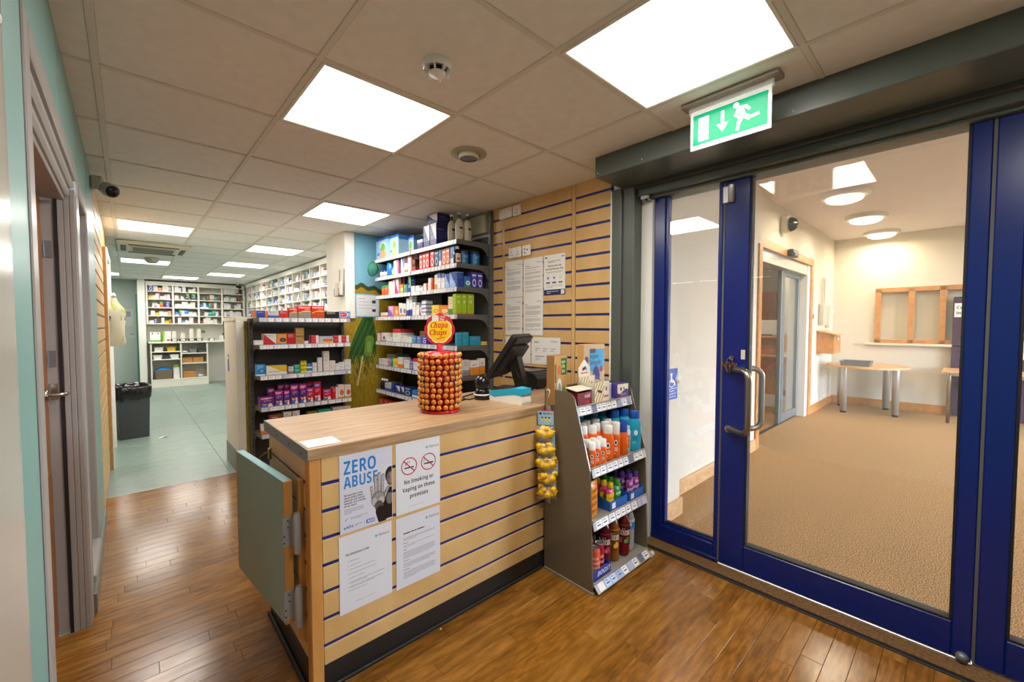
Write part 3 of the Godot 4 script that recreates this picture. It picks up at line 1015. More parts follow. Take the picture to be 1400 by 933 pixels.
# ---------------------------------------------------------------- entrance: shutter box, glass doors, mat
func build_entrance():
	var h = setting("trim_2", "grey green roller shutter box and side guides over the glass doors")
	var S = M.shutter
	between(h, "shutter_box", S, 2.018, 2.30, 2.192, CEIL + 0.012, -1.48, 2.69, 0.004)
	between(h, "shutter_lath", S, 2.33, 2.375, 2.13, 2.24, -1.39, 1.06, 0.004)
	between(h, "shutter_lath", M.shelf_dark, 2.30, 2.335, 2.17, 2.25, -1.40, 1.06, 0.003)
	between(h, "lintel", S, 2.375, 2.50, 2.115, 2.70, -1.40, 1.06, 0.002)
	between(h, "guide", S, 2.285, 2.40, 0, 2.195, -1.475, -1.545, 0.005)
	between(h, "guide", M.shelf_grey, 2.305, 2.40, 0, 2.195, -1.463, -1.475, 0.0)
	between(h, "guide", S, 2.295, 2.40, 0, 2.195, -1.392, -1.463, 0.005)
	between(h, "reveal", M.white_wall, 2.385, 2.50, 0, 2.13, -1.318, -1.392, 0.002)
	for z in [-1.46, -1.18, -0.5]:
		part(h, "screw", lathe([V(0.001, 0.003), V(0.004, 0.002), V(0.005, 0)], 8), M.alu, Vector3(2.0175, 2.215, z), Vector3(0, 0, PI / 2))
	var lc = part(h, "shutter_lock", bx(0.05, 0.026, 0.06, 0.004), M.steel, Vector3(2.345, 2.115, -1.335))
	part(lc, "keyhole", lathe([V(0.008, 0), V(0.008, 0.006), V(0.001, 0.006)], 12), M.black, Vector3(-0.004, -0.013, 0.0), Vector3(PI, 0, 0))
	# side light
	var B = M.blue_metal
	var x0 = 2.405
	var x1 = 2.455
	var s = setting("window_2", "narrow glazed side light in a blue frame beside the glass door")
	between(s, "frame", B, x0, x1, 0.03, 2.2, -1.245, -1.315, 0.004)
	between(s, "frame", B, x0, x1, 0.03, 2.2, -0.912, -0.935, 0.004)
	between(s, "frame", B, x0, x1, 0.03, 0.105, -0.935, -1.245, 0.004)
	between(s, "bead", B, x0 + 0.012, x1, 0.105, 0.122, -0.935, -1.245, 0.002)
	between(s, "bead", B, x0 + 0.012, x1, 0.122, 2.2, -1.228, -1.245, 0.002)
	between(s, "gasket", M.rubber, x0 + 0.02, x1 - 0.01, 0.122, 0.13, -0.937, -1.23, 0.0)
	between(s, "pane", M.glass, 2.426, 2.434, 0.122, 2.2, -0.935, -1.228, 0.0)
	between(s, "sill_plate", B, x0 - 0.004, x1, 0.012, 0.03, -0.912, -1.315, 0.002)
	# door leaves
	glass_door(-0.902, 0.052, "blue framed glass door with a curved steel pull handle", true)
	glass_door(0.062, 1.02, "blue framed glass door leaf, the one without a handle", false)
	# threshold
	var f = setting("floor_mat", "brown entrance matting strip with a black edging under the glass doors")
	between(f, "matting", M.mat_brown, 2.305, 2.47, -0.03, 0.004, -1.40, 1.06, 0.002)
	between(f, "edging", M.rubber, 2.28, 2.308, -0.03, 0.007, -1.40, 1.06, 0.003)
	between(f, "threshold", M.alu, 2.40, 2.44, 0.0, 0.013, -0.905, 0.055, 0.003)

func glass_door(z0, z1, label, handled):
	var B = M.blue_metal
	var d = thing("glass_door", label, "door", Vector3(2.43, 0, (z0 + z1) / 2))
	var hw = (z1 - z0) / 2
	var x0 = -0.025
	var x1 = 0.025
	var first = 0.125 if handled else 0.075
	between(d, "stile", B, x0, x1, 0.015, 2.25, -hw, -hw + first, 0.004)
	between(d, "stile", B, x0, x1, 0.015, 2.25, hw - 0.055, hw, 0.004)
	between(d, "rail", B, x0, x1, 0.015, 0.152, -hw + first, hw - 0.055, 0.004)
	between(d, "rail", B, x0, x1, 2.14, 2.25, -hw + first, hw - 0.055, 0.004)
	var zl = -hw + first
	var zr = hw - 0.055
	between(d, "gasket", M.rubber, -0.022, 0.022, 0.152, 0.162, zl, zr, 0.001)
	between(d, "gasket", M.rubber, -0.022, 0.022, 0.152, 2.14, zl, zl + 0.009, 0.001)
	between(d, "gasket", M.rubber, -0.022, 0.022, 0.152, 2.14, zr - 0.009, zr, 0.001)
	between(d, "pane", M.glass, -0.004, 0.004, 0.155, 2.15, zl, zr, 0.0)
	between(d, "brush_strip", mat(c8(92, 90, 84), 0.6), -0.022, 0.022, 0.02, 2.2, -hw - 0.0095, -hw, 0.0)  # dark strip added to fill the gap, stopping lobby light showing through
	if not handled: return
	# pull handles on both faces, hinge and floor bolt
	for s in [-1, 1]:
		var y0 = 0.775
		var y1 = 1.105
		var zc = -hw + 0.04
		var pts = [Vector3(s * 0.024, y1, zc)]
		var away = Vector3(s * 0.55, 0, 0.835)
		var elbow = Vector3(s * 0.024, 0, zc) + away * 0.098
		pts += arc_pts(elbow + Vector3(0, y1 - 0.045, 0), Vector3.UP, away, 0.045, 0.0, PI / 2, 8)
		pts += arc_pts(elbow + Vector3(0, y0 + 0.045, 0), away, Vector3.DOWN, 0.045, 0.0, PI / 2, 8)
		pts.append(Vector3(s * 0.024, y0, zc))
		part(d, "pull_handle", tube(pts, 0.0155, 16), M.brushed)
		for y in [y0, y1]:
			part(d, "rose", lathe([V(0.02, 0), V(0.02, 0.006), V(0.001, 0.006)], 18), M.steel, Vector3(s * 0.025, y, zc), Vector3(0, 0, -s * PI / 2))
	part(d, "hinge", lathe([V(0.001, -0.045), V(0.016, -0.045), V(0.016, 0.045), V(0.001, 0.045)], 16), M.alu, Vector3(-0.036, 2.045, -hw + 0.035))
	part(d, "hinge_plate", bx(0.012, 0.09, 0.03, 0.003), M.alu, Vector3(-0.03, 2.045, -hw + 0.005))
	part(d, "lock_cylinder", lathe([V(0.012, 0), V(0.012, 0.012), V(0.001, 0.012)], 14), M.steel, Vector3(-0.025, 1.165, -hw + 0.05), Vector3(0, 0, PI / 2))
	part(d, "floor_bolt", lathe([V(0.001, 0), V(0.018, 0.0), V(0.02, 0.02), V(0.012, 0.032), V(0.001, 0.034)], 14), M.grey_metal, Vector3(-0.03, 0.012, hw - 0.024))
	part(d, "sticker", bx(0.001, 0.05, 0.02, 0.0), M.cream_plastic, Vector3(-0.0255, 1.185, -hw + 0.105))
	# a bunch of keys in the lock
	var k = thing("key_bunch", "bunch of keys hanging from the lock of the blue glass door", "keys", Vector3(2.385, 1.165, -0.852))
	part(k, "lock_key", bx(0.03, 0.018, 0.003, 0.001), M.steel, Vector3(0.005, 0, 0))
	part(k, "ring", tube(arc_pts(Vector3(-0.012, -0.014, 0), Vector3.UP, Vector3.BACK, 0.014, 0, TAU, 12), 0.0015, 6), M.steel)
	for i in 7:
		var a = -0.6 + 0.2 * i
		var key = part(k, "key", bx(0.003, 0.05, 0.009, 0.001), [M.steel, mat(c8(150, 118, 60), 0.35, 0.8), M.wire][i % 3], Vector3(-0.014 - 0.003 * (i % 3), -0.052, 0.03 * sin(a)), Vector3(a, 0, 0.1 * (i % 3)))
		part(key, "bow", lathe([V(0.001, -0.002), V(0.008, -0.002), V(0.008, 0.002), V(0.001, 0.002)], 10), [M.steel, M.black, mat(c8(120, 60, 44), 0.4)][i % 3], Vector3(0, 0.026, 0), Vector3(0, 0, PI / 2))

# ---------------------------------------------------------------- the clinic lobby behind the doors
func build_lobby():
	var f = setting("floor", "tan carpet of the lobby behind the glass doors")
	between(f, "carpet", M.carpet, 2.47, 9.1, -0.03, 0.0, -1.7, 3.85, 0.0)
	between(f, "carpet", M.carpet, 4.4, 9.1, -0.03, -0.001, -6.2, -1.7, 0.0)
	var c = setting("ceiling", "smooth white lobby ceiling")
	between(c, "slab", mat(c8(228, 222, 220), 0.8), 2.42, 9.15, 2.782, 2.9, -6.3, 3.85, 0.0)
	var w = setting("wall_lobby_left", "cream lobby wall with the sliding doors")
	between(w, "panel", M.cream_wall, 2.45, 2.86, 0, 2.78, -1.345, -1.8, 0.004)
	between(w, "panel", M.cream_wall, 2.86, 5.0, 0, 2.78, -1.5, -1.8, 0.002)
	between(w, "panel", M.cream_wall, 5.0, 7.36, 2.2, 2.78, -1.56, -1.8, 0.002)
	between(w, "panel", M.cream_wall, 7.36, 9.1, 0, 2.78, -1.56, -1.8, 0.002)
	var r = setting("wall_lobby_back", "cream lobby wall with the internal windows")
	between(r, "panel", M.cream_wall, 8.97, 9.1, 0, 1.02, -1.8, 3.85, 0.0)
	between(r, "panel", M.cream_wall, 8.97, 9.1, 1.93, 2.78, -1.8, 3.85, 0.0)
	between(r, "panel", M.cream_wall, 8.97, 9.1, 1.02, 1.93, -1.8, -1.0, 0.0)
	between(r, "panel", M.cream_wall, 8.97, 9.1, 1.02, 1.93, 0.32, 3.85, 0.0)
	var e = setting("wall_lobby_right", "cream lobby wall with a tall daylight window, out of view")
	between(e, "panel", M.cream_wall, 2.3, 5.0, 0, 2.78, 3.7, 3.85, 0.0)
	between(e, "panel", M.cream_wall, 8.8, 9.1, 0, 2.78, 3.7, 3.85, 0.0)
	between(e, "panel", M.cream_wall, 5.0, 8.8, 2.5, 2.78, 3.7, 3.85, 0.0)
	between(e, "panel", M.cream_wall, 5.0, 8.8, 0, 0.1, 3.7, 3.85, 0.0)
	between(e, "panel", M.cream_wall, 2.3, 2.5, 0, 2.78, 1.06, 3.7, 0.0)
	between(e, "pane", M.glass, 5.0, 8.8, 0.1, 2.5, 3.76, 3.77, 0.0)
	var b = setting("baseboard_lobby", "oak skirting board round the lobby")
	between(b, "board", M.oak_pale, 2.45, 2.875, 0, 0.12, -1.325, -1.345, 0.003)
	between(b, "board", M.oak_pale, 2.86, 2.878, 0, 0.12, -1.345, -1.5, 0.003)
	between(b, "board", M.oak_pale, 2.878, 5.0, 0, 0.12, -1.482, -1.5, 0.003)
	between(b, "board", M.oak, 7.46, 8.97, 0, 0.12, -1.54, -1.56, 0.003)
	between(b, "board", M.oak, 8.95, 8.97, 0, 0.13, -1.56, 3.7, 0.003)
	# sliding doors
	var s = setting("door_3", "automatic sliding glass doors in a grey frame with an oak surround")
	between(s, "surround", M.oak, 7.36, 7.46, 0, 2.30, -1.535, -1.6, 0.004)
	between(s, "surround", M.oak, 4.9, 7.46, 2.20, 2.30, -1.535, -1.6, 0.004)
	between(s, "surround", M.oak, 4.9, 5.0, 0, 2.2, -1.48, -1.6, 0.004)
	between(s, "reveal", M.white_wall, 7.24, 7.36, 0, 2.2, -1.56, -1.8, 0.002)
	between(s, "operator_box", M.alu, 5.0, 7.24, 2.06, 2.2, -1.57, -1.72, 0.004)
	for x in [5.05, 6.36, 6.46, 7.18]:
		between(s, "stile", M.grey_metal, x, x + 0.07, 0.02, 2.06, -1.655, -1.70, 0.003)
	between(s, "rail", M.grey_metal, 6.5, 7.2, 0.02, 0.12, -1.657, -1.698, 0.003)
	between(s, "rail", M.grey_metal, 6.5, 7.2, 2.0, 2.06, -1.657, -1.698, 0.003)
	between(s, "pane", M.glass, 6.53, 7.18, 0.12, 2.0, -1.674, -1.682, 0.0)
	between(s, "track", M.rubber, 5.0, 7.24, 0.0, 0.008, -1.66, -1.70, 0.002)
	var sensor = part(s, "motion_sensor", bx(0.24, 0.09, 0.07, 0.012), M.black, Vector3(6.2, 2.24, -1.50))
	part(sensor, "lens", bx(0.18, 0.04, 0.02, 0.008), M.black_shine, Vector3(0, -0.02, 0.034))
	# reception room beyond the sliding doors
	var rr = setting("wall_reception", "cream walls of the reception room beyond the sliding doors")
	between(rr, "panel", M.cream_wall, 4.3, 9.1, 0, 2.78, -6.2, -6.35, 0.0)
	between(rr, "panel", M.cream_wall, 4.2, 4.4, 0, 2.78, -1.8, -6.2, 0.0)
	between(rr, "panel", M.cream_wall, 9.0, 9.1, 0, 2.78, -1.8, -6.2, 0.0)
	var k = thing("reception_desk", "oak reception desk seen through the sliding doors", "desk", Vector3(7.75, 0, -2.75))
	between(k, "front_panel", M.oak, 0.0, 0.05, 0.2, 1.13, -0.9, 0.88, 0.003)
	between(k, "skirting", M.white_plastic, -0.03, 0.05, 0.0, 0.2, -0.9, 0.88, 0.003)
	between(k, "worktop", M.oak_pale, -0.12, 0.4, 1.13, 1.17, -0.95, 0.9, 0.004)
	between(k, "ledge", M.oak_pale, -0.16, 0.0, 0.82, 0.85, -0.9, 0.88, 0.004)
	for z in [-0.3, 0.3]: between(k, "panel_joint", M.oak_pale, -0.006, 0.0, 0.2, 0.82, z - 0.01, z + 0.01, 0.001)
	var cup = thing("tall_cupboard", "orange brown wooden cupboard behind the reception desk", "cupboard", Vector3(8.75, 0, -2.5))
	between(cup, "body", M.oak, -0.2, 0.23, 0, 1.95, -0.45, 0.25, 0.004)
	for sz in [-0.27, 0.07]:
		var dr = part(cup, "door", bx(0.02, 1.88, 0.33, 0.003), M.door_wood, Vector3(-0.212, 0.99, sz))
		part(dr, "handle", bx(0.02, 0.12, 0.014, 0.004), M.steel, Vector3(-0.018, 0.05, 0.12 if sz < 0 else -0.12))
	var scr = thing("white_screen", "white board standing on the reception desk", "screen", Vector3(7.72, 1.17, -2.2), -PI / 2 + 0.2)
	part(scr, "board", bx(0.4, 0.24, 0.02, 0.004), M.paper, Vector3(0, 0.13, 0))
	part(scr, "foot", bx(0.16, 0.016, 0.12, 0.004), M.black, Vector3(0, 0.008, 0))
	var pc = thing("leaflet_box", "small dark leaflet box beside the white board on the reception desk", "box", Vector3(7.74, 1.17, -2.56))
	part(pc, "box", bx(0.12, 0.16, 0.1, 0.004), mat(c8(90, 70, 84), 0.5), Vector3(0, 0.08, 0))
	part(pc, "leaflet", bx(0.02, 0.1, 0.08, 0.001), M.paper, Vector3(0.0, 0.2, 0))
	var rope = thing("rope_barrier", "red rope hanging before the reception desk", "rope", Vector3(7.2, 0, -2.15))
	part(rope, "rope", tube([Vector3(0, 0.9, -0.36), Vector3(0, 0.72, -0.24), Vector3(0, 0.62, 0.0), Vector3(0, 0.72, 0.2), Vector3(0, 0.92, 0.3)], 0.014, 8), mat(c8(176, 26, 34), 0.6))
	for z in [-0.36, 0.3]:
		part(rope, "post", lathe([V(0.1, 0), V(0.1, 0.015), V(0.018, 0.03), V(0.018, 0.9), V(0.026, 0.92), V(0.001, 0.95)], 16), M.steel, Vector3(0, 0, z))
	# internal window
	var win = setting("window_3", "oak framed three light internal window over the lobby tables")
	for z in [-1.0, -0.61, -0.27, 0.26]:
		between(win, "mullion", M.oak, 8.93, 9.02, 1.05, 1.92, z, z + 0.07, 0.003)
	between(win, "rail", M.oak, 8.93, 9.02, 1.86, 1.93, -1.0, 0.33, 0.003)
	between(win, "rail", M.oak, 8.93, 9.02, 1.05, 1.11, -1.0, 0.33, 0.003)
	between(win, "sill", M.cream_wall, 8.88, 9.0, 1.015, 1.05, -1.12, 0.45, 0.005)
	for z in [-0.93, -0.54, -0.2]:
		between(win, "pane", M.glass, 8.975, 8.981, 1.11, 1.86, z, z + (0.32 if z < -0.5 else 0.27 if z < -0.3 else 0.46), 0.0)
	between(win, "blind", mat(c8(222, 212, 184), 0.8), 9.06, 9.08, 1.04, 1.92, -0.98, 0.3, 0.0)
	# lamps
	lobby_lamp(Vector3(5.82, 2.782, -0.94), 0.17, "round lobby ceiling light nearest the glass doors")
	lobby_lamp(Vector3(7.2, 2.782, -0.93), 0.17, "middle one of three round lobby ceiling lights")
	lobby_lamp(Vector3(8.6, 2.782, -0.92), 0.17, "round lobby ceiling light nearest the internal windows")
	lobby_lamp(Vector3(6.7, 2.782, -2.9), 0.17, "added round ceiling light brightening the reception room beyond the sliding doors")  # unseen lamp, added to brighten the reception room
	for z in [1.1, 2.6]:  # extra lamps out of view, added to light the lobby
		for x in [4.2, 6.6]:
			lobby_lamp(Vector3(x, 2.782, z), 0.17, "added unseen round lobby ceiling light towards the tall lobby window")
	# cctv dome on the lobby wall
	var cam = thing("dome_camera", "white and black dome camera on the lobby wall above the sliding doors", "camera", Vector3(5.9, 2.56, -1.5))
	part(cam, "bracket", bx(0.1, 0.2, 0.1, 0.02), M.cream_plastic, Vector3(0, 0, -0.01))
	part(cam, "dome", lathe([V(0.085, 0), V(0.08, 0.03), V(0.055, 0.065), V(0.001, 0.085)], 20), M.black_shine, Vector3(0.0, -0.01, 0.04), Vector3(PI / 2, 0, 0))
	# panels on the wall by the corner
	var p1 = thing("alarm_panel", "grey steel control box under a looped conduit on the lobby wall", "control box", Vector3(8.05, 1.5, -1.52))
	part(p1, "case", bx(0.26, 0.34, 0.07, 0.01), M.beige_plastic)
	part(p1, "conduit", tube([Vector3(-0.06, 0.17, 0)] + arc_pts(Vector3(0, 0.52, 0), Vector3.LEFT, Vector3.UP, 0.06, 0, PI, 8) + [Vector3(0.06, 0.17, 0)], 0.012, 8), M.beige_plastic)
	var p2 = thing("key_safe", "pale box with a small dial beside the grey control box", "control box", Vector3(8.5, 1.48, -1.52))
	part(p2, "case", bx(0.2, 0.36, 0.06, 0.01), M.cream_plastic)
	part(p2, "dial", lathe([V(0.03, 0), V(0.03, 0.02), V(0.001, 0.02)], 14), M.white_plastic, Vector3(0, 0.08, 0.03), Vector3(PI / 2, 0, 0))
	var p3 = thing("letter_box", "wooden box with a sloping lid fixed to the lobby wall", "letter box", Vector3(8.1, 1.07, -1.56))
	part(p3, "case", prism([V(0, -0.17), V(0.22, -0.17), V(0.22, 0.11), V(0, 0.17)], Vector3.BACK, Vector3.UP, Vector3.RIGHT, 0.5, Vector3(-0.25, 0, 0)), M.oak)
	part(p3, "lid", prism([V(-0.0, 0.172), V(0.26, 0.112), V(0.26, 0.13), V(0.0, 0.19)], Vector3.BACK, Vector3.UP, Vector3.RIGHT, 0.56, Vector3(-0.28, 0, 0)), M.oak_pale)
	part(p3, "lock", bx(0.03, 0.04, 0.02, 0.004), M.steel, Vector3(0.0, 0.06, 0.225))
	var p4 = thing("fire_notice", "small red and white notice beside the sliding doors", "notice", Vector3(7.6, 1.5, -1.558))
	part(p4, "plate", sheet_mesh(0.09, 0.2), M.paper)
	part(p4, "print", bx(0.09, 0.07, 0.002, 0.0), mat(c8(200, 50, 44), 0.5), Vector3(0, -0.03, 0.002))
	# oval table
	var t = thing("oval_table", "pale oak oval table on four round silver legs", "table", Vector3(8.42, 0, -1.02))
	part(t, "tabletop", prism(circle_poly(0.52, 32, 0, 0, 0.95), Vector3.RIGHT, Vector3.BACK, Vector3.UP, 0.028, Vector3(0, 0.69, 0)), M.oak_pale)
	for q in [[-0.36, -0.22], [0.28, -0.36], [-0.22, 0.36], [0.36, 0.2]]:
		var leg = part(t, "leg", lathe([V(0.001, 0.03), V(0.042, 0.03), V(0.042, 0.69), V(0.001, 0.69)], 18), M.alu, Vector3(q[0], 0, q[1]))
		part(leg, "foot", lathe([V(0.001, 0), V(0.036, 0), V(0.036, 0.03), V(0.001, 0.03)], 18), M.rubber)
	var tr = thing("wire_tray", "grey wire letter tray on the oval table", "tray", Vector3(8.2, 0.718, -1.12))
	part(tr, "base", bx(0.3, 0.008, 0.34, 0.002), M.grey_metal, Vector3(0, 0.006, 0))
	for s2 in [-1, 1]:
		part(tr, "side", prism([V(-0.17, 0.01), V(0.17, 0.01), V(0.185, 0.075), V(-0.185, 0.075)], Vector3.BACK, Vector3.UP, Vector3.RIGHT, 0.006, Vector3(s2 * 0.15, 0, 0)), M.grey_metal)
		part(tr, "end", bx(0.31, 0.06, 0.006, 0.002), M.grey_metal, Vector3(0, 0.04, s2 * 0.172))
	# second table and display board
	var u = thing("lobby_table", "pale oak rectangular table on thin chrome legs by the purple board", "table", Vector3(8.5, 0, 0.45))
	part(u, "tabletop", bx(0.7, 0.028, 1.3, 0.004), M.oak_pale, Vector3(0, 0.70, 0))
	for q in [[0.28, -0.58], [-0.28, -0.58], [0.28, 0.58], [-0.28, 0.58]]:
		part(u, "leg", lathe([V(0.001, 0), V(0.02, 0), V(0.02, 0.69), V(0.001, 0.69)], 12), M.steel, Vector3(q[0], 0, q[1]))
	part(u, "rail", bx(0.02, 0.04, 1.16, 0.003), M.alu, Vector3(-0.28, 0.668, 0))
	var mag = solo("magazine", bx(0.21, 0.008, 0.3, 0.002), M.paper, Vector3(8.35, 0.719, 0.12), "pale magazine lying on the rectangular lobby table", "magazine")
	var board = thing("display_board", "purple felt display board with notices behind the lobby table", "display board", Vector3(8.9, 0, 0.42))
	part(board, "panel", bx(0.04, 1.05, 1.1, 0.004), M.purple_board, Vector3(0, 1.225, 0))
	part(board, "panel", bx(0.04, 0.68, 1.1, 0.004), M.purple_board, Vector3(0, 0.36, 0))
	var head = picture(256, 160, c8(238, 236, 230))
	print_text(head, "Community", 14, 66, 46, c8(24, 24, 26), "sansbold", 0.95)
	print_text(head, "information", 14, 128, 46, c8(24, 24, 26), "sansbold", 0.9)
	board_sheet("board_heading", head, Vector3(8.878, 1.555, 0.055), 0.34, 0.20, "white heading card at the top of the purple board", "notice")
	for i in 4:
		var im = picture(128, 180, c8(226, 222, 230))
		small_print(im, 14, 20, 90, 1, 9, c8(90, 60, 110), 4)
		small_print(im, 14, 44, 96, 10, 8, c8(120, 116, 128), 2)
		rect(im, 14, 150, 46 + 12 * i, 14, [c8(90, 150, 40), c8(150, 152, 160), c8(60, 90, 170), c8(190, 80, 60)][i])
		var zz = 0.075 + 0.4 * (i / 2)
		board_sheet("notice_sheet", im, Vector3(8.878, 1.30 - 0.30 * (i % 2), zz), 0.24, 0.265, ["small printed notice with a green bar on the purple board", "small printed notice with a grey bar on the purple board", "small printed notice with a blue bar on the purple board", "small printed notice with a red bar on the purple board"][i], "notice")
	# blue assistance sign and bell on the pier
	var sg = picture(128, 256, c8(30, 84, 190))
	disc(sg, 52, 48, 12, Color.WHITE)
	stroke(sg, Vector2(52, 60), Vector2(56, 110), 12, Color.WHITE)
	stroke(sg, Vector2(56, 110), Vector2(86, 112), 10, Color.WHITE)
	stroke(sg, Vector2(86, 112), Vector2(98, 140), 10, Color.WHITE)
	disc(sg, 58, 122, 34, Color.WHITE, -1.0, 0.78)
	rect(sg, 8, 164, 112, 5, Color.WHITE)
	centre_text(sg, "Please", 64, 192, 22, Color.WHITE, "sansbold")
	centre_text(sg, "ring bell for", 64, 216, 20, Color.WHITE, "sansbold", 0.85)
	centre_text(sg, "assistance", 64, 240, 20, Color.WHITE, "sansbold", 0.9)
	var sign = thing("assistance_sign", "blue wheelchair sign with a round bell push seen through the side light", "sign", Vector3(2.72, 0.94, -1.344))
	part(sign, "plate", sheet_mesh(0.15, 0.21, 0.003), print_mat(sg, 0.3))
	part(sign, "bell_push", lathe([V(0.03, 0), V(0.028, 0.014), V(0.001, 0.02)], 18), M.white_plastic, Vector3(0.07, 0.03, 0.002), Vector3(PI / 2, 0, 0))

func board_sheet(called, im, at, w, h, label, category, turn = -PI / 2):
	return solo(called, sheet_mesh(w, h), print_mat(im, 0.6), at, label, category, "", turn)

# ---------------------------------------------------------------- serving counter
func build_counter():
	var c = thing("serving_counter", "maple slatted serving counter with blue grooves and a wood effect worktop", "counter")
	# carcass behind the slats
	between(c, "carcass", M.maple, 0.49, 2.28, 0.09, 0.862, -1.575, -2.14, 0.0)
	between(c, "backing", M.insert, 0.492, 2.28, 0.10, 0.862, -1.568, -1.575, 0.0)
	between(c, "backing", M.insert, 0.476, 0.49, 0.10, 0.862, -1.60, -2.13, 0.0)
	# front slats: grooves 13 mm high
	var top = 0.866
	var y = 0.768
	while top > 0.11:
		var low = max(y + 0.0065, 0.096)
		between(c, "slat", M.maple, 0.50, 2.285, low, top, -1.554, -1.568, 0.0015)
		# the end facing the passage, behind the flap
		between(c, "side_slat", M.maple, 0.462, 0.476, low, top, -1.60, -2.13, 0.0015)
		if low > 0.1:
			between(c, "groove_insert", M.insert, 0.50, 2.285, y - 0.0065, y + 0.0065, -1.5585, -1.568, 0.0)
			between(c, "groove_insert", M.insert, 0.4665, 0.476, y - 0.0065, y + 0.0065, -1.60, -2.13, 0.0)
		top = y - 0.0065
		y -= 0.1
	between(c, "corner_post", M.maple_edge, 0.458, 0.499, 0.0, 0.866, -1.553, -1.60, 0.003)
	between(c, "hinge_post", M.maple_edge, 0.446, 0.463, 0.17, 0.775, -1.63, -1.665, 0.002)
	between(c, "plinth", M.plinth, 0.50, 2.285, 0, 0.096, -1.5545, -1.575, 0.001)
	between(c, "plinth", M.plinth, 0.458, 0.475, 0, 0.11, -1.60, -2.15, 0.001)
	between(c, "plinth_trim", M.rubber, 0.50, 1.655, 0, 0.016, -1.543, -1.5545, 0.004)
	between(c, "plinth_trim", M.rubber, 0.445, 0.458, 0, 0.016, -1.60, -2.16, 0.004)
	between(c, "worktop", M.worktop, 0.455, 2.285, 0.868, 0.904, -1.548, -2.18, 0.003)
	between(c, "worktop_edge", M.worktop_edge, 0.455, 2.285, 0.867, 0.9035, -1.5465, -1.5485, 0.0)
	between(c, "edge_trim", M.grey_metal, 0.4525, 0.4555, 0.858, 0.9045, -1.546, -2.18, 0.0005)
	for z in [-1.62, -1.78, -1.95, -2.1]:
		part(c, "screw", lathe([V(0.001, 0.002), V(0.004, 0.001), V(0.005, 0)], 8), M.wire, Vector3(0.4525, 0.878, z), Vector3(0, 0, PI / 2))
	between(c, "hook_plate", mat(c8(160, 126, 50), 0.35, 0.8), 0.452, 0.462, 0.74, 0.79, -2.09, -2.115, 0.002)
	part(c, "hook", tube([Vector3(0.456, 0.772, -2.105), Vector3(0.44, 0.768, -2.11), Vector3(0.425, 0.755, -2.115), Vector3(0.418, 0.74, -2.118)], 0.003, 6), mat(c8(160, 126, 50), 0.35, 0.8))
	# turned out flap on two spring hinges
	var a = Vector3(0.415, 0, -1.66)
	var b = Vector3(0.362, 0, -2.205)
	var mid = (a + b) / 2
	var yaw = atan2(b.x - a.x, b.z - a.z)
	var fl = part(c, "flap", bx(0.03, 0.535, a.distance_to(b), 0.002), M.teal_flap, Vector3(mid.x, 0.509, mid.z), Vector3(0, yaw, 0))
	var hl = a.distance_to(b) / 2
	part(fl, "edge_band", bx(0.0305, 0.532, 0.006, 0.001), M.maple_edge, Vector3(0.0, 0, -hl - 0.002))
	part(fl, "edge_band", bx(0.0305, 0.532, 0.006, 0.001), M.maple_edge, Vector3(0.0, 0, hl + 0.002))
	for y2 in [0.59, 0.315]:
		var hg = part(c, "spring_hinge", lathe([V(0.001, -0.075), V(0.0115, -0.075), V(0.013, -0.07), V(0.013, 0.062), V(0.0105, 0.066), V(0.0105, 0.074), V(0.001, 0.075)], 18), M.hinge, Vector3(0.434, y2, -1.618))
		part(hg, "leaf_plate", bx(0.034, 0.11, 0.003, 0.001), M.hinge, Vector3(-0.022, 0.0, -0.034))
		part(hg, "leaf_plate", bx(0.003, 0.11, 0.03, 0.001), M.hinge, Vector3(-0.008, 0.0, -0.018))
		part(hg, "leaf_plate", bx(0.02, 0.12, 0.01, 0.002), M.hinge, Vector3(0.004, 0.012, -0.014))
		for s in [-0.04, -0.015, 0.015, 0.04]:
			part(hg, "screw", lathe([V(0.001, 0.002), V(0.003, 0.001), V(0.0035, 0)], 8), M.wire, Vector3(-0.028 + 0.006 * (1 if s > 0 else -1), s, -0.032), Vector3(PI / 2, 0, 0))
	for y3 in [0.74, 0.45, 0.26]:
		part(fl, "screw_hole", lathe([V(0.001, 0.001), V(0.003, 0.001), V(0.0035, 0)], 8), M.wire, Vector3(0.004, y3 - 0.509, hl + 0.005), Vector3(PI / 2, 0, 0))

func nexus_mark(im, x, y, s):
	var g = c8(70, 176, 146)
	rect(im, x, y - s * 0.14, s, s * 0.28, g)
	rect(im, x + s * 0.36, y - s * 0.5, s * 0.28, s, g)
	print_text(im, "Nexus", x + s * 1.25, y + s * 0.42, int(s * 1.25), c8(96, 100, 104), "sans")

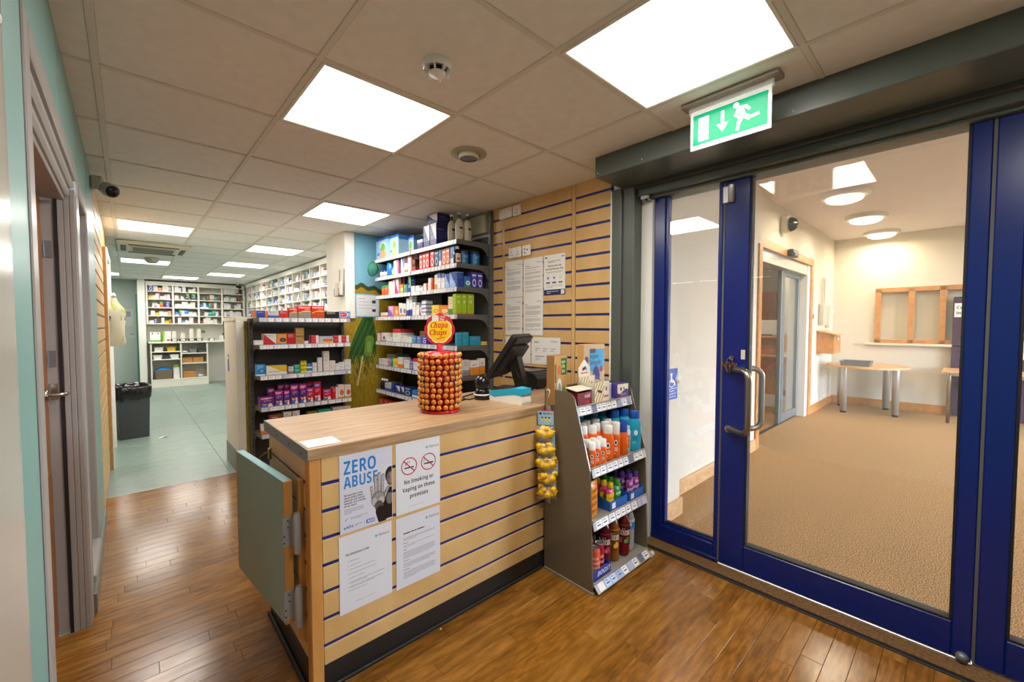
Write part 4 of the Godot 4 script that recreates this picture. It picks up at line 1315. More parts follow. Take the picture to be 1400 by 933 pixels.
func counter_posters():
	# zero abuse poster
	var im = picture(596, 842, c8(212, 212, 224))
	for k in range(-10, 42):
		var x0 = 330 + k * 12
		for t in 240:
			var px = x0 + t
			var py = 240 - t - 60 + 20
			if px > 360 and px < 596 and py > 0 and py < 200: blend(im, px, py, c8(150, 150, 160), 0.5)
	var blue = c8(22, 126, 206)
	print_text(im, "ZERO", 42, 214, 200, blue, "sansbold", 0.74)
	print_text(im, "ABUSE", 42, 364, 172, blue, "sansbold", 0.72)
	# a hand held up before a person in dark clothes
	var dark = c8(26, 22, 22)
	for y in range(470, 826):
		var t = (y - 470) / 356.0
		var l = 520.0 - 90.0 * sin(min(1.0, t * 1.6) * PI * 0.5) + 20.0 * t
		for x in range(int(l), 590): blend(im, x, y, dark)
	disc(im, 572, 330, 64, c8(40, 34, 32), 96)
	disc(im, 574, 376, 50, c8(116, 106, 102), 84)
	disc(im, 590, 372, 34, c8(150, 140, 134), 70)
	stroke(im, Vector2(540, 352), Vector2(566, 348), 6, c8(38, 32, 32))
	disc(im, 556, 366, 9, c8(30, 26, 26), 5)
	stroke(im, Vector2(574, 366), Vector2(568, 404), 5, c8(90, 80, 76))
	disc(im, 566, 428, 15, c8(74, 56, 56), 6)
	disc(im, 560, 600, 40, c8(120, 116, 116), 66)
	var skin = c8(124, 118, 116)
	var pale = c8(186, 182, 180)
	for f in [[346, 420, 360, 560, 30], [392, 318, 398, 520, 36], [436, 290, 436, 520, 38], [482, 316, 472, 520, 36], [540, 470, 486, 590, 34]]:
		stroke(im, Vector2(f[0], f[1]), Vector2(f[2], f[3]), f[4], skin)
		stroke(im, Vector2(f[0] + 3, f[1] + 4), Vector2(f[2] + 3, f[3]), f[4] * 0.55, pale)
		for q in [0.3, 0.6]:
			var p = Vector2(f[0], f[1]).lerp(Vector2(f[2], f[3]), q)
			stroke(im, p + Vector2(-12, -1), p + Vector2(12, 1), 2.5, c8(92, 86, 84))
	disc(im, 424, 574, 82, skin, 92)
	disc(im, 432, 570, 62, c8(158, 152, 150), 66)
	disc(im, 462, 596, 34, pale, 40)
	disc(im, 380, 590, 26, pale, 44)
	stroke(im, Vector2(378, 540), Vector2(420, 556), 3, c8(96, 90, 88))
	stroke(im, Vector2(420, 556), Vector2(478, 536), 3, c8(96, 90, 88))
	stroke(im, Vector2(440, 520), Vector2(414, 610), 3, c8(100, 94, 92))
	stroke(im, Vector2(428, 640), Vector2(446, 700), 96, c8(92, 86, 84))
	stroke(im, Vector2(446, 712), Vector2(470, 800), 110, dark)
	rect(im, 590, 0, 6, 842, c8(212, 212, 224))
	for i in 5: print_text(im, ["We operate a zero", "abuse policy (both", "physical and verbal)", "towards any member", "of our team."][i], 44, 448 + i * 29, 26, c8(34, 34, 38), "sansbold", 0.9)
	small_print(im, 44, 590, 210, 4, 15, c8(84, 84, 92), 4)
	small_print(im, 110, 690, 190, 2, 15, c8(84, 84, 92), 4)
	stroke(im, Vector2(54, 700), Vector2(84, 690), 5, c8(150, 110, 130))
	stroke(im, Vector2(54, 700), Vector2(70, 716), 4, c8(70, 90, 150))
	print_text(im, "NPA", 62, 800, 42, c8(36, 96, 176), "sansbold", 0.95)
	disc(im, 48, 788, 12, c8(50, 170, 140))
	small_print(im, 160, 776, 80, 2, 14, c8(60, 60, 66), 5)
	rect(im, 262, 766, 3, 44, c8(90, 90, 96))
	rect(im, 284, 766, 96, 42, c8(30, 60, 170))
	print_text(im, "NHS", 292, 802, 42, Color.WHITE, "sansbold", 0.96, 0.18)
	poster("poster", im, Vector3(0.668, 0.710, -1.5535), "poster headed ZERO ABUSE with a raised hand on the counter front")
	# no smoking
	im = picture(596, 842, c8(224, 224, 228))
	rect(im, 22, 22, 552, 2, c8(206, 206, 210))
	rect(im, 22, 818, 552, 2, c8(206, 206, 210))
	rect(im, 22, 22, 2, 798, c8(206, 206, 210))
	rect(im, 572, 22, 2, 798, c8(206, 206, 210))
	nexus_mark(im, 392, 110, 40)
	var red = c8(186, 36, 70)
	for q in [[170, 290], [432, 290]]:
		var cx = q[0]
		var cy = q[1]
		rect(im, cx - 62, cy + 10, 124, 15, c8(24, 24, 26))
		if cx < 300:
			stroke(im, Vector2(cx - 50, cy - 4), Vector2(cx - 34, cy - 40), 5, c8(40, 40, 42))
			stroke(im, Vector2(cx - 34, cy - 40), Vector2(cx + 6, cy - 44), 5, c8(40, 40, 42))
			stroke(im, Vector2(cx + 6, cy - 44), Vector2(cx + 8, cy - 62), 5, c8(40, 40, 42))
			stroke(im, Vector2(cx - 50, cy - 24), Vector2(cx - 12, cy - 64), 4, c8(60, 60, 62))
		else:
			for k in 4: disc(im, cx - 66 + (k % 2) * 14, cy - 10 - k * 10, 5, c8(50, 50, 52))
			rect(im, cx - 20, cy + 8, 86, 19, c8(24, 24, 26))
		disc(im, cx, cy, 104, red, -1.0, 0.88)
		stroke(im, Vector2(cx - 70, cy - 70), Vector2(cx + 70, cy + 70), 13, red)
	centre_text(im, "No Smoking or", 300, 498, 66, c8(30, 30, 34), "sansbold", 0.86)
	centre_text(im, "Vaping on these", 300, 588, 66, c8(30, 30, 34), "sansbold", 0.86)
	centre_text(im, "premises", 300, 676, 66, c8(30, 30, 34), "sansbold", 0.86)
	small_print(im, 160, 774, 280, 1, 14, c8(150, 150, 156), 4)
	poster("poster", im, Vector3(0.8935, 0.7095, -1.5535), "no smoking or vaping poster with two red ring signs on the counter front")
	# two typed sheets
	im = picture(596, 842, c8(222, 222, 228))
	rect(im, 40, 40, 516, 2, c8(200, 200, 206))
	rect(im, 554, 40, 2, 740, c8(200, 200, 206))
	nexus_mark(im, 392, 112, 36)
	print_text(im, "The Medicines Code", 66, 224, 32, c8(30, 30, 34), "sansbold", 0.86)
	for i in 8:
		disc(im, 98, 290 + i * 46, 4, c8(50, 50, 54))
		small_print(im, 114, 288 + i * 46, [150, 140, 380, 340, 250, 390, 370, 350][i], 2 if i in [5, 6] else 1, 14, c8(92, 92, 98), 4)
	small_print(im, 160, 752, 380, 1, 14, c8(150, 150, 156), 4)
	poster("notice_sheet", im, Vector3(0.6625, 0.4025, -1.5535), "typed sheet with a bulleted list under the ZERO ABUSE poster")
	im = picture(596, 842, c8(220, 220, 228))
	rect(im, 36, 36, 524, 2, c8(196, 196, 206))
	rect(im, 36, 800, 524, 2, c8(196, 196, 206))
	rect(im, 36, 36, 2, 766, c8(196, 196, 206))
	rect(im, 558, 36, 2, 766, c8(196, 196, 206))
	nexus_mark(im, 386, 100, 42)
	small_print(im, 92, 196, 430, 1, 26, c8(40, 40, 44), 13)
	var yy = 256
	for blk in [3, 1, 2, 1, 6, 1, 4, 1, 6]:
		small_print(im, 92, yy, 90 if blk == 1 else 430, blk, 14, c8(46, 46, 50) if blk == 1 else c8(110, 110, 116), 6 if blk == 1 else 4)
		yy += blk * 14 + 18
	poster("notice_sheet", im, Vector3(0.8915, 0.3995, -1.5535), "typed sheet of paragraphs under the no smoking poster")

func poster(called, im, at, label):
	return solo(called, sheet_mesh(0.21, 0.297), print_mat(im, 0.35), at, label, "poster" if called == "poster" else "notice")

func wall_sheet(im, y0, y1, z0, z1, label, called = "notice_sheet"):
	return solo(called, sheet_mesh(abs(z1 - z0), abs(y1 - y0)), print_mat(im, 0.3), Vector3(2.2925, (y0 + y1) / 2, (z0 + z1) / 2), label, "notice", "", -PI / 2)

func typed(sd, heading = false):
	rng.seed = 900 + sd
	var im = picture(420, 594, c8(232, 230, 226))
	nexus_mark(im, 290, 70, 22)
	small_print(im, 40, 112, 120, 1, 20, c8(60, 60, 62), 8)
	var y = 140
	while y < 500:
		var n = rng.randi_range(1, 6)
		small_print(im, 40, y, 330, n, 11, c8(112, 110, 110), 4)
		y += n * 11 + 20
	return im

func wall_notices():
	wall_sheet(typed(1), 1.565, 1.855, -2.566, -2.362, "typed white sheet beside the light switches, upper of two by the grey upright")
	wall_sheet(typed(2), 1.556, 1.853, -2.352, -2.146, "typed white sheet beside the printed order notice on the slatted wall")
	wall_sheet(typed(3), 1.262, 1.559, -2.566, -2.366, "typed white sheet, lower of two by the grey upright on the slatted wall")
	wall_sheet(typed(4), 1.262, 1.556, -2.352, -2.144, "typed white sheet above the landscape sheets on the slatted wall")
	for i in 2:
		var im = picture(594, 420, c8(230, 228, 224))
		nexus_mark(im, 400, 60, 30)
		small_print(im, 60, 70, 170, 1, 30, c8(60, 60, 62), 12)
		for k in 3: small_print(im, 80 + k * 160, 170, 100, 2, 34, c8(110, 108, 108), 8)
		small_print(im, 80, 290, 240, 1, 26, c8(70, 70, 72), 10)
		small_print(im, 80, 320, 110, 3, 16, c8(130, 128, 128), 5)
		if i == 0: wall_sheet(im, 1.042, 1.247, -2.565, -2.274, "landscape white sheet half hidden by the till screen")
		else: wall_sheet(im, 1.044, 1.249, -2.263, -1.972, "landscape white sheet with a green mark to the right of the till screen")
	var p = picture(420, 594, c8(236, 234, 226))
	rect(p, 350, 28, 46, 24, c8(120, 170, 220))
	rect(p, 22, 30, 50, 16, c8(40, 40, 42))
	small_print(p, 80, 90, 250, 2, 18, c8(120, 120, 124), 8)
	centre_text(p, "Thank you for only", 210, 176, 36, c8(36, 36, 44), "sansbold", 0.84)
	centre_text(p, "ordering what you need", 210, 222, 36, c8(36, 36, 44), "sansbold", 0.84)
	small_print(p, 50, 250, 320, 2, 14, c8(130, 130, 136), 5)
	for k in 3:
		disc(p, 86 + k * 122, 330, 34, c8(200, 198, 206), -1.0, 0.86)
		disc(p, 86 + k * 122, 340, 16, [c8(70, 64, 150), c8(80, 70, 110), c8(210, 214, 206)][k])
		rect(p, 48 + k * 122, 400, 78, 24, [c8(76, 70, 160), c8(84, 76, 112), c8(46, 140, 92)][k])
	small_print(p, 50, 446, 320, 3, 18, c8(140, 140, 146), 5)
	rect(p, 0, 514, 420, 80, c8(30, 32, 88))
	small_print(p, 60, 536, 230, 2, 26, c8(200, 202, 226), 9)
	rect(p, 340, 522, 64, 64, c8(220, 220, 222))
	wall_sheet(p, 1.561, 1.854, -2.136, -1.93, "printed notice with a dark blue foot thanking people for ordering what they need", "poster")
	# sockets and switches
	var sk = [[2.205, 2.289, -2.63, -2.482, "double blank plate at the top of the slatted wall", 0], [2.203, 2.288, -2.468, -2.378, "single socket plate at the top of the slatted wall", 1], [1.876, 1.957, -2.518, -2.374, "double power socket above the typed sheets", 2], [1.879, 1.956, -2.357, -2.271, "telephone socket above the typed sheets", 3]]
	for s in sk:
		var t = thing("wall_socket", s[4], "socket", Vector3(2.291, (s[0] + s[1]) / 2, (s[2] + s[3]) / 2), -PI / 2)
		var w = abs(s[3] - s[2])
		part(t, "plate", bx(w, 0.083, 0.014, 0.004), M.white_plastic, Vector3(0, 0, 0.004))
		if s[5] == 1 or s[5] == 2:
			for g in ([0.0] if s[5] == 1 else [-0.036, 0.036]):
				for h in [[0, 0.012], [-0.011, -0.01], [0.011, -0.01]]:
					part(t, "slot", bx(0.006, 0.009, 0.002, 0.0005), M.black, Vector3(g + h[0], h[1] - 0.008, 0.0112))
				part(t, "switch", bx(0.012, 0.018, 0.006, 0.002), M.white_plastic, Vector3(g, 0.028, 0.012))
		elif s[5] == 3:
			for h in [[-0.014, 0.01], [0.014, 0.004], [-0.012, -0.018]]:
				part(t, "slot", bx(0.012, 0.012, 0.002, 0.0005), M.black, Vector3(h[0], h[1], 0.0112))
		else:
			for h in [-0.055, 0.055]:
				part(t, "screw", lathe([V(0.001, 0.002), V(0.004, 0.001)], 8), M.wire, Vector3(h, 0.02, 0.011), Vector3(PI / 2, 0, 0))

# ---------------------------------------------------------------- things on the counter
func counter_things():
	var ct = 0.904
	# paper label stuck on the worktop
	var im = picture(256, 192, c8(236, 234, 236))
	small_print(im, 30, 60, 70, 3, 20, c8(170, 166, 172), 5)
	small_print(im, 130, 40, 100, 6, 12, c8(130, 126, 132), 6)
	var lab = thing("stuck_label", "white paper label stuck on the worktop corner by the flap", "label", Vector3(0.522, ct + 0.001, -1.625))
	part(lab, "paper", sheet_mesh(0.118, 0.105, 0.0008), print_mat(im, 0.5), Vector3.ZERO, Vector3(-PI / 2, 0, 0))
	# lollipop display
	var at = Vector3(1.172, ct, -1.815)
	var stand = thing("lollipop_stand", "round red lollipop display stand with a flower shaped sign", "display stand", at)
	var redp = mat(c8(204, 18, 36), 0.3)
	part(stand, "core", lathe([V(0.001, 0.012), V(0.075, 0.012), V(0.075, 0.30), V(0.05, 0.305), V(0.001, 0.305)], 24), redp)
	part(stand, "foot_ring", lathe([V(0.088, 0.0), V(0.1, 0.0), V(0.1, 0.012), V(0.03, 0.014)], 28), redp)
	for k in 10:
		part(stand, "tier_disc", lathe([V(0.07, 0.0), V(0.086, 0.0), V(0.086, 0.004), V(0.07, 0.004)], 28), redp, Vector3(0, 0.022 + k * 0.0283, 0))
	part(stand, "stem", bx(0.034, 0.05, 0.012, 0.003), redp, Vector3(0, 0.325, 0))
	var face = atan2(-at.x, -at.z)
	var si = picture(512, 512, c8(206, 44, 52))
	for r in [[256, 252, 150, c8(206, 44, 52)], [256, 262, 156, c8(246, 236, 190)], [256, 262, 144, c8(246, 206, 22)]]:
		for k in 8:
			var a = TAU * k / 8 + TAU / 16
			disc(si, r[0] + cos(a) * (r[2] * 0.62), r[1] + sin(a) * (r[2] * 0.62), r[2] * 0.72, r[3])
		disc(si, r[0], r[1], r[2], r[3])
	for z in 5:
		print_text(si, "Chupa", 92 + z % 3, 226 + z / 3, 116, c8(210, 30, 26), "serifbold", 0.78, 0.22)
		print_text(si, "Chups", 76 + z % 3, 340 + z / 3, 116, c8(210, 30, 26), "serifbold", 0.8, 0.22)
	stroke(si, Vector2(210, 402), Vector2(340, 376), 12, c8(210, 30, 26))
	rect(si, 130, 30, 104, 92, c8(236, 232, 220))
	rect(si, 246, 26, 132, 92, c8(214, 60, 84))
	print_text(si, "2 FOR", 256, 66, 36, c8(250, 226, 226), "sansbold", 0.9)
	print_text(si, "50p", 262, 110, 44, c8(250, 226, 226), "sansbold", 0.95)
	var flower = []
	for k in 96:
		var a = TAU * k / 96
		flower.append(V(cos(a) * (0.071 + 0.006 * abs(cos(4 * a))), sin(a) * (0.077 + 0.006 * abs(cos(4 * a)))))
	var sgn = part(stand, "sign", prism(flower, Vector3.RIGHT, Vector3.UP, Vector3.BACK, 0.004, Vector3.ZERO), print_mat(si, 0.35), Vector3(0, 0.415, 0), Vector3(0, face, 0))
	# lollies: each one a wrapped ball on a stick stuck into the tiers
	var ball = lathe([V(0.0015, -0.0128), V(0.006, -0.0115), V(0.0105, -0.0075), V(0.0128, -0.001), V(0.0118, 0.0055), V(0.0085, 0.01), V(0.004, 0.0125), V(0.0005, 0.013)], 12)
	var tones = [c8(190, 22, 44), c8(206, 40, 90), c8(60, 130, 44), c8(190, 22, 44), c8(226, 120, 30), c8(40, 110, 170), c8(196, 30, 50)]
	var names = ["red", "pink", "green", "red", "orange", "blue", "red"]
	var wraps = []
	for c in tones:
		var wi = picture(64, 64, c)
		for x in 64:
			for y in 64:
				# v runs from the top of the ball (the face with the emblem) to its stick
				if y < 20: wi.set_pixel(x, y, c8(226, 160, 44))
				if y < 9: wi.set_pixel(x, y, c8(206, 110, 40))
				if y >= 20 and y < 24: wi.set_pixel(x, y, c8(226, 196, 120))
				if y > 34 and (x / 5 + y / 9) % 4 == 0: wi.set_pixel(x, y, c.lightened(0.35))
		var wm = print_mat(wi, 0.25)
		wraps.append(wm)
	var stick_mesh = lathe([V(0.0015, -0.05), V(0.0015, -0.012)], 6)
	rng.seed = 77
	for row in 10:
		for col in 20:
			var a = TAU * (col + 0.5 * (row % 2) * 0.3) / 20 + rng.randf_range(-0.03, 0.03)
			var k = rng.randi_range(0, 6)
			var pos = at + Vector3(sin(a) * 0.1, 0.032 + row * 0.0283 + rng.randf_range(-0.002, 0.002), cos(a) * 0.1)
			var lo = solo("lollipop", ball, wraps[k], pos, names[k] + " wrapped lollipop in the round red display stand", "lollipop", names[k] + " lollipops in the display stand")
			lo.rotation = Vector3(PI / 2 + rng.randf_range(-0.12, 0.12), a, 0)
			lo.rotation_order = EULER_ORDER_YXZ
			part(lo, "stick", stick_mesh, M.white_plastic)
	# barcode scanner
	var sc = thing("barcode_scanner", "black hands free barcode scanner with a white ring on the worktop", "scanner", Vector3(1.535, ct, -1.925), face)
	part(sc, "base", lathe([V(0.001, 0), V(0.046, 0), V(0.047, 0.022), V(0.044, 0.026)], 24), M.black_shine)
	part(sc, "ring", lathe([V(0.045, 0.0255), V(0.049, 0.028), V(0.049, 0.032), V(0.044, 0.034)], 24), M.white_plastic)
	part(sc, "neck", lathe([V(0.044, 0.033), V(0.04, 0.05), V(0.036, 0.062), V(0.001, 0.064)], 24), M.black_shine)
	part(sc, "head", lathe([V(0.001, -0.045), V(0.024, -0.041), V(0.04, -0.022), V(0.0445, 0.0), V(0.04, 0.022), V(0.026, 0.04), V(0.001, 0.047)], 24), M.black_shine, Vector3(0, 0.098, 0), Vector3(-0.25, 0, 0.15))
	var cable = thing("scanner_cable", "black cable lying beside the barcode scanner", "cable", Vector3.ZERO)
	part(cable, "lead", tube([Vector3(1.50, ct + 0.004, -1.96), Vector3(1.46, ct + 0.004, -1.95), Vector3(1.43, ct + 0.005, -1.98), Vector3(1.47, ct + 0.005, -2.04), Vector3(1.6, ct + 0.004, -2.1)], 0.004, 8), M.black)
	part(cable, "plug", bx(0.035, 0.012, 0.018, 0.004), M.black, Vector3(1.425, ct + 0.0065, -1.965), Vector3(0, 0.6, 0))
	# card reader
	var cr = thing("card_reader", "turquoise and white card payment reader on its dock", "card reader", Vector3(1.60, ct, -1.755), 0.1)
	part(cr, "dock", prism([V(-0.12, 0.0), V(0.12, 0.0), V(0.125, 0.012), V(0.12, 0.045), V(0.07, 0.05), V(0.01, 0.04), V(-0.05, 0.03), V(-0.085, 0.022), V(-0.118, 0.03), V(-0.125, 0.02)], Vector3.BACK, Vector3.UP, Vector3.RIGHT, 0.082, Vector3(-0.041, 0, 0)), M.white_plastic)
	part(cr, "handset", prism([V(-0.118, 0.031), V(-0.085, 0.024), V(-0.05, 0.033), V(0.01, 0.042), V(0.07, 0.052), V(0.122, 0.047), V(0.128, 0.06), V(0.122, 0.088), V(0.05, 0.082), V(-0.12, 0.055)], Vector3.BACK, Vector3.UP, Vector3.RIGHT, 0.08, Vector3(-0.04, 0, 0)), mat(c8(36, 170, 206), 0.3))
	part(cr, "printer_lid", bx(0.066, 0.006, 0.05, 0.002), mat(c8(52, 184, 218), 0.3), Vector3(0, 0.0865, 0.09), Vector3(0.08, 0, 0))
	part(cr, "keypad", bx(0.06, 0.003, 0.08, 0.001), mat(c8(30, 60, 72), 0.4), Vector3(0, 0.0665, -0.05), Vector3(-0.15, 0, 0))
	part(cr, "paper_slot", bx(0.05, 0.005, 0.004, 0.001), M.alu, Vector3(0, 0.056, 0.1265))
	# till screen seen from behind
	var tl = thing("till_screen", "black till touch screen on a leaning stand, seen from behind", "screen", Vector3(1.90, ct, -2.03), atan2(0.435, 0.9))
	# local +z is the back of the screen, towards the viewer
	part(tl, "base", bx(0.21, 0.022, 0.24, 0.008), M.black, Vector3(-0.01, 0.011, -0.01))
	part(tl, "stalk", prism([V(0.02, 0.02), V(0.085, 0.02), V(0.03, 0.23), V(-0.01, 0.26), V(-0.045, 0.24)], Vector3.BACK, Vector3.UP, Vector3.RIGHT, 0.085, Vector3(-0.043, 0, 0)), M.black)
	var tilt = -0.6
	var pn = part(tl, "housing", prism(round_poly(0.335, 0.33, 0.014), Vector3.RIGHT, Vector3.UP, Vector3.BACK, 0.03, Vector3(0, 0, -0.015)), M.black, Vector3(-0.005, 0.235, -0.035), Vector3(-tilt, 0, 0))
	part(pn, "rear_cover", prism(round_poly(0.27, 0.22, 0.02), Vector3.RIGHT, Vector3.UP, Vector3.BACK, 0.03, Vector3(0, 0, 0.0)), mat(c8(44, 40, 38), 0.45), Vector3(0.01, -0.01, 0.012))
	part(pn, "top_band", bx(0.3, 0.05, 0.012, 0.004), mat(c8(44, 40, 38), 0.45), Vector3(0.01, 0.135, 0.018))
	part(pn, "glass", bx(0.31, 0.3, 0.002, 0.0005), M.black_shine, Vector3(0, 0, -0.0165))
	part(tl, "lead", tube([Vector3(-0.05, 0.15, 0.02), Vector3(-0.06, 0.1, 0.05), Vector3(-0.045, 0.075, 0.07), Vector3(-0.01, 0.09, 0.06), Vector3(0.005, 0.14, 0.03)], 0.004, 8), M.black)
	# black receipt printer
	var rp = thing("receipt_printer", "black receipt printer box behind the till screen, against the slatted wall", "printer", Vector3(2.155, ct, -2.06), -0.05)
	part(rp, "case", prism([V(-0.11, 0.0), V(0.11, 0.0), V(0.11, 0.07), V(0.06, 0.105), V(-0.11, 0.11)], Vector3.BACK, Vector3.UP, Vector3.RIGHT, 0.22, Vector3(-0.11, 0, 0)), M.black)
	part(rp, "lid", bx(0.2, 0.008, 0.12, 0.003), M.black_shine, Vector3(0, 0.111, -0.045), Vector3(0.03, 0, 0))
	part(rp, "paper_slot", bx(0.16, 0.004, 0.008, 0.001), M.white_plastic, Vector3(0, 0.1, 0.062), Vector3(0.6, 0, 0))

# ---------------------------------------------------------------- shelving
# tier: [from, to, height, design, stacked, set back]
const GONDOLA = {
	1: [[0.786,0.895,0.058,"orangeblue",1,0.00], [0.898,0.982,0.059,"greyblue",1,0.00], [0.986,1.058,0.063,"red",1,0.00], [1.062,1.132,0.089,"solp",1,0.00], [1.137,1.250,0.109,"solp",1,0.00], [1.254,1.368,0.112,"solpmax",1,0.00], [1.370,1.499,0.061,"black",1,0.00], [1.503,1.612,0.067,"oval",1,0.00]],
	2: [[0.793,0.857,0.037,"whitegreen",1,0.00], [0.861,0.960,0.092,"reddiag",1,0.00], [0.962,1.041,0.091,"sunset",1,0.00], [1.043,1.113,0.094,"crimson",1,0.00], [1.115,1.184,0.142,"gold",4,0.00], [1.187,1.236,0.023,"whitepurple",1,0.00], [1.243,1.312,0.072,"redbar",3,0.00], [1.315,1.444,0.063,"toothpaste",1,0.00], [1.447,1.520,0.068,"redbar",2,0.00], [1.522,1.595,0.067,"redbar",2,0.00]],
	3: [[0.800,0.869,0.096,"blue",1,0.00], [0.874,1.038,0.078,"arc",1,0.00], [1.050,1.093,0.061,"greywhite",1,0.00], [1.099,1.148,0.072,"teal",2,0.00], [1.152,1.202,0.108,"yellow",3,0.00], [1.204,1.248,0.076,"bluewhite",2,0.00], [1.253,1.290,0.083,"whiteblue",3,0.00], [1.300,1.339,0.128,"whitered",3,0.00], [1.349,1.404,0.184,"whitered",5,0.00], [1.405,1.458,0.093,"whitered",2,0.00], [1.460,1.498,0.063,"whiteblue",1,0.00], [1.500,1.545,0.073,"whiteblue",2,0.00], [1.548,1.607,0.096,"whiteblue",2,0.00]],
	4: [[0.823,0.931,0.085,"calpol",1,0.00], [0.910,0.963,0.144,"calpol",1,0.12], [0.937,1.002,0.130,"calpol",1,0.00], [1.007,1.057,0.127,"calpol",1,0.00], [0.994,1.045,0.168,"calpol",1,0.14], [1.048,1.097,0.169,"calpol",1,0.14], [1.064,1.131,0.173,"calpol",1,0.00], [1.137,1.198,0.173,"calpol",1,0.00], [1.201,1.257,0.127,"calpolred",1,0.00], [1.243,1.296,0.163,"calpolred",1,0.14], [1.261,1.324,0.175,"calpolred",1,0.00], [1.341,1.421,0.098,"calpolred",1,0.00], [1.425,1.477,0.111,"redbar",1,0.00], [1.481,1.538,0.128,"pinkround",1,0.00], [1.543,1.601,0.122,"pinkround",1,0.00]],
	5: [[0.827,0.891,0.081,"orangewhite",1,0.00], [0.897,0.992,0.152,"brownred",1,0.00], [1.002,1.066,0.164,"whitered",1,0.00], [1.075,1.134,0.164,"whitered",1,0.00], [1.200,1.282,0.136,"yellow",1,0.00], [1.297,1.410,0.140,"teal",1,0.00], [1.429,1.529,0.148,"whitered",1,0.00], [1.533,1.598,0.145,"pinkround",1,0.00]],
}
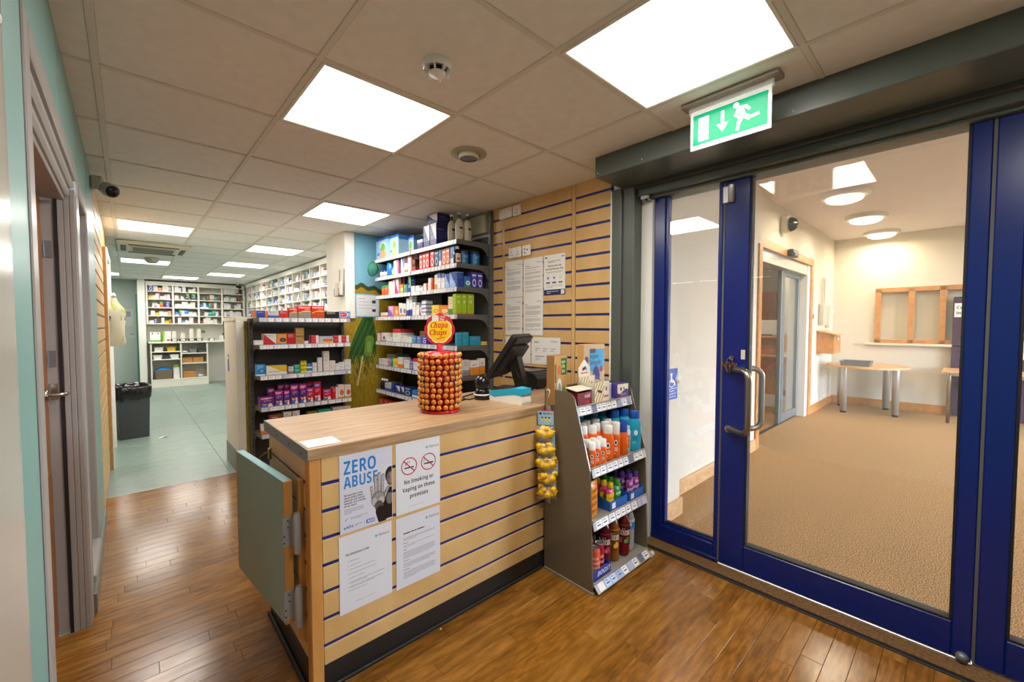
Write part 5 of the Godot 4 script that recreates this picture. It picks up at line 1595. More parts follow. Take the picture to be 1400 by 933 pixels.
const WALL_UNIT = {
	1: [[-4.252,-3.959,0.213,"skypack",1,0.00], [-3.946,-3.751,0.200,"skypack",1,0.00], [-3.395,-3.304,0.083,"navywhite",1,0.00], [-3.286,-3.184,0.186,"navyglow",1,0.00], [-3.177,-3.077,0.188,"navyglow",1,0.00]],
	2: [[-3.859,-3.757,0.137,"whitepink",1,0.00], [-3.706,-3.644,0.154,"pinkblue",1,0.00], [-3.631,-3.577,0.085,"creamorange",1,0.00], [-3.569,-3.494,0.161,"pinkwhite",1,0.00], [-3.484,-3.433,0.109,"darkyellow",1,0.00], [-3.369,-3.320,0.143,"redring",1,0.00], [-3.314,-3.260,0.146,"redring",1,0.00], [-3.254,-3.196,0.144,"redring",1,0.00], [-3.183,-3.120,0.153,"redring",1,0.00], [-3.115,-3.050,0.144,"navyring",1,0.00], [-3.043,-3.005,0.138,"bluebottlebox",1,0.00], [-3.000,-2.942,0.139,"orangering",1,0.00], [-2.937,-2.884,0.140,"orangering",1,0.00], [-2.869,-2.813,0.141,"bluetube",1,0.00]],
	3: [[-4.130,-4.057,0.098,"orangegreen",1,0.00], [-4.052,-3.983,0.100,"orangegreen",1,0.00], [-3.966,-3.886,0.130,"cream",1,0.00], [-3.881,-3.841,0.141,"cream",1,0.00], [-3.836,-3.760,0.162,"pinkmag",1,0.00], [-3.740,-3.663,0.083,"orangeyellow",1,0.00], [-3.656,-3.584,0.080,"greenblue",1,0.00], [-3.577,-3.520,0.152,"limenavy",1,0.00], [-3.517,-3.450,0.053,"whiteblue",1,0.00], [-3.443,-3.374,0.052,"whiteblue",1,0.00], [-3.368,-3.307,0.033,"whiteblue",1,0.00], [-3.294,-3.226,0.061,"orangestrip",2,0.00], [-3.217,-3.146,0.103,"orangestrip",3,0.00], [-3.114,-3.069,0.124,"creamorange",1,0.00], [-3.064,-3.015,0.131,"whitestripe",1,0.00], [-3.008,-2.959,0.126,"whitestripe",1,0.00], [-2.951,-2.889,0.115,"paleblue",1,0.00], [-2.883,-2.797,0.123,"paleblue",1,0.00]],
	4: [[-4.162,-4.005,0.041,"creamorange",1,0.00], [-3.988,-3.869,0.102,"pinkmag2",1,0.00], [-3.857,-3.773,0.097,"pinkorange",1,0.00], [-3.754,-3.687,0.125,"colourful",1,0.00], [-3.681,-3.614,0.116,"colourful",1,0.00], [-3.604,-3.559,0.163,"twinblue",1,0.00], [-3.556,-3.503,0.183,"twinblue",1,0.00], [-3.498,-3.437,0.122,"white",1,0.00], [-3.433,-3.377,0.094,"limewhite",1,0.00], [-3.372,-3.338,0.073,"pinkmag",1,0.00], [-3.331,-3.255,0.135,"whitestripe",4,0.00], [-3.165,-3.048,0.085,"yelloworange",1,0.00], [-3.042,-2.907,0.078,"orangeyellow",1,0.00], [-2.905,-2.852,0.145,"creamgreen",1,0.00], [-2.883,-2.818,0.139,"creamgreen",1,0.00]],
	5: [[-4.250,-4.144,0.081,"whitepink",1,0.00], [-4.138,-4.047,0.088,"blueorange",1,0.00], [-4.038,-3.907,0.046,"white",1,0.00], [-3.897,-3.734,0.129,"redtopwhite",1,0.00], [-4.017,-3.856,0.069,"white",2,0.10], [-3.726,-3.618,0.066,"whitered",1,0.00], [-3.611,-3.511,0.055,"white",1,0.00], [-3.498,-3.424,0.064,"tealpurple",1,0.00], [-3.418,-3.337,0.066,"tealpurple",1,0.00], [-3.331,-3.249,0.061,"purpleblue",1,0.00], [-3.506,-3.417,0.111,"gold",1,0.08]],
	6: [[-4.219,-4.097,0.062,"white",1,0.00], [-4.093,-3.959,0.059,"whitepink",1,0.00], [-4.273,-4.071,0.098,"white",1,0.12], [-3.949,-3.904,0.073,"teal",1,0.00], [-3.896,-3.798,0.081,"yellowwhite",1,0.00], [-3.788,-3.689,0.098,"orangewhite",1,0.00], [-3.675,-3.565,0.076,"white",1,0.00], [-3.556,-3.497,0.081,"purpleblue",1,0.00], [-3.490,-3.399,0.105,"redtopwhite",1,0.00]],
	7: [[-4.082,-3.945,0.079,"greyblue",1,0.00], [-3.934,-3.863,0.085,"navyteeth",1,0.00], [-3.858,-3.760,0.071,"navyglow",1,0.00], [-3.752,-3.680,0.071,"navyglow",1,0.00], [-3.670,-3.534,0.080,"purplenight",1,0.00], [-3.516,-3.396,0.065,"skyblue",1,0.00], [-3.368,-3.291,0.081,"skyblue",1,0.00]],
	8: [[-4.225,-4.10,0.169,"redgreen",1,0.00], [-4.095,-3.99,0.169,"redgreen",1,0.00], [-3.985,-3.88,0.169,"redgreen",1,0.00], [-3.87,-3.78,0.15,"brownred",1,0.00]],
}
# things on the near ends of the wall unit's tiers: [from x, to x, height, design, stacked]
const WALL_END = {
	3: [[1.962,2.021,0.115,"navyteeth",1], [2.024,2.096,0.091,"bear",1], [2.102,2.161,0.130,"purpleeye",1], [2.164,2.223,0.130,"navyeye",1]],
	4: [[1.945,2.001,0.163,"lime",1], [2.004,2.054,0.166,"lime",1], [2.059,2.129,0.168,"lime",1]],
	5: [[1.960,2.004,0.106,"tealwhite",3], [2.008,2.072,0.109,"tealbox",2], [2.081,2.197,0.074,"tealbox",1], [2.205,2.270,0.027,"yellowblue",1]],
	6: [[2.020,2.080,0.128,"greywhite",1], [2.087,2.184,0.118,"orangebase",1], [2.189,2.246,0.131,"orangebase",1]],
}
const G_TOP = {1: 1.405, 2: 1.172, 3: 0.907, 4: 0.635, 5: 0.402}
const W_TOP = {1: 2.025, 2: 1.838, 3: 1.648, 4: 1.428, 5: 1.172, 6: 0.925, 7: 0.665, 8: 0.40}
const ORD = {1: "top", 2: "second", 3: "third", 4: "fourth", 5: "fifth", 6: "sixth", 7: "seventh", 8: "eighth"}

func ticket_mat(sd):
	sd = 300 + sd % 4
	if cache.has("ticket%d" % sd): return cache["ticket%d" % sd]
	cache["ticket%d" % sd] = ticket_print(sd)
	return cache["ticket%d" % sd]

func ticket_print(sd):
	rng.seed = sd
	var im = picture(512, 32, c8(168, 164, 170))
	var x = 4
	while x < 500:
		var w = rng.randi_range(26, 36)
		rect(im, x, 3, w, 27, c8(230, 228, 228) if rng.randf() < 0.8 else c8(196, 196, 214))
		rect(im, x + 4, 10, w - 12, 3, c8(150, 148, 150))
		rect(im, x + 4, 18, w - 18, 3, c8(170, 168, 170))
		x += w + rng.randi_range(2, 18)
	return print_mat(im, 0.35)

# shelf along local x with its front towards local +z; origin at middle of the front edge, on the shelf's top
func shelf_tier(parent, length, depth, rail_m, left_bracket, right_bracket):
	var s = part(parent, "shelf", bx(length, 0.012, depth, 0.002), M.shelf_grey, Vector3.ZERO)
	part(s, "lip", bx(length, 0.034, 0.004, 0.001), M.shelf_grey, Vector3(0, -0.018, depth / 2 - 0.002))
	var rail = part(s, "price_rail", sheet_mesh(length - 0.004, 0.036, 0.003), rail_m, Vector3(0, -0.014, depth / 2 + 0.001), Vector3(-0.12, 0, 0))
	for e in [[left_bracket, -1], [right_bracket, 1]]:
		if not e[0]: continue
		var poly = [V(-depth / 2, 0.006), V(depth / 2, 0.006), V(depth / 2, -0.03), V(-depth / 2 + 0.11, -0.034), V(-depth / 2 + 0.07, -0.044), V(-depth / 2 + 0.035, -0.07), V(-depth / 2 + 0.02, -0.1), V(-depth / 2, -0.1)]
		part(s, "bracket", prism(poly, Vector3.BACK, Vector3.UP, Vector3.RIGHT, 0.004, Vector3(e[1] * length / 2 - 0.002, 0, 0)), M.shelf_grey)
	return s

func upright(parent, at, height, turn = 0.0):
	var u = part(parent, "upright", bx(0.03, height, 0.05, 0.002), M.shelf_grey, at + Vector3(0, height / 2, 0), Vector3(0, turn, 0))
	var st = SurfaceTool.new()
	st.begin(Mesh.PRIMITIVE_TRIANGLES)
	var y = -height / 2 + 0.06
	while y < height / 2 - 0.03:
		box_into(st, Vector3(0, y, 0.0252), Vector3(0.006, 0.028, 0.001))
		y += 0.05
	st.generate_normals()
	var slots = part(u, "slot_row", st.commit(), M.black)
	slots.set_meta("kind", "stuff")
	return u

func build_gondola():
	var g = thing("shelf_gondola", "dark grey five tier shelving bay in front of the half wall", "shelving")
	between(g, "back_panel", M.shelf_dark, 0.80, 1.64, 0.02, 1.39, -4.338, -4.346, 0.001)
	upright(g, Vector3(0.805, 0, -4.313), 1.40)
	upright(g, Vector3(1.615, 0, -4.313), 1.40)
	between(g, "base", M.shelf_dark, 0.83, 1.595, 0, 0.12, -4.06, -4.29, 0.003)
	for k in G_TOP:
		var s = shelf_tier(g, 0.776, 0.25, ticket_mat(200 + k), true, true)
		s.position = Vector3(1.209, G_TOP[k] - 0.006, -4.05 - 0.125)
	for k in GONDOLA:
		for r in GONDOLA[k]:
			var w = r[1] - r[0]
			var hh = r[2] / r[4]
			for i in r[4]:
				var d = clamp(w * 0.8, 0.03, 0.09)
				carton(r[3], Vector3((r[0] + r[1]) / 2, G_TOP[k] + 0.0005 + i * (hh + 0.0004), -4.075 - r[5] - d / 2 + rng.randf_range(-0.004, 0.002)), w * 0.985, hh, d, rng.randf_range(-0.04, 0.04) if r[4] == 1 and r[5] == 0.0 and w < 0.08 else 0.0, "on the half wall shelving, %s tier" % ORD[k], "on the half wall shelving, %s tier" % ORD[k])

func build_wall_unit():
	var g = thing("wall_shelving", "grey eight tier shelving unit between the painted wall and the slatted wall", "shelving")
	between(g, "back_panel", M.shelf_dark, 2.30, 2.314, 0.02, 2.10, -2.755, -4.30, 0.001)
	between(g, "header_panel", mat(c8(196, 188, 160), 0.5), 2.27, 2.30, 2.13, 2.29, -2.80, -4.29, 0.003)
	for z in [-2.735, -3.48, -4.26]:
		upright(g, Vector3(2.285, 0, z), 2.30, -PI / 2)
	between(g, "base", M.shelf_dark, 1.97, 2.27, 0, 0.12, -2.77, -4.22, 0.003)
	for k in W_TOP:
		for b in [[-4.235, -3.485, 0], [-3.475, -2.75, 1]]:
			var s = shelf_tier(g, b[1] - b[0], 0.33, ticket_mat(300 + k * 2 + b[2]), b[2] == 0, b[2] == 1)
			s.position = Vector3(1.94 + 0.165, W_TOP[k] - 0.006, (b[0] + b[1]) / 2)
			s.rotation.y = -PI / 2
	rng.seed = 41
	for k in WALL_UNIT:
		for r in WALL_UNIT[k]:
			var w = r[1] - r[0]
			var hh = r[2] / r[4]
			for i in r[4]:
				var d = clamp(w * 0.9, 0.035, 0.16)
				if k == 1: d = 0.14
				carton(r[3], Vector3(1.96 + r[5] + d / 2 + rng.randf_range(-0.002, 0.004), W_TOP[k] + 0.0005 + i * (hh + 0.0004), (r[0] + r[1]) / 2), w * 0.97, hh, d, -PI / 2, "on the tall shelving, %s tier" % ORD[k], "on the tall shelving, %s tier" % ORD[k])
	for k in WALL_END:
		for r in WALL_END[k]:
			var w = r[1] - r[0]
			var hh = r[2] / r[4]
			for i in r[4]:
				var d = clamp(w * 0.8, 0.03, 0.06)
				carton(r[3], Vector3((r[0] + r[1]) / 2, W_TOP[k] + 0.0005 + i * (hh + 0.0004), -2.775 - d / 2), w * 0.97, hh, d, 0.0, "at the tall shelving's open end, %s tier" % ORD[k], "at the open end of the tall shelving, %s tier" % ORD[k])
	# packs of pads keep company with a boxed pair behind them
	carton("navyglow", Vector3(2.045, W_TOP[1] + 0.19, -3.165), 0.16, 0.085, 0.14, -PI / 2, "on top of the navy cartons, tall shelving", "stacked on the tall shelving")
	carton("skypack", Vector3(2.16, W_TOP[1] + 0.0005, -3.72), 0.13, 0.19, 0.18, -PI / 2, "at the back of the tall shelving, top tier", "at the back of the top wall tier")
	# lotion bottles on the top tier
	var lot = mat(c8(206, 200, 178), 0.35)
	var capg = mat(c8(74, 80, 62), 0.4)
	var li = picture(128, 192, c8(214, 208, 184))
	rect(li, 22, 30, 84, 40, c8(70, 84, 50))
	small_print(li, 30, 84, 70, 6, 14, c8(140, 130, 108), 4)
	var lm = print_mat(li, 0.4)
	for q in [[2.0, -2.80, "front"], [2.085, -2.80, "next to the slatted wall end"], [1.995, -2.90, "rear"]]:
		var t = bottle("lotion_bottle", "cream lotion bottle with a dark green neck on the tall shelving", "bottle", Vector3(q[0], W_TOP[1], q[1]), 0.25, "cream lotion bottles on the top wall tier", [V(0.001, 0), V(0.036, 0.0), V(0.039, 0.006), V(0.041, 0.07), V(0.039, 0.13), V(0.03, 0.158), V(0.016, 0.17), V(0.015, 0.176)], lot, [V(0.015, 0.172), V(0.016, 0.205), V(0.014, 0.21), V(0.001, 0.212)], capg, [0.0415, 0.03, 0.125, 0.8, lm], 0.6)
		part(t, "cap_top", lathe([V(0.014, 0.21), V(0.014, 0.222), V(0.001, 0.224)], 16), M.white_plastic)
	# brown syrup bottle, blue tubs and tubes on the second tier
	var sy = picture(128, 128, c8(226, 214, 206))
	rect(sy, 16, 60, 50, 40, c8(190, 40, 44))
	small_print(sy, 20, 20, 84, 3, 12, c8(120, 90, 84), 4)
	bottle("syrup_bottle", "brown syrup bottle with a white cap on the tall shelving", "bottle", Vector3(1.985, W_TOP[2], -2.81), 0.2, "", [V(0.001, 0), V(0.029, 0), V(0.031, 0.004), V(0.031, 0.085), V(0.026, 0.1), V(0.014, 0.112), V(0.013, 0.122)], mat(c8(48, 22, 16), 0.12), [V(0.016, 0.118), V(0.016, 0.142), V(0.001, 0.144)], M.white_plastic, [0.0316, 0.012, 0.08, 1.2, print_mat(sy, 0.4)])
	var tb = picture(128, 96, c8(24, 104, 176))
	small_print(tb, 34, 20, 60, 2, 14, c8(190, 214, 232), 5)
	disc(tb, 40, 70, 12, c8(90, 180, 70))
	var tm = print_mat(tb, 0.35)
	var tubm = mat(c8(24, 100, 172), 0.35)
	for q in [[2.062, -2.83], [2.165, -2.81], [2.11, -2.92]]:
		bottle("blue_tub", "round blue supplement tub on the tall shelving", "tub", Vector3(q[0], W_TOP[2], q[1]), 0.1, "round blue tubs on the second wall tier", [V(0.001, 0), V(0.039, 0), V(0.041, 0.004), V(0.041, 0.09), V(0.038, 0.094), V(0.001, 0.094)], tubm, [V(0.0395, 0.092), V(0.0395, 0.114), V(0.037, 0.117), V(0.001, 0.117)], mat(c8(46, 60, 84), 0.35), [0.0416, 0.006, 0.088, 1.3, tm])
	bottle("blue_jar", "bright blue round jar near the green net on the tall shelving", "jar", Vector3(2.0, W_TOP[2], -3.98), -PI / 2, "", [V(0.001, 0), V(0.045, 0), V(0.048, 0.01), V(0.048, 0.1), V(0.04, 0.115), V(0.001, 0.115)], mat(c8(20, 120, 206), 0.3), [V(0.042, 0.112), V(0.042, 0.128), V(0.03, 0.134), V(0.001, 0.135)], mat(c8(30, 136, 220), 0.3))
	for i in 3:
		bottle("small_bottle", "small white bottle with a blue cap beside the bright blue jar", "bottle", Vector3(1.985 + 0.01 * i, W_TOP[2], -4.17 + 0.05 * i), 0.0, "small white bottles by the blue jar", [V(0.001, 0), V(0.018, 0), V(0.019, 0.05), V(0.009, 0.06)], M.white_plastic, [V(0.01, 0.058), V(0.01, 0.078), V(0.001, 0.079)], mat(c8(50, 80, 150), 0.4))
	bottle("small_bottle", "pale green bottle between the blue jar and the pink cartons", "bottle", Vector3(1.985, W_TOP[2], -3.90), 0.0, "", [V(0.001, 0), V(0.02, 0), V(0.021, 0.05), V(0.009, 0.06)], mat(c8(190, 214, 120), 0.4), [V(0.01, 0.058), V(0.01, 0.074), V(0.001, 0.075)], M.white_plastic)
	for i in 3:
		bottle("dark_bottle", "dark blue glass bottle with a white cap on the tall shelving", "bottle", Vector3(1.985, W_TOP[7], -4.18 + 0.052 * i), 0.0, "dark blue bottles on the seventh wall tier", [V(0.001, 0), V(0.023, 0), V(0.024, 0.07), V(0.011, 0.085), V(0.01, 0.092)], mat(c8(26, 30, 62), 0.15), [V(0.012, 0.09), V(0.012, 0.112), V(0.001, 0.113)], M.white_plastic)
	# green play net hung on the shelf end
	var net = thing("green_net", "green mesh net hanging at the end of the tall wall shelving", "net", Vector3(1.905, 1.925, -4.215))
	var ring = arc_pts(Vector3.ZERO, Vector3.RIGHT, Vector3.UP, 0.075, 0, TAU, 20)
	part(net, "hoop", tube(ring, 0.004, 8, true), mat(c8(24, 110, 60), 0.4), Vector3.ZERO, Vector3(0.2, 0.5, 0))
	var mesh_m = mat(Color(0.1, 0.5, 0.3, 0.6), 0.6)
	mesh_m.transparency = BaseMaterial3D.TRANSPARENCY_ALPHA
	part(net, "mesh", lathe([V(0.075, 0.0), V(0.06, -0.03), V(0.035, -0.055), V(0.001, -0.065)], 16), mesh_m, Vector3.ZERO, Vector3(-PI / 2 + 0.2, 0.5, 0))

# ---------------------------------------------------------------- partition with the painted field
func build_partition():
	var p = setting("wall_partition", "half height white partition with a field and blue sky painted on it")
	between(p, "half_wall", M.white_wall, 0.705, 1.69, 0, 1.375, -4.36, -4.95, 0.004)
	between(p, "cap", M.shelf_white, 0.70, 1.69, 1.375, 1.41, -4.35, -4.96, 0.003)
	between(p, "end_trim", M.shelf_white, 0.703, 0.765, 0, 1.375, -4.345, -4.36, 0.003)
	between(p, "kick_plate", M.grey_dark_paint, 0.70, 0.705, 0, 0.2, -4.40, -4.95, 0.001)
	between(p, "full_wall", M.white_wall, 1.69, 2.32, 0, CEIL + 0.1, -4.36, -4.95, 0.002)
	between(p, "corner_post", M.shelf_white, 1.665, 1.765, 1.41, CEIL, -4.335, -4.70, 0.004)
	# mural print
	rng.seed = 5
	var im = picture(768, 1152, c8(120, 176, 196))
	rect(im, 0, 0, 768, 300, c8(122, 180, 202))
	for x in 768:
		var hz = 286 + 10.0 * sin(x * 0.021) + 7.0 * sin(x * 0.09) + rng.randf_range(-3, 3)
		rect(im, x, int(hz) - 12, 1, 26, c8(58, 70, 40))
		rect(im, x, int(hz) + 12, 1, 1152 - int(hz), c8(158, 132, 26))
	for i in 5200:
		var x = rng.randf_range(0, 768)
		var y = rng.randf_range(305, 1140)
		var l = rng.randf_range(8, 26) * (0.5 + y / 900.0)
		var tone = [c8(186, 160, 36), c8(140, 112, 22), c8(112, 80, 18), c8(204, 182, 66), c8(84, 56, 16)][rng.randi_range(0, 4)]
		if y > 760 and rng.randf() < 0.5: tone = tone.darkened(0.25)
		stroke(im, Vector2(x, y), Vector2(x + rng.randf_range(-8, 8), y - l), 1.5, tone)
	# a walker in a green coat, seen from behind, wading through the corn
	var gx = 548.0
	for leg in [[-14, -34], [20, 10]]:
		stroke(im, Vector2(gx + leg[0], 640), Vector2(gx + leg[1], 740), 24, c8(66, 44, 26))
	for y in range(430, 690):
		var t = (y - 430) / 260.0
		var hw = 24 + 50 * sin(clamp(t * 1.2, 0, 1) * PI * 0.5)
		var mid = gx + 26 - 40 * t
		for x in range(int(mid - hw), int(mid + hw)):
			var n = 0.5 + 0.3 * sin((x - mid) * 0.22 + y * 0.07) + 0.2 * sin(x * 0.5 - y * 0.11)
			blend(im, x, y, c8(22, 58, 22).lerp(c8(62, 112, 38), n))
	disc(im, gx + 30, 432, 26, c8(30, 72, 28), 34)
	stroke(im, Vector2(gx + 34, 560), Vector2(gx + 24, 630), 46, c8(104, 140, 50))
	stroke(im, Vector2(gx + 30, 580), Vector2(gx + 28, 620), 22, c8(128, 160, 70))
	for i in 340:
		var x = gx + rng.randf_range(-90, 100)
		var y = rng.randf_range(680, 810)
		stroke(im, Vector2(x, y), Vector2(x + rng.randf_range(-26, 26), y - rng.randf_range(20, 60)), 1.8, [c8(196, 168, 44), c8(140, 112, 22), c8(206, 186, 76), c8(100, 72, 18)][rng.randi_range(0, 3)])
	stroke(im, Vector2(gx - 6, 650), Vector2(gx - 38, 800), 7, c8(212, 204, 140))
	var mm = print_mat(im, 0.5)
	part(p, "mural", sheet_piece(0.925, 1.375, 0.002, 0.0, 0.6022, 0.4032, 1.0), mm, Vector3(1.2275, 0.6875, -4.36))
	part(p, "mural", sheet_piece(0.611, 2.304, 0.002, 0.6022, 1.0, 0.0, 1.0), mm, Vector3(1.9955, 1.152, -4.36))
	# sky blue framed notice on the mural
	var ni = picture(256, 256, c8(222, 222, 226))
	small_print(ni, 20, 40, 210, 1, 18, c8(120, 120, 128), 5)
	small_print(ni, 20, 80, 210, 3, 40, c8(140, 140, 148), 4)
	rect(ni, 178, 60, 42, 38, c8(60, 62, 70))
	rect(ni, 178, 170, 42, 34, c8(60, 62, 70))
	var nt = thing("wall_notice", "grey notice sheet with a pale blue border on the painted field", "notice", Vector3(1.905, 1.548, -4.357))
	part(nt, "border", sheet_mesh(0.27, 0.245, 0.002), mat(c8(130, 190, 220), 0.5))
	part(nt, "sheet", sheet_mesh(0.245, 0.22, 0.002), print_mat(ni, 0.5), Vector3(0.004, 0, 0.002))
	# document holder on the corner post
	var dh = thing("document_rack", "black wire rack holding white folders on the white corner post", "rack", Vector3(1.655, 1.72, -4.42))
	part(dh, "folder", bx(0.012, 0.14, 0.12, 0.002), M.paper, Vector3(-0.016, 0, 0.0))
	part(dh, "folder", bx(0.012, 0.13, 0.12, 0.002), M.cream_plastic, Vector3(-0.03, -0.004, -0.01))
	for z in [-0.062, 0.062]:
		part(dh, "wire", tube([Vector3(0.006, 0.2, z), Vector3(0.004, -0.075, z), Vector3(-0.05, -0.08, z), Vector3(-0.05, 0.0, z)], 0.003, 6), M.wire)
	part(dh, "bar", bx(0.05, 0.006, 0.13, 0.001), M.wire, Vector3(-0.024, -0.08, 0))
	# blue label on the end of the half wall and a reading lamp clip
	var lb = thing("blue_label", "small blue and white label on the end of the half wall", "label", Vector3(0.704, 0.98, -4.75), -PI / 2)
	part(lb, "plate", sheet_mesh(0.06, 0.16, 0.002), mat(c8(90, 116, 190), 0.5))
	part(lb, "print", sheet_mesh(0.05, 0.03, 0.001), M.paper, Vector3(0, 0.05, 0.002))
	between(p, "edge_clip", mat(c8(40, 76, 80), 0.4), 0.70, 0.71, 1.20, 1.39, -4.955, -4.965, 0.001)

# ---------------------------------------------------------------- dispensary
func box_run(x0, x1, y, maxh, z_front, along_x, where, group_where, sd, density = 0.85, palette = null, joined = null):
	# cartons side by side from x0 to x1 (z for shelves along z), fronts at z_front
	rng.seed = sd
	var kinds = palette if palette else ["white", "whitered", "whiteblue", "greywhite", "cream", "whitepink", "whitestripe", "redtopwhite", "orangewhite", "creamorange"]
	var u = x0 + 0.01
	while u < x1 - 0.03:
		var w = rng.randf_range(0.035, 0.085)
		if u + w > x1 - 0.005: break
		if rng.randf() < density:
			var kind = kinds[rng.randi_range(0, kinds.size() - 1)]
			var h = rng.randf_range(0.4, 0.95) * maxh
			var d = 0.08
			var n = 1 if h > 0.07 or rng.randf() < 0.6 else 2
			for i in n:
				var hh = h / n
				var at = Vector3(u + w / 2, y + i * hh + 0.0005, z_front - d / 2) if along_x else Vector3(z_front + d / 2, y + i * hh + 0.0005, u + w / 2)
				if joined:
					joined.append_from(carton_mesh(w * 0.96, hh * 0.99, d, cell_of(kind)), 0, Transform3D(Basis(Vector3.UP, -PI / 2), at))
					continue
				carton(kind, at, w * 0.96, hh * 0.99, d, rng.randf_range(-0.06, 0.06) if along_x and n == 1 else 0.0 if along_x else -PI / 2, where, group_where)
			u += w
		else:
			u += rng.randf_range(0.03, 0.08)

func build_dispensary():
	# far wall unit: upper shelves in four bays
	var u = thing("wall_shelves", "white open wall shelves with four bays on the far wall", "shelving", Vector3(0, 0, -11.75))
	var xs = [0.325, 0.76, 1.21, 1.65, 2.085]
	var zb = -0.33
	between(u, "back_board", M.shelf_white, 0.32, 2.09, 1.36, 2.26, zb, zb - 0.015, 0.0)
	between(u, "cornice", M.shelf_white, 0.31, 2.09, 2.185, 2.272, 0.012, -0.33, 0.004)
	for i in 5:
		between(u, "divider", M.shelf_white, xs[i] - 0.016, xs[i] + 0.016, 1.355, 2.185, 0.0, zb, 0.002)
	var ys = [1.355, 1.525, 1.70, 1.88, 2.05]
	for i in 4:
		for y in ys:
			between(u, "shelf", M.shelf_white, xs[i] + 0.016, xs[i + 1] - 0.016, y, y + 0.018, -0.002, zb, 0.001)
	var pal = [["orangegreen", "yellow", "orangering", "white", "teal", "whitered", "white", "cream", "purpleeye", "greywhite", "whitepink", "white"], ["white", "whitepurple", "whiteblue", "cream", "whitered", "white", "cream", "limenavy", "white", "bluewhite"], ["bluewhite", "white", "cream", "creamorange", "teal", "whitered", "white", "brownred", "white", "brownred"], ["white", "whiteblue", "greywhite", "whitered", "cream", "white", "white", "brownred"]]
	for i in 4:
		for j in 5:
			box_run(xs[i] + 0.02, xs[i + 1] - 0.02, ys[j] + 0.018, 0.145, -11.77, true, "on the far shelves, %s bay, %s row" % [["first", "second", "third", "fourth"][i], ["lowest", "fourth", "third", "second", "top"][j]], "on the far wall shelves", 600 + i * 10 + j, 0.86 if not (i == 2 and j == 4) else 0.0, pal[i])
	# worktop and lower unit
	var l = thing("base_unit", "white base unit with open shelves and a worktop along the far wall", "cupboard", Vector3(0, 0, -11.62))
	between(l, "worktop", M.shelf_white, 0.325, 2.3, 0.945, 0.98, 0.02, -0.47, 0.004)
	for x in [0.365, 0.86, 1.33]:
		between(l, "upright_panel", M.shelf_white, x - 0.012, x + 0.012, 0, 0.945, 0.0, -0.46, 0.002)
	between(l, "back_board", M.shelf_white, 0.365, 1.33, 0.1, 0.945, -0.44, -0.455, 0.0)
	between(l, "plinth", M.shelf_white, 0.377, 1.318, 0, 0.15, -0.01, -0.03, 0.001)
	for b in [[0.377, 0.848, [0.15, 0.585, 0.75]], [0.872, 1.318, [0.15, 0.48, 0.70]]]:
		for y in b[2]:
			between(l, "shelf", M.shelf_white, b[0], b[1], y, y + 0.018, -0.004, -0.44, 0.001)
	# baskets, boxes and bags in it
	basket(Vector3(0.49, 0.768, -11.78), M.white_plastic, "white plastic basket on the top shelf of the base unit")
	basket(Vector3(0.70, 0.768, -11.78), mat(c8(222, 186, 40), 0.4), "yellow plastic basket on the top shelf of the base unit")
	basket(Vector3(0.47, 0.603, -11.78), M.white_plastic, "white plastic basket on the middle shelf of the base unit, next to the pillar")
	basket(Vector3(0.61, 0.603, -11.78), M.shelf_dark, "dark grey basket between the two white baskets on the base unit", 0.12)
	basket(Vector3(0.75, 0.603, -11.78), M.white_plastic, "white plastic basket on the middle shelf of the base unit, next to the bay divider")
	basket(Vector3(1.08, 0.718, -11.78), M.grey_metal, "pale grey basket on the top shelf of the second base unit bay", 0.14)
	basket(Vector3(1.23, 0.718, -11.78), M.shelf_dark, "dark basket at the end of the top shelf of the base unit", 0.14)
	for q in [[0.975, 0.498, "open cardboard box on the middle shelf of the base unit, beside the divider"], [1.165, 0.498, "open cardboard box on the middle shelf of the base unit, beside its twin"], [1.0, 0.168, "large cardboard box on the bottom shelf of the base unit"]]:
		var t = thing("cardboard_box", q[2], "cardboard box", Vector3(q[0], q[1], -11.78))
		var big = 1.25 if q[1] < 0.3 else 1.0
		part(t, "front", bx(0.18 * big, 0.12 * big, 0.006, 0.001), M.card, Vector3(0, 0.06 * big, 0.1))
		part(t, "rear", bx(0.18 * big, 0.12 * big, 0.006, 0.001), M.card, Vector3(0, 0.06 * big, -0.1))
		for s in [-1, 1]: part(t, "side", bx(0.006, 0.12 * big, 0.2, 0.001), M.card, Vector3(s * 0.087 * big, 0.06 * big, 0))
		part(t, "bottom", bx(0.17 * big, 0.006, 0.19, 0.001), M.card, Vector3(0, 0.004, 0))
	var tray = thing("bag_lined_crate", "clear crate of waste under a bright blue plastic bag in the base unit", "crate", Vector3(0.56, 0.168, -11.80))
	part(tray, "crate", prism([V(-0.13, 0), V(0.13, 0), V(0.15, 0.2), V(-0.15, 0.2)], Vector3.RIGHT, Vector3.UP, Vector3.BACK, 0.26, Vector3(0, 0, -0.13)), mat(c8(112, 100, 80), 0.4))
	part(tray, "bag", rumple(0.34, 0.14, 0.3, 12), M.blue_bag, Vector3(0, 0.19, 0))
	var wp = thing("paper_pack", "white pack of paper standing in the base unit beside the blue bag", "paper pack", Vector3(0.78, 0.168, -11.76))
	part(wp, "pack", bx(0.11, 0.24, 0.06, 0.003), M.paper, Vector3(0, 0.12, 0))
	part(wp, "flap", prism([V(-0.05, 0), V(0.05, 0), V(0.035, 0.06), V(-0.035, 0.06)], Vector3.RIGHT, Vector3.UP, Vector3.BACK, 0.004), mat(c8(150, 176, 60), 0.5), Vector3(0, 0.242, 0.02))
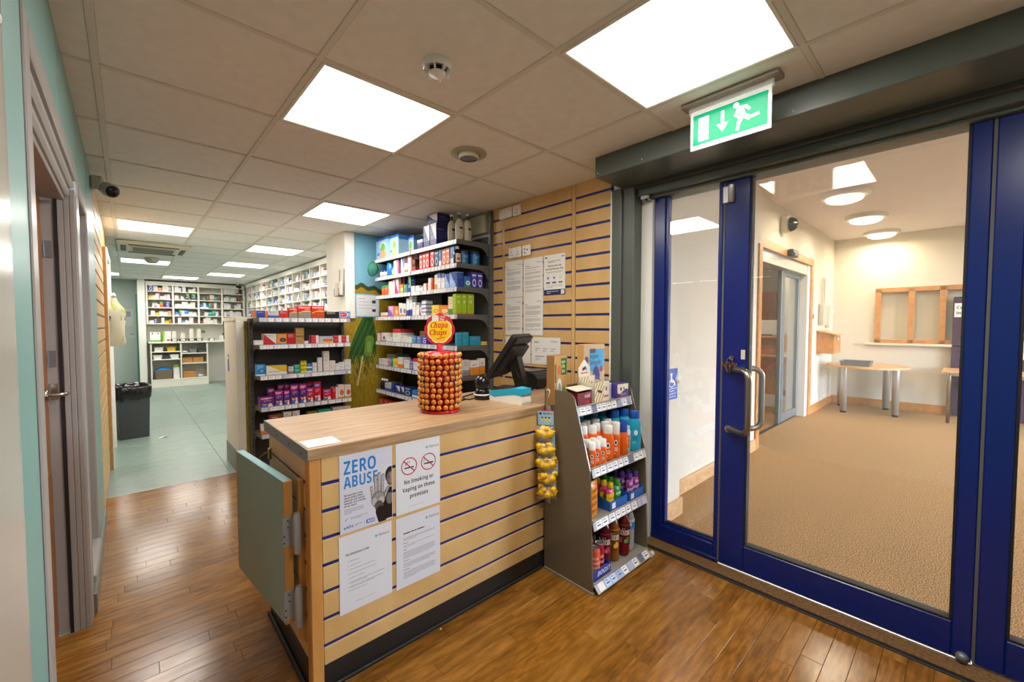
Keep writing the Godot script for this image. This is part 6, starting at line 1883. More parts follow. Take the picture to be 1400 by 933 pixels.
	for q in [[0.93, 0.718, "white parcel on the top shelf of the second base unit bay"], [1.2, 0.168, "folded pale papers on the bottom shelf of the base unit"]]:
		var t = thing("parcel", q[2], "parcel", Vector3(q[0], q[1], -11.76), 0.3)
		part(t, "wrapping", rumple(0.13, 0.06, 0.14, 8), M.paper, Vector3(0, 0.03, 0))
	var gb = thing("green_crate", "dark green crate on the floor under the worktop", "crate", Vector3(1.85, 0, -11.85))
	part(gb, "body", bx(0.22, 0.36, 0.3, 0.02), mat(c8(22, 58, 56), 0.4), Vector3(0, 0.20, 0))
	part(gb, "lid", bx(0.24, 0.03, 0.32, 0.01), mat(c8(26, 66, 62), 0.4), Vector3(0, 0.395, 0))
	# along the worktop
	var wy = 0.98
	var bagbox = thing("bag_carton", "white carton with two black eyelets and a green foot on the far worktop", "carton", Vector3(0.44, wy, -11.72))
	part(bagbox, "body", bx(0.17, 0.20, 0.12, 0.003), M.paper, Vector3(0, 0.1, 0))
	part(bagbox, "foot_band", bx(0.172, 0.035, 0.122, 0.001), mat(c8(100, 180, 60), 0.5), Vector3(0, 0.018, 0))
	for s in [-1, 1]: part(bagbox, "eyelet", lathe([V(0.012, 0), V(0.012, 0.004), V(0.001, 0.004)], 12), M.black, Vector3(s * 0.045, 0.175, 0.06), Vector3(PI / 2, 0, 0))
	var gc = thing("lime_carton", "lime green and white carton on the far worktop", "carton", Vector3(0.625, wy, -11.72), 0.15)
	part(gc, "body", bx(0.11, 0.22, 0.1, 0.003), M.paper, Vector3(0.015, 0.11, 0))
	part(gc, "green_side", bx(0.03, 0.221, 0.102, 0.002), mat(c8(150, 205, 40), 0.5), Vector3(-0.055, 0.11, 0))
	part(gc, "red_mark", bx(0.05, 0.04, 0.002, 0.0), mat(c8(210, 70, 60), 0.5), Vector3(0.02, 0.03, 0.051))
	for q in [[0.755, 0.17, "first"], [0.905, 0.12, "second"], [1.055, 0.22, "third"], [1.19, 0.22, "fourth"]]:
		var t = thing("tray_of_bags", "black tray holding a stack of white paper bags, %s of four along the far worktop" % q[2], "tray", Vector3(q[0], wy, -11.72))
		part(t, "tray", prism([V(-0.055, 0), V(0.055, 0), V(0.065, 0.055), V(-0.065, 0.055)], Vector3.RIGHT, Vector3.UP, Vector3.BACK, 0.16, Vector3(0, 0, -0.08)), M.shelf_dark)
		part(t, "label", bx(0.07, 0.03, 0.002, 0.0), M.paper, Vector3(0, 0.03, 0.081))
		part(t, "bag_stack", prism([V(-0.04, 0), V(0.04, 0), V(0.032, q[1]), V(-0.03, q[1])], Vector3.RIGHT, Vector3.UP, Vector3.BACK, 0.05, Vector3(0, 0.052, -0.02)), mat(c8(226, 222, 200), 0.6))
	var cu = thing("small_tray", "small grey tray with a white slip near the end of the far worktop", "tray", Vector3(1.42, wy, -11.72))
	part(cu, "tray", prism([V(-0.05, 0), V(0.05, 0), V(0.062, 0.055), V(-0.062, 0.055)], Vector3.RIGHT, Vector3.UP, Vector3.BACK, 0.13, Vector3(0, 0, -0.065)), M.grey_metal)
	part(cu, "slip", bx(0.06, 0.05, 0.002, 0.0), M.paper, Vector3(0, 0.03, 0.068))
	var sw = thing("grey_socket", "grey socket plate on the far wall over the worktop", "socket", Vector3(1.315, 1.18, -12.095))
	part(sw, "plate", bx(0.07, 0.06, 0.012, 0.003), M.grey_metal, Vector3(0, 0, 0.006))
	part(sw, "slot", bx(0.03, 0.01, 0.003, 0.0), M.black, Vector3(0, 0, 0.0125))
	var pr = thing("label_printer", "white label printer at the end of the far worktop", "printer", Vector3(1.68, wy, -11.72), 0.2)
	part(pr, "case", bx(0.16, 0.12, 0.2, 0.015), M.white_plastic, Vector3(0, 0.06, 0))
	part(pr, "roll_cover", lathe([V(0.001, -0.06), V(0.05, -0.06), V(0.05, 0.06), V(0.001, 0.06)], 16), M.black, Vector3(0.02, 0.12, 0), Vector3(0, 0, PI / 2))
	# cubbyhole shelving along the right wall
	var r = thing("cubbyhole_shelves", "white cubbyhole shelving along the dispensary side wall", "shelving")
	between(r, "back_board", M.shelf_white, 2.335, 2.35, 0.1, 2.26, -5.0, -11.4, 0.0)
	between(r, "cornice", M.shelf_white, 2.07, 2.35, 2.205, 2.285, -4.98, -11.42, 0.003)
	var zs = []
	for i in 15: zs.append(-5.02 - 0.455 * i)
	for i in 15:
		between(r, "divider", M.shelf_white, 2.08, 2.335, 0.1, 2.205, zs[i] - 0.009, zs[i] + 0.009, 0.001)
	var ry = [1.06, 1.225, 1.39, 1.555, 1.72, 1.885, 2.045]
	for i in 14:
		for y in ry:
			between(r, "shelf", M.shelf_white, 2.082, 2.335, y, y + 0.014, zs[i] - 0.009, zs[i + 1] + 0.009, 0.001)
	between(r, "plinth", M.shelf_white, 2.09, 2.11, 0, 0.1, -5.0, -11.4, 0.001)
	var rest = SurfaceTool.new()
	rest.begin(Mesh.PRIMITIVE_TRIANGLES)
	for i in range(1, 14):
		for j in range(3, 7):
			var dense = 0.8 if i < 9 else 0.6
			var pal2 = ["white", "whiteblue", "whitered", "greywhite", "cream", "whitepink", "white", "whitestripe", "redtopwhite", "tealbox", "bluewhite", "orangewhite"]
			if i == 1: pal2 = ["crimson", "redring", "white", "teal"]
			box_run(zs[i + 1] + 0.012, zs[i] - 0.012, ry[j] + 0.014, 0.125, 2.10, false, "in the side wall cubbyholes, %s row" % ["", "", "", "fourth", "third", "second", "top"][j], "in the cubbyhole shelving", 2000 + i * 10 + j, dense, pal2, rest if i > 3 else null)
	var far_stock = solo("cubbyhole_stock", rest.commit(), atlas_mat, Vector3.ZERO, "many small medicine cartons in the further cubbyholes of the side wall", "cartons")
	far_stock.set_meta("kind", "stuff")
	# ceiling fittings
	var ac = thing("ceiling_cassette", "cream ceiling air conditioning cassette with a slatted grille", "air conditioner", Vector3(0.27, CEIL, -6.87))
	part(ac, "fascia", bx(0.68, 0.04, 0.86, 0.015), M.cream_plastic, Vector3(0, -0.016, 0))
	part(ac, "grille", bx(0.42, 0.012, 0.42, 0.006), M.beige_plastic, Vector3(0, -0.038, 0))
	for i in 8: part(ac, "grille_slat", bx(0.38, 0.004, 0.012, 0.001), M.shelf_dark, Vector3(0, -0.0445, -0.17 + i * 0.048))
	for s in [-1, 1]:
		part(ac, "louvre", bx(0.46, 0.01, 0.05, 0.003), M.shelf_dark, Vector3(0, -0.037, s * 0.32))
		part(ac, "louvre", bx(0.05, 0.01, 0.46, 0.003), M.shelf_dark, Vector3(s * 0.275, -0.037, 0))
	var dm = thing("ceiling_sensor", "round pale sensor dome on the dispensary ceiling", "sensor", Vector3(0.29, CEIL, -7.95))
	part(dm, "base", lathe([V(0.001, 0), V(0.085, 0), V(0.085, -0.02), V(0.08, -0.022)], 24), M.beige_plastic)
	part(dm, "dome", lathe([V(0.08, -0.02), V(0.075, -0.05), V(0.05, -0.075), V(0.001, -0.085)], 24), M.beige_plastic)
	var cc = thing("bullet_camera", "small black and white camera in the far corner above the shelves", "camera", Vector3(1.93, 2.262, -11.55), 0.6)
	part(cc, "mount", bx(0.05, 0.05, 0.05, 0.01), M.white_plastic, Vector3(0, 0.02, 0))
	part(cc, "barrel", lathe([V(0.001, 0), V(0.035, 0.0), V(0.035, 0.09), V(0.001, 0.1)], 16), M.black, Vector3(0, -0.015, -0.02), Vector3(PI / 2 + 0.4, 0, 0))
	# pull up bin with a black liner
	var bin = thing("waste_bin", "tall dark grey bin lined with a black bag past the slatted wall", "bin", Vector3(0.02, 0, -6.77), 0.12)
	var prof = [V(-0.13, -0.16), V(0.13, -0.16), V(0.13, 0.16), V(-0.13, 0.16)]
	var st = SurfaceTool.new()
	st.begin(Mesh.PRIMITIVE_TRIANGLES)
	for i in 4:
		var a = prof[i]
		var b = prof[(i + 1) % 4]
		var k = 1.12
		quad(st, Vector3(a.x, 0, a.y), Vector3(b.x, 0, b.y), Vector3(b.x * k, 0.6, b.y * k), Vector3(a.x * k, 0.6, a.y * k), Vector3((a.x + b.x) / 2, 0, (a.y + b.y) / 2))
	quad(st, Vector3(-0.13, 0, -0.16), Vector3(0.13, 0, -0.16), Vector3(0.13, 0, 0.16), Vector3(-0.13, 0, 0.16), Vector3.DOWN)
	st.generate_normals()
	part(bin, "body", st.commit(), mat(c8(62, 66, 68), 0.45))
	part(bin, "liner", liner(0.158, 0.19, 0.6), M.black_shine)
	# carrier bag on the white door frame
	var bi = picture(192, 320, c8(222, 220, 196))
	disc(bi, 44, 60, 40, c8(176, 200, 60), -1.0, 0.55)
	stroke(bi, Vector2(120, 20), Vector2(150, 80), 10, c8(176, 200, 60))
	disc(bi, 150, 60, 16, c8(190, 208, 90), -1.0, 0.5)
	print_text(bi, "able", 30, 150, 50, c8(40, 44, 40), "sansbold")
	disc(bi, 100, 270, 18, c8(150, 156, 140), -1.0, 0.4)
	var bag = thing("carrier_bag", "white and lime green compostable bag hanging on the white door frame", "bag", Vector3(-0.088, 1.63, -5.45), 0.0)
	part(bag, "body", hanging_bag(0.16, 0.46), print_mat(bi, 0.45), Vector3(0, -0.03, 0))
	part(bag, "knot", rumple(0.05, 0.05, 0.04, 8), M.shelf_white, Vector3(0, -0.01, 0))
	part(bag, "hook", tube([Vector3(-0.04, 0.0, 0), Vector3(-0.02, 0.01, 0), Vector3(0.0, 0.0, 0)], 0.004, 6), M.steel)
	# papers pinned in the alcove
	for q in [[-0.02, 1.5, 0.26, 0.36, "pale poster on the grey green alcove wall"], [0.08, 1.12, 0.1, 0.12, "small pale notice on the grey green alcove wall"]]:
		var t = thing("alcove_notice", q[4], "notice", Vector3(q[0], q[1], -12.148))
		part(t, "sheet", sheet_mesh(q[2], q[3], 0.002), mat(c8(182, 188, 186), 0.6))
		part(t, "print", sheet_mesh(q[2] * 0.7, q[3] * 0.3, 0.001), mat(c8(140, 148, 150), 0.6), Vector3(0, q[3] * 0.2, 0.002))

func basket(at, m, label, w = 0.15):
	var t = thing("storage_basket", label, "basket", at)
	part(t, "body", prism([V(-w * 0.42, 0), V(w * 0.42, 0), V(w * 0.5, 0.085), V(-w * 0.5, 0.085)], Vector3.RIGHT, Vector3.UP, Vector3.BACK, 0.2, Vector3(0, 0, -0.1)), m)
	part(t, "rim", bx(w * 1.08, 0.012, 0.22, 0.004), m, Vector3(0, 0.088, 0))

# a crumpled closed blob
func rumple(w, h, d, n):
	var st = SurfaceTool.new()
	st.begin(Mesh.PRIMITIVE_TRIANGLES)
	st.set_smooth_group(0)
	var no = FastNoiseLite.new()
	no.seed = int(w * 1000) + n
	no.frequency = 1.3
	var P = func(i, j):
		var th = TAU * (i % (2 * n)) / (2.0 * n)
		var ph = PI * j / n
		var v = Vector3(sin(ph) * cos(th), cos(ph), sin(ph) * sin(th))
		var k = 0.86 + 0.3 * no.get_noise_3dv(v * 2.2)
		return Vector3(v.x * w / 2, v.y * h / 2, v.z * d / 2) * k
	for j in n:
		for i in 2 * n:
			var a = P.call(i, j)
			var b = P.call(i + 1, j)
			var c = P.call(i + 1, j + 1)
			var e = P.call(i, j + 1)
			for v in [a, b, c, a, c, e]:
				st.set_uv(Vector2.ZERO)
				st.add_vertex(v)
	st.index()
	st.generate_normals()
	return st.commit()

# folded over mouth of a bin bag
func liner(hx, hz, y):
	var st = SurfaceTool.new()
	st.begin(Mesh.PRIMITIVE_TRIANGLES)
	st.set_smooth_group(0)
	var no = FastNoiseLite.new()
	no.seed = 9
	no.frequency = 9.0
	var N = 72
	var rings = [[1.03, -0.13], [1.09, -0.06], [1.08, 0.0], [1.02, 0.025], [0.94, 0.015], [0.86, -0.05], [0.7, -0.16], [0.3, -0.26], [0.01, -0.28]]
	var P = func(i, j):
		var t = TAU * (i % N) / N
		var c = cos(t)
		var s = sin(t)
		var k = 1.0 / pow(pow(abs(c), 6.0) + pow(abs(s), 6.0), 1.0 / 6.0)
		var v = Vector3(c * k * hx, 0, s * k * hz)
		var w = no.get_noise_3d(v.x * 3.0, j * 0.1, v.z * 3.0)
		return Vector3(v.x * (rings[j][0] + 0.05 * w), y + rings[j][1] + (0.05 * w if j == 0 else 0.02 * w), v.z * (rings[j][0] + 0.05 * w))
	for j in rings.size() - 1:
		for i in N:
			for v in [P.call(i, j), P.call(i, j + 1), P.call(i + 1, j + 1), P.call(i, j), P.call(i + 1, j + 1), P.call(i + 1, j)]:
				st.set_uv(Vector2.ZERO)
				st.add_vertex(v)
	st.index()
	st.generate_normals()
	return st.commit()

func hanging_bag(w, h):
	var st = SurfaceTool.new()
	st.begin(Mesh.PRIMITIVE_TRIANGLES)
	st.set_smooth_group(0)
	var N = 20
	var rows = 14
	var P = func(i, j):
		var t = TAU * i / N
		var v = float(j) / rows
		var k = 0.25 + 0.75 * smoothstep(0.0, 0.3, v)
		if v > 0.92: k *= 1.0 - (v - 0.92) * 4.0
		var wob = 1.0 + 0.08 * sin(t * 3.0 + v * 7.0) + 0.05 * sin(t * 5.0 - v * 11.0)
		return [Vector3(cos(t) * w * 0.5 * k * wob, -v * h, sin(t) * w * 0.28 * k * wob), Vector2(fposmod(1.25 - float(i) / N * 2.0, 1.0), v)]
	for j in rows:
		for i in N:
			for q in [P.call(i, j), P.call(i, j + 1), P.call(i + 1, j + 1), P.call(i, j), P.call(i + 1, j + 1), P.call(i + 1, j)]:
				st.set_uv(q[1])
				st.add_vertex(q[0])
	st.generate_normals()
	return st.commit()

# ---------------------------------------------------------------- display stand against the counter
const STAND_TOPS = [0.915, 0.622, 0.358, 0.05]
func build_stand():
	var s = thing("display_stand", "brown grey open display stand with four shelves standing against the counter", "display stand")
	var side = [V(-1.541, 0.012), V(-1.215, 0.012), V(-1.235, 0.62), V(-1.325, 0.93), V(-1.335, 0.965), V(-1.352, 0.985), V(-1.375, 0.995), V(-1.541, 1.003)]
	for x in [1.662, 2.185]:
		part(s, "side_panel", prism(side, Vector3.BACK, Vector3.UP, Vector3.RIGHT, 0.008, Vector3(x, 0, 0)), M.stand_brown)
	between(s, "back_panel", M.stand_brown, 1.67, 2.185, 0.012, 1.0, -1.535, -1.541, 0.001)
	between(s, "foot_rail", M.rubber, 1.67, 2.185, 0.0, 0.03, -1.24, -1.26, 0.002)
	for x in [1.666, 2.189]:
		between(s, "foot_edge", M.stand_shelf, x - 0.006, x + 0.006, 0.0, 0.014, -1.21, -1.541, 0.002)
	part(s, "castor", lathe([V(0.001, -0.012), V(0.016, -0.012), V(0.016, 0.012), V(0.001, 0.012)], 14), M.white_plastic, Vector3(2.20, 0.016, -1.195), Vector3(0, 0, PI / 2))
	var fronts = [-1.33, -1.235, -1.225, -1.215]
	rng.seed = 12
	for i in 4:
		var y = STAND_TOPS[i]
		var zf = fronts[i]
		var sh = between(s, "shelf", M.stand_shelf, 1.672, 2.183, y - 0.014, y, zf, -1.535, 0.002)
		var tilt = -0.25 if i < 3 else -0.75
		var rail = part(s, "price_rail", bx(0.511, 0.048, 0.004, 0.001), M.rail_grey, Vector3(1.9275, y - 0.016 if i < 3 else y - 0.018, zf + 0.004 if i < 3 else zf + 0.014), Vector3(tilt, 0, 0))
		part(s, "rail_lip", bx(0.511, 0.006, 0.01, 0.001), M.stand_shelf, Vector3(1.9275, y + 0.008 if i < 3 else y + 0.002, zf + 0.001))
		var x = -0.235
		while x < 0.22:
			var w = rng.randf_range(0.036, 0.05)
			var kind = rng.randi_range(0, 4)
			var m = [M.paper, M.paper, mat(c8(176, 178, 206), 0.35), M.paper, mat(c8(104, 104, 132), 0.35)][kind]
			if i == 3 and x < -0.05: m = [mat(c8(180, 206, 240), 0.3), mat(c8(150, 172, 220), 0.3), M.paper][int(abs(x) * 100) % 3]
			var tk = part(rail, "price_ticket", bx(w, 0.04, 0.0015, 0.0004), m, Vector3(x + w / 2, 0, 0.0028))
			if kind in [0, 1, 3]:
				part(tk, "figures", bx(w * 0.6, 0.006, 0.0004, 0.0), mat(c8(90, 88, 92), 0.5), Vector3(0, -0.004, 0.0009))
				part(tk, "bars", bx(w * 0.5, 0.004, 0.0004, 0.0), mat(c8(140, 138, 142), 0.5), Vector3(-0.003, 0.009, 0.0009))
			x += w + rng.randf_range(0.003, 0.016)
	stand_goods()

func tall_bottle_label(w, h, bg, draw):
	var im = picture(w, h, bg)
	draw.call(im)
	return print_mat(im, 0.35)

func stand_goods():
	# --- top shelf: boxes of bars and cereal snacks
	var y = STAND_TOPS[0]
	var im = picture(256, 320, c8(196, 150, 82))
	rect(im, 130, 20, 116, 110, c8(24, 96, 44))
	print_text(im, "organic", 136, 52, 26, c8(220, 236, 190), "sansbold", 0.9)
	print_text(im, "Little", 138, 84, 32, c8(230, 240, 120), "sansbold", 0.9)
	print_text(im, "bars", 146, 116, 32, c8(230, 240, 120), "sansbold", 0.95)
	disc(im, 90, 96, 32, c8(226, 90, 50))
	rect(im, 10, 56, 30, 120, c8(40, 110, 50))
	disc(im, 100, 210, 46, c8(232, 228, 214), 60)
	disc(im, 100, 220, 30, c8(150, 160, 190), 40)
	disc(im, 190, 250, 30, c8(70, 160, 60), 44)
	disc(im, 30, 280, 18, c8(200, 60, 50))
	printed_box("snack_box", "brown and green snack box on the brown display stand", "box", Vector3(1.715, y, -1.50), Vector3(0.125, 0.265, 0.05), im, c8(150, 110, 60), 0.12)
	im = picture(256, 320, c8(206, 176, 140))
	rect(im, 64, 30, 190, 132, c8(60, 160, 206))
	rect(im, 72, 26, 70, 26, c8(30, 34, 60))
	print_text(im, "organic", 74, 84, 34, c8(20, 60, 120), "sansbold", 0.9)
	print_text(im, "Teenypuffs", 72, 122, 36, c8(20, 60, 120), "sansbold", 0.72)
	disc(im, 30, 96, 26, c8(110, 50, 80))
	disc(im, 150, 200, 46, c8(40, 46, 110), 70)
	disc(im, 150, 270, 84, c8(34, 44, 120), 70)
	print_text(im, "puffs", 96, 246, 44, c8(230, 120, 50), "sansbold", 0.95)
	disc(im, 214, 150, 20, c8(170, 40, 50))
	disc(im, 206, 290, 30, c8(220, 230, 240), 24)
	printed_box("snack_box", "blue and cream snack box, the tallest on the brown display stand", "box", Vector3(2.02, y, -1.50), Vector3(0.19, 0.315, 0.05), im, c8(200, 150, 90), -0.05)
	im = picture(256, 384, c8(236, 228, 208))
	for k in range(-8, 12):
		for t in 190:
			var x0 = k * 44 + t
			if x0 >= 0 and x0 < 256: rect(im, x0, 384 - t, 20, 1, c8(196, 160, 60))
	rect(im, 0, 100, 256, 60, c8(240, 232, 214))
	disc(im, 128, 70, 60, c8(240, 236, 226), 56)
	stroke(im, Vector2(90, 90), Vector2(150, 76), 26, c8(60, 44, 54))
	stroke(im, Vector2(150, 76), Vector2(176, 96), 14, c8(196, 60, 70))
	rect(im, 40, 118, 170, 10, c8(196, 70, 96))
	var st = thing("snack_display_carton", "white and gold striped counter carton with a pointed back card on the brown display stand", "carton", Vector3(1.90, y, -1.39), 0.06)
	part(st, "back_card", prism([V(-0.055, 0), V(0.055, 0), V(0.055, 0.19), V(0.0, 0.235), V(-0.055, 0.19)], Vector3.RIGHT, Vector3.UP, Vector3.BACK, 0.003, Vector3(-0.02, 0.0, -0.052)), print_mat(im, 0.5))
	var im2 = picture(256, 128, c8(238, 228, 208))
	for k in range(-4, 12):
		for t in 128: if k * 46 + t >= 0 and k * 46 + t < 150: rect(im2, k * 46 + t, 128 - t, 20, 1, c8(200, 164, 62))
	disc(im2, 200, 44, 14, c8(150, 90, 70))
	rect(im2, 160, 84, 84, 12, c8(200, 90, 110))
	stroke(im2, Vector2(60, 50), Vector2(120, 60), 14, c8(60, 44, 54))
	var pm = print_mat(im2, 0.5)
	part(st, "front", sheet_mesh(0.15, 0.115, 0.003), pm, Vector3(0, 0.0578, 0.05))
	part(st, "rear", sheet_mesh(0.15, 0.14, 0.003), pm, Vector3(0, 0.07, -0.045))
	for sgn in [-1, 1]: part(st, "side", bx(0.003, 0.115, 0.098, 0.0), M.cream_plastic, Vector3(sgn * 0.0735, 0.0578, 0.004))
	part(st, "bottom", bx(0.145, 0.004, 0.09, 0.0), M.cream_plastic, Vector3(0, 0.003, 0.004))
	for i in 4:
		var bar = solo("snack_bar", bx(0.028, 0.1, 0.014, 0.004), [mat(c8(150, 96, 60), 0.4), mat(c8(230, 214, 180), 0.4)][i % 2], Vector3(1.852 + i * 0.03, y + 0.056, -1.385), "wrapped snack bar standing in the striped carton on the display stand", "snack bar", "snack bars in the striped carton")
	var mi = picture(256, 128, c8(120, 20, 34))
	print_text(mi, "nakd", 120, 50, 48, c8(236, 226, 220), "sansbold", 0.9)
	disc(mi, 180, 90, 30, c8(190, 40, 60), 22)
	var mr = thing("bar_carton", "maroon counter carton of bars with a torn cream lid on the display stand", "carton", Vector3(1.748, y, -1.372), 0.06)
	part(mr, "front", sheet_mesh(0.13, 0.075, 0.003), print_mat(mi, 0.45), Vector3(0, 0.038, 0.0335))
	part(mr, "rear", bx(0.13, 0.09, 0.003, 0.0), mat(c8(120, 20, 34), 0.45), Vector3(0, 0.0455, -0.035))
	for sgn in [-1, 1]: part(mr, "side", bx(0.003, 0.08, 0.07, 0.0), mat(c8(110, 18, 32), 0.45), Vector3(sgn * 0.0635, 0.0405, 0))
	part(mr, "lid", bx(0.14, 0.004, 0.075, 0.001), M.cream_plastic, Vector3(-0.005, 0.094, 0.0), Vector3(0.16, 0, 0.0))
	var wi = picture(256, 192, c8(222, 224, 236))
	small_print(wi, 20, 40, 150, 4, 20, c8(150, 150, 180), 6)
	disc(wi, 60, 150, 30, c8(40, 140, 210))
	printed_box("wipes_pack", "white and blue carton lying beside the violet carton on the display stand", "box", Vector3(2.03, y, -1.41), Vector3(0.08, 0.09, 0.05), wi, c8(210, 212, 226), 0.2)
	var pi2 = picture(256, 160, c8(226, 218, 190))
	for x in 256:
		rect(pi2, x, 84 + int(26 * sin(x * 0.02 + 0.6)), 1, 100, c8(74, 56, 140))
	print_text(pi2, "organix", 64, 128, 40, c8(236, 130, 60), "sansbold", 0.9)
	disc(pi2, 80, 56, 20, c8(60, 50, 50))
	disc(pi2, 150, 50, 14, c8(60, 50, 50))
	printed_box("violet_carton", "cream and violet open carton at the end of the top shelf of the display stand", "box", Vector3(2.128, y, -1.378), Vector3(0.1, 0.085, 0.06), pi2, c8(74, 56, 140), -0.1)
	# --- second shelf: sun cream
	y = STAND_TOPS[1]
	var orange = mat(c8(228, 96, 16), 0.3)
	var white = M.white_plastic
	var sl = picture(128, 160, c8(228, 96, 16))
	disc(sl, 64, 40, 26, c8(240, 236, 228))
	disc(sl, 64, 40, 14, c8(40, 50, 60))
	print_text(sl, "30", 34, 118, 54, c8(246, 240, 230), "sansbold")
	small_print(sl, 34, 132, 60, 1, 10, c8(246, 230, 210), 8)
	var slm = print_mat(sl, 0.32)
	var bodyp = [V(0.001, 0), V(0.028, 0), V(0.031, 0.004), V(0.031, 0.115), V(0.029, 0.13), V(0.026, 0.142), V(0.022, 0.148)]
	var capp = [V(0.023, 0.146), V(0.0245, 0.15), V(0.024, 0.185), V(0.021, 0.19), V(0.001, 0.191)]
	var face = 0.7
	face = atan2(-1.9, 1.3) 
	var spots = [[1.865, -1.272], [1.80, -1.325], [1.86, -1.345], [1.925, -1.33], [1.80, -1.395], [1.865, -1.415], [1.93, -1.4], [1.985, -1.36], [1.752, -1.35]]
	for i in spots.size():
		bottle("sun_cream_bottle", "orange sun cream bottle with a white cap on the display stand", "bottle", Vector3(spots[i][0], y, spots[i][1]), -0.9, "orange sun cream bottles with white caps on the display stand", bodyp, orange, capp, white, [0.0316, 0.012, 0.11, 0.85, slm], 0.72)
	var spray = [V(0.001, 0), V(0.024, 0), V(0.026, 0.004), V(0.026, 0.12), V(0.021, 0.132)]
	bottle("sun_cream_bottle", "slim orange sun cream bottle with a tall clear white cap on the display stand", "bottle", Vector3(1.945, y, -1.277), -0.9, "", spray, orange, [V(0.023, 0.128), V(0.0235, 0.19), V(0.021, 0.194), V(0.001, 0.195)], mat(c8(226, 214, 196), 0.25), [0.0266, 0.012, 0.11, 0.9, slm])
	bottle("sun_cream_bottle", "slim orange sun cream bottle with a dark blue cap on the display stand", "bottle", Vector3(2.015, y, -1.275), -0.9, "", spray, orange, [V(0.023, 0.128), V(0.024, 0.185), V(0.02, 0.19), V(0.001, 0.191)], mat(c8(20, 70, 160), 0.3))
	var small = [V(0.001, 0), V(0.019, 0), V(0.021, 0.003), V(0.021, 0.085), V(0.016, 0.095)]
	var scap = [V(0.018, 0.092), V(0.0185, 0.128), V(0.016, 0.131), V(0.001, 0.132)]
	for q in [[1.80, -1.258], [1.757, -1.262], [1.71, -1.26], [1.822, -1.30], [1.775, -1.30], [1.728, -1.302]]:
		bottle("travel_sun_cream", "small orange sun cream bottle with a white cap at the front of the display stand", "bottle", Vector3(q[0], y, q[1]), -0.9, "small orange sun cream bottles on the display stand", small, orange, scap, white, [0.0216, 0.008, 0.08, 0.9, slm])
	var brown_clear = mat(c8(96, 80, 66), 0.15)
	for q in [[1.70, -1.36], [1.71, -1.44], [1.705, -1.50]]:
		bottle("oil_spray_bottle", "orange spray bottle under a smoky clear cap on the display stand", "bottle", Vector3(q[0], y, q[1]), -0.9, "orange spray bottles with smoky caps on the display stand", bodyp, mat(c8(206, 84, 20), 0.3), [V(0.023, 0.146), V(0.0245, 0.15), V(0.024, 0.2), V(0.001, 0.204)], brown_clear, [0.0316, 0.012, 0.11, 0.85, slm], 0.8)
	var teal = mat(c8(34, 164, 200), 0.3)
	var tl = picture(128, 192, c8(34, 164, 200))
	disc(tl, 74, 60, 22, c8(226, 236, 240))
	small_print(tl, 40, 96, 60, 2, 16, c8(20, 60, 80), 6)
	small_print(tl, 40, 140, 40, 2, 10, c8(220, 236, 240), 4)
	var tlm = print_mat(tl, 0.32)
	var bigp = [V(0.001, 0), V(0.033, 0), V(0.036, 0.005), V(0.036, 0.15), V(0.032, 0.172), V(0.024, 0.184), V(0.022, 0.19)]
	var bigc = [V(0.024, 0.186), V(0.025, 0.225), V(0.022, 0.23), V(0.001, 0.231)]
	for q in [[2.125, -1.27, 0], [2.135, -1.345, 0], [2.06, -1.36, 0], [2.13, -1.42, 0], [2.05, -1.44, 1], [2.12, -1.5, 0], [1.98, -1.45, 1], [2.02, -1.51, 0], [1.925, -1.512, 1]]:
		bottle("after_sun_bottle", ["turquoise after sun bottle with a blue cap on the display stand", "turquoise after sun bottle with a teal cap on the display stand"][q[2]], "bottle", Vector3(q[0], y, q[1]), -0.9, ["turquoise bottles with blue caps", "turquoise bottles with teal caps"][q[2]] + " on the display stand", bigp, teal, bigc, [mat(c8(20, 84, 176), 0.3), mat(c8(20, 110, 140), 0.3)][q[2]], [0.0366, 0.02, 0.15, 0.9, tlm], 0.7)
	bottle("white_lotion_bottle", "white lotion bottle between the dark blue capped and turquoise bottles", "bottle", Vector3(2.068, y, -1.285), -0.9, "", [V(0.001, 0), V(0.02, 0), V(0.021, 0.12), V(0.015, 0.135)], white, [V(0.016, 0.132), V(0.016, 0.15), V(0.001, 0.151)], mat(c8(200, 210, 214), 0.3), [0.0216, 0.03, 0.1, 0.8, slm])
	# --- third shelf: pouches and carrot snacks
	y = STAND_TOPS[2]
	var ci = picture(128, 256, c8(236, 140, 24))
	for k in 4: print_text(ci, ["carrot", "sticks", "puffs", "yum"][k], 18, 70 + k * 46, 36, c8(60, 40, 20), "sansbold", 0.9)
	rect(ci, 0, 230, 128, 26, c8(246, 170, 60))
	var cm = print_mat(ci, 0.3)
	for i in 5:
		var t = thing("snack_bag", "orange carrot snack bag standing on the display stand", "snack bag", Vector3(1.722 + 0.012 * i, y, -1.262 - 0.045 * i), 0.15, "orange snack bags on the third shelf")
		part(t, "bag", pillow_pack(0.085, 0.19, 0.032), cm, Vector3(0, 0.096, 0))
	var tray_m = mat(c8(34, 96, 176), 0.4)
	for q in [[1.925, 0.16, "blue shelf tray of yellow and green fruit pouches"], [2.105, 0.15, "blue shelf tray of purple fruit pouches"]]:
		var t = thing("pouch_tray", q[2] + " on the display stand", "tray", Vector3(q[0], y, -1.31))
		part(t, "front", bx(q[1], 0.05, 0.003, 0.0), tray_m, Vector3(0, 0.026, 0.07))
		part(t, "rear", bx(q[1], 0.09, 0.003, 0.0), tray_m, Vector3(0, 0.046, -0.1))
		for sgn in [-1, 1]: part(t, "side", prism([V(-0.1, 0.001), V(0.07, 0.001), V(0.07, 0.05), V(-0.1, 0.09)], Vector3.BACK, Vector3.UP, Vector3.RIGHT, 0.003, Vector3(sgn * q[1] / 2 - 0.0015, 0, 0)), tray_m)
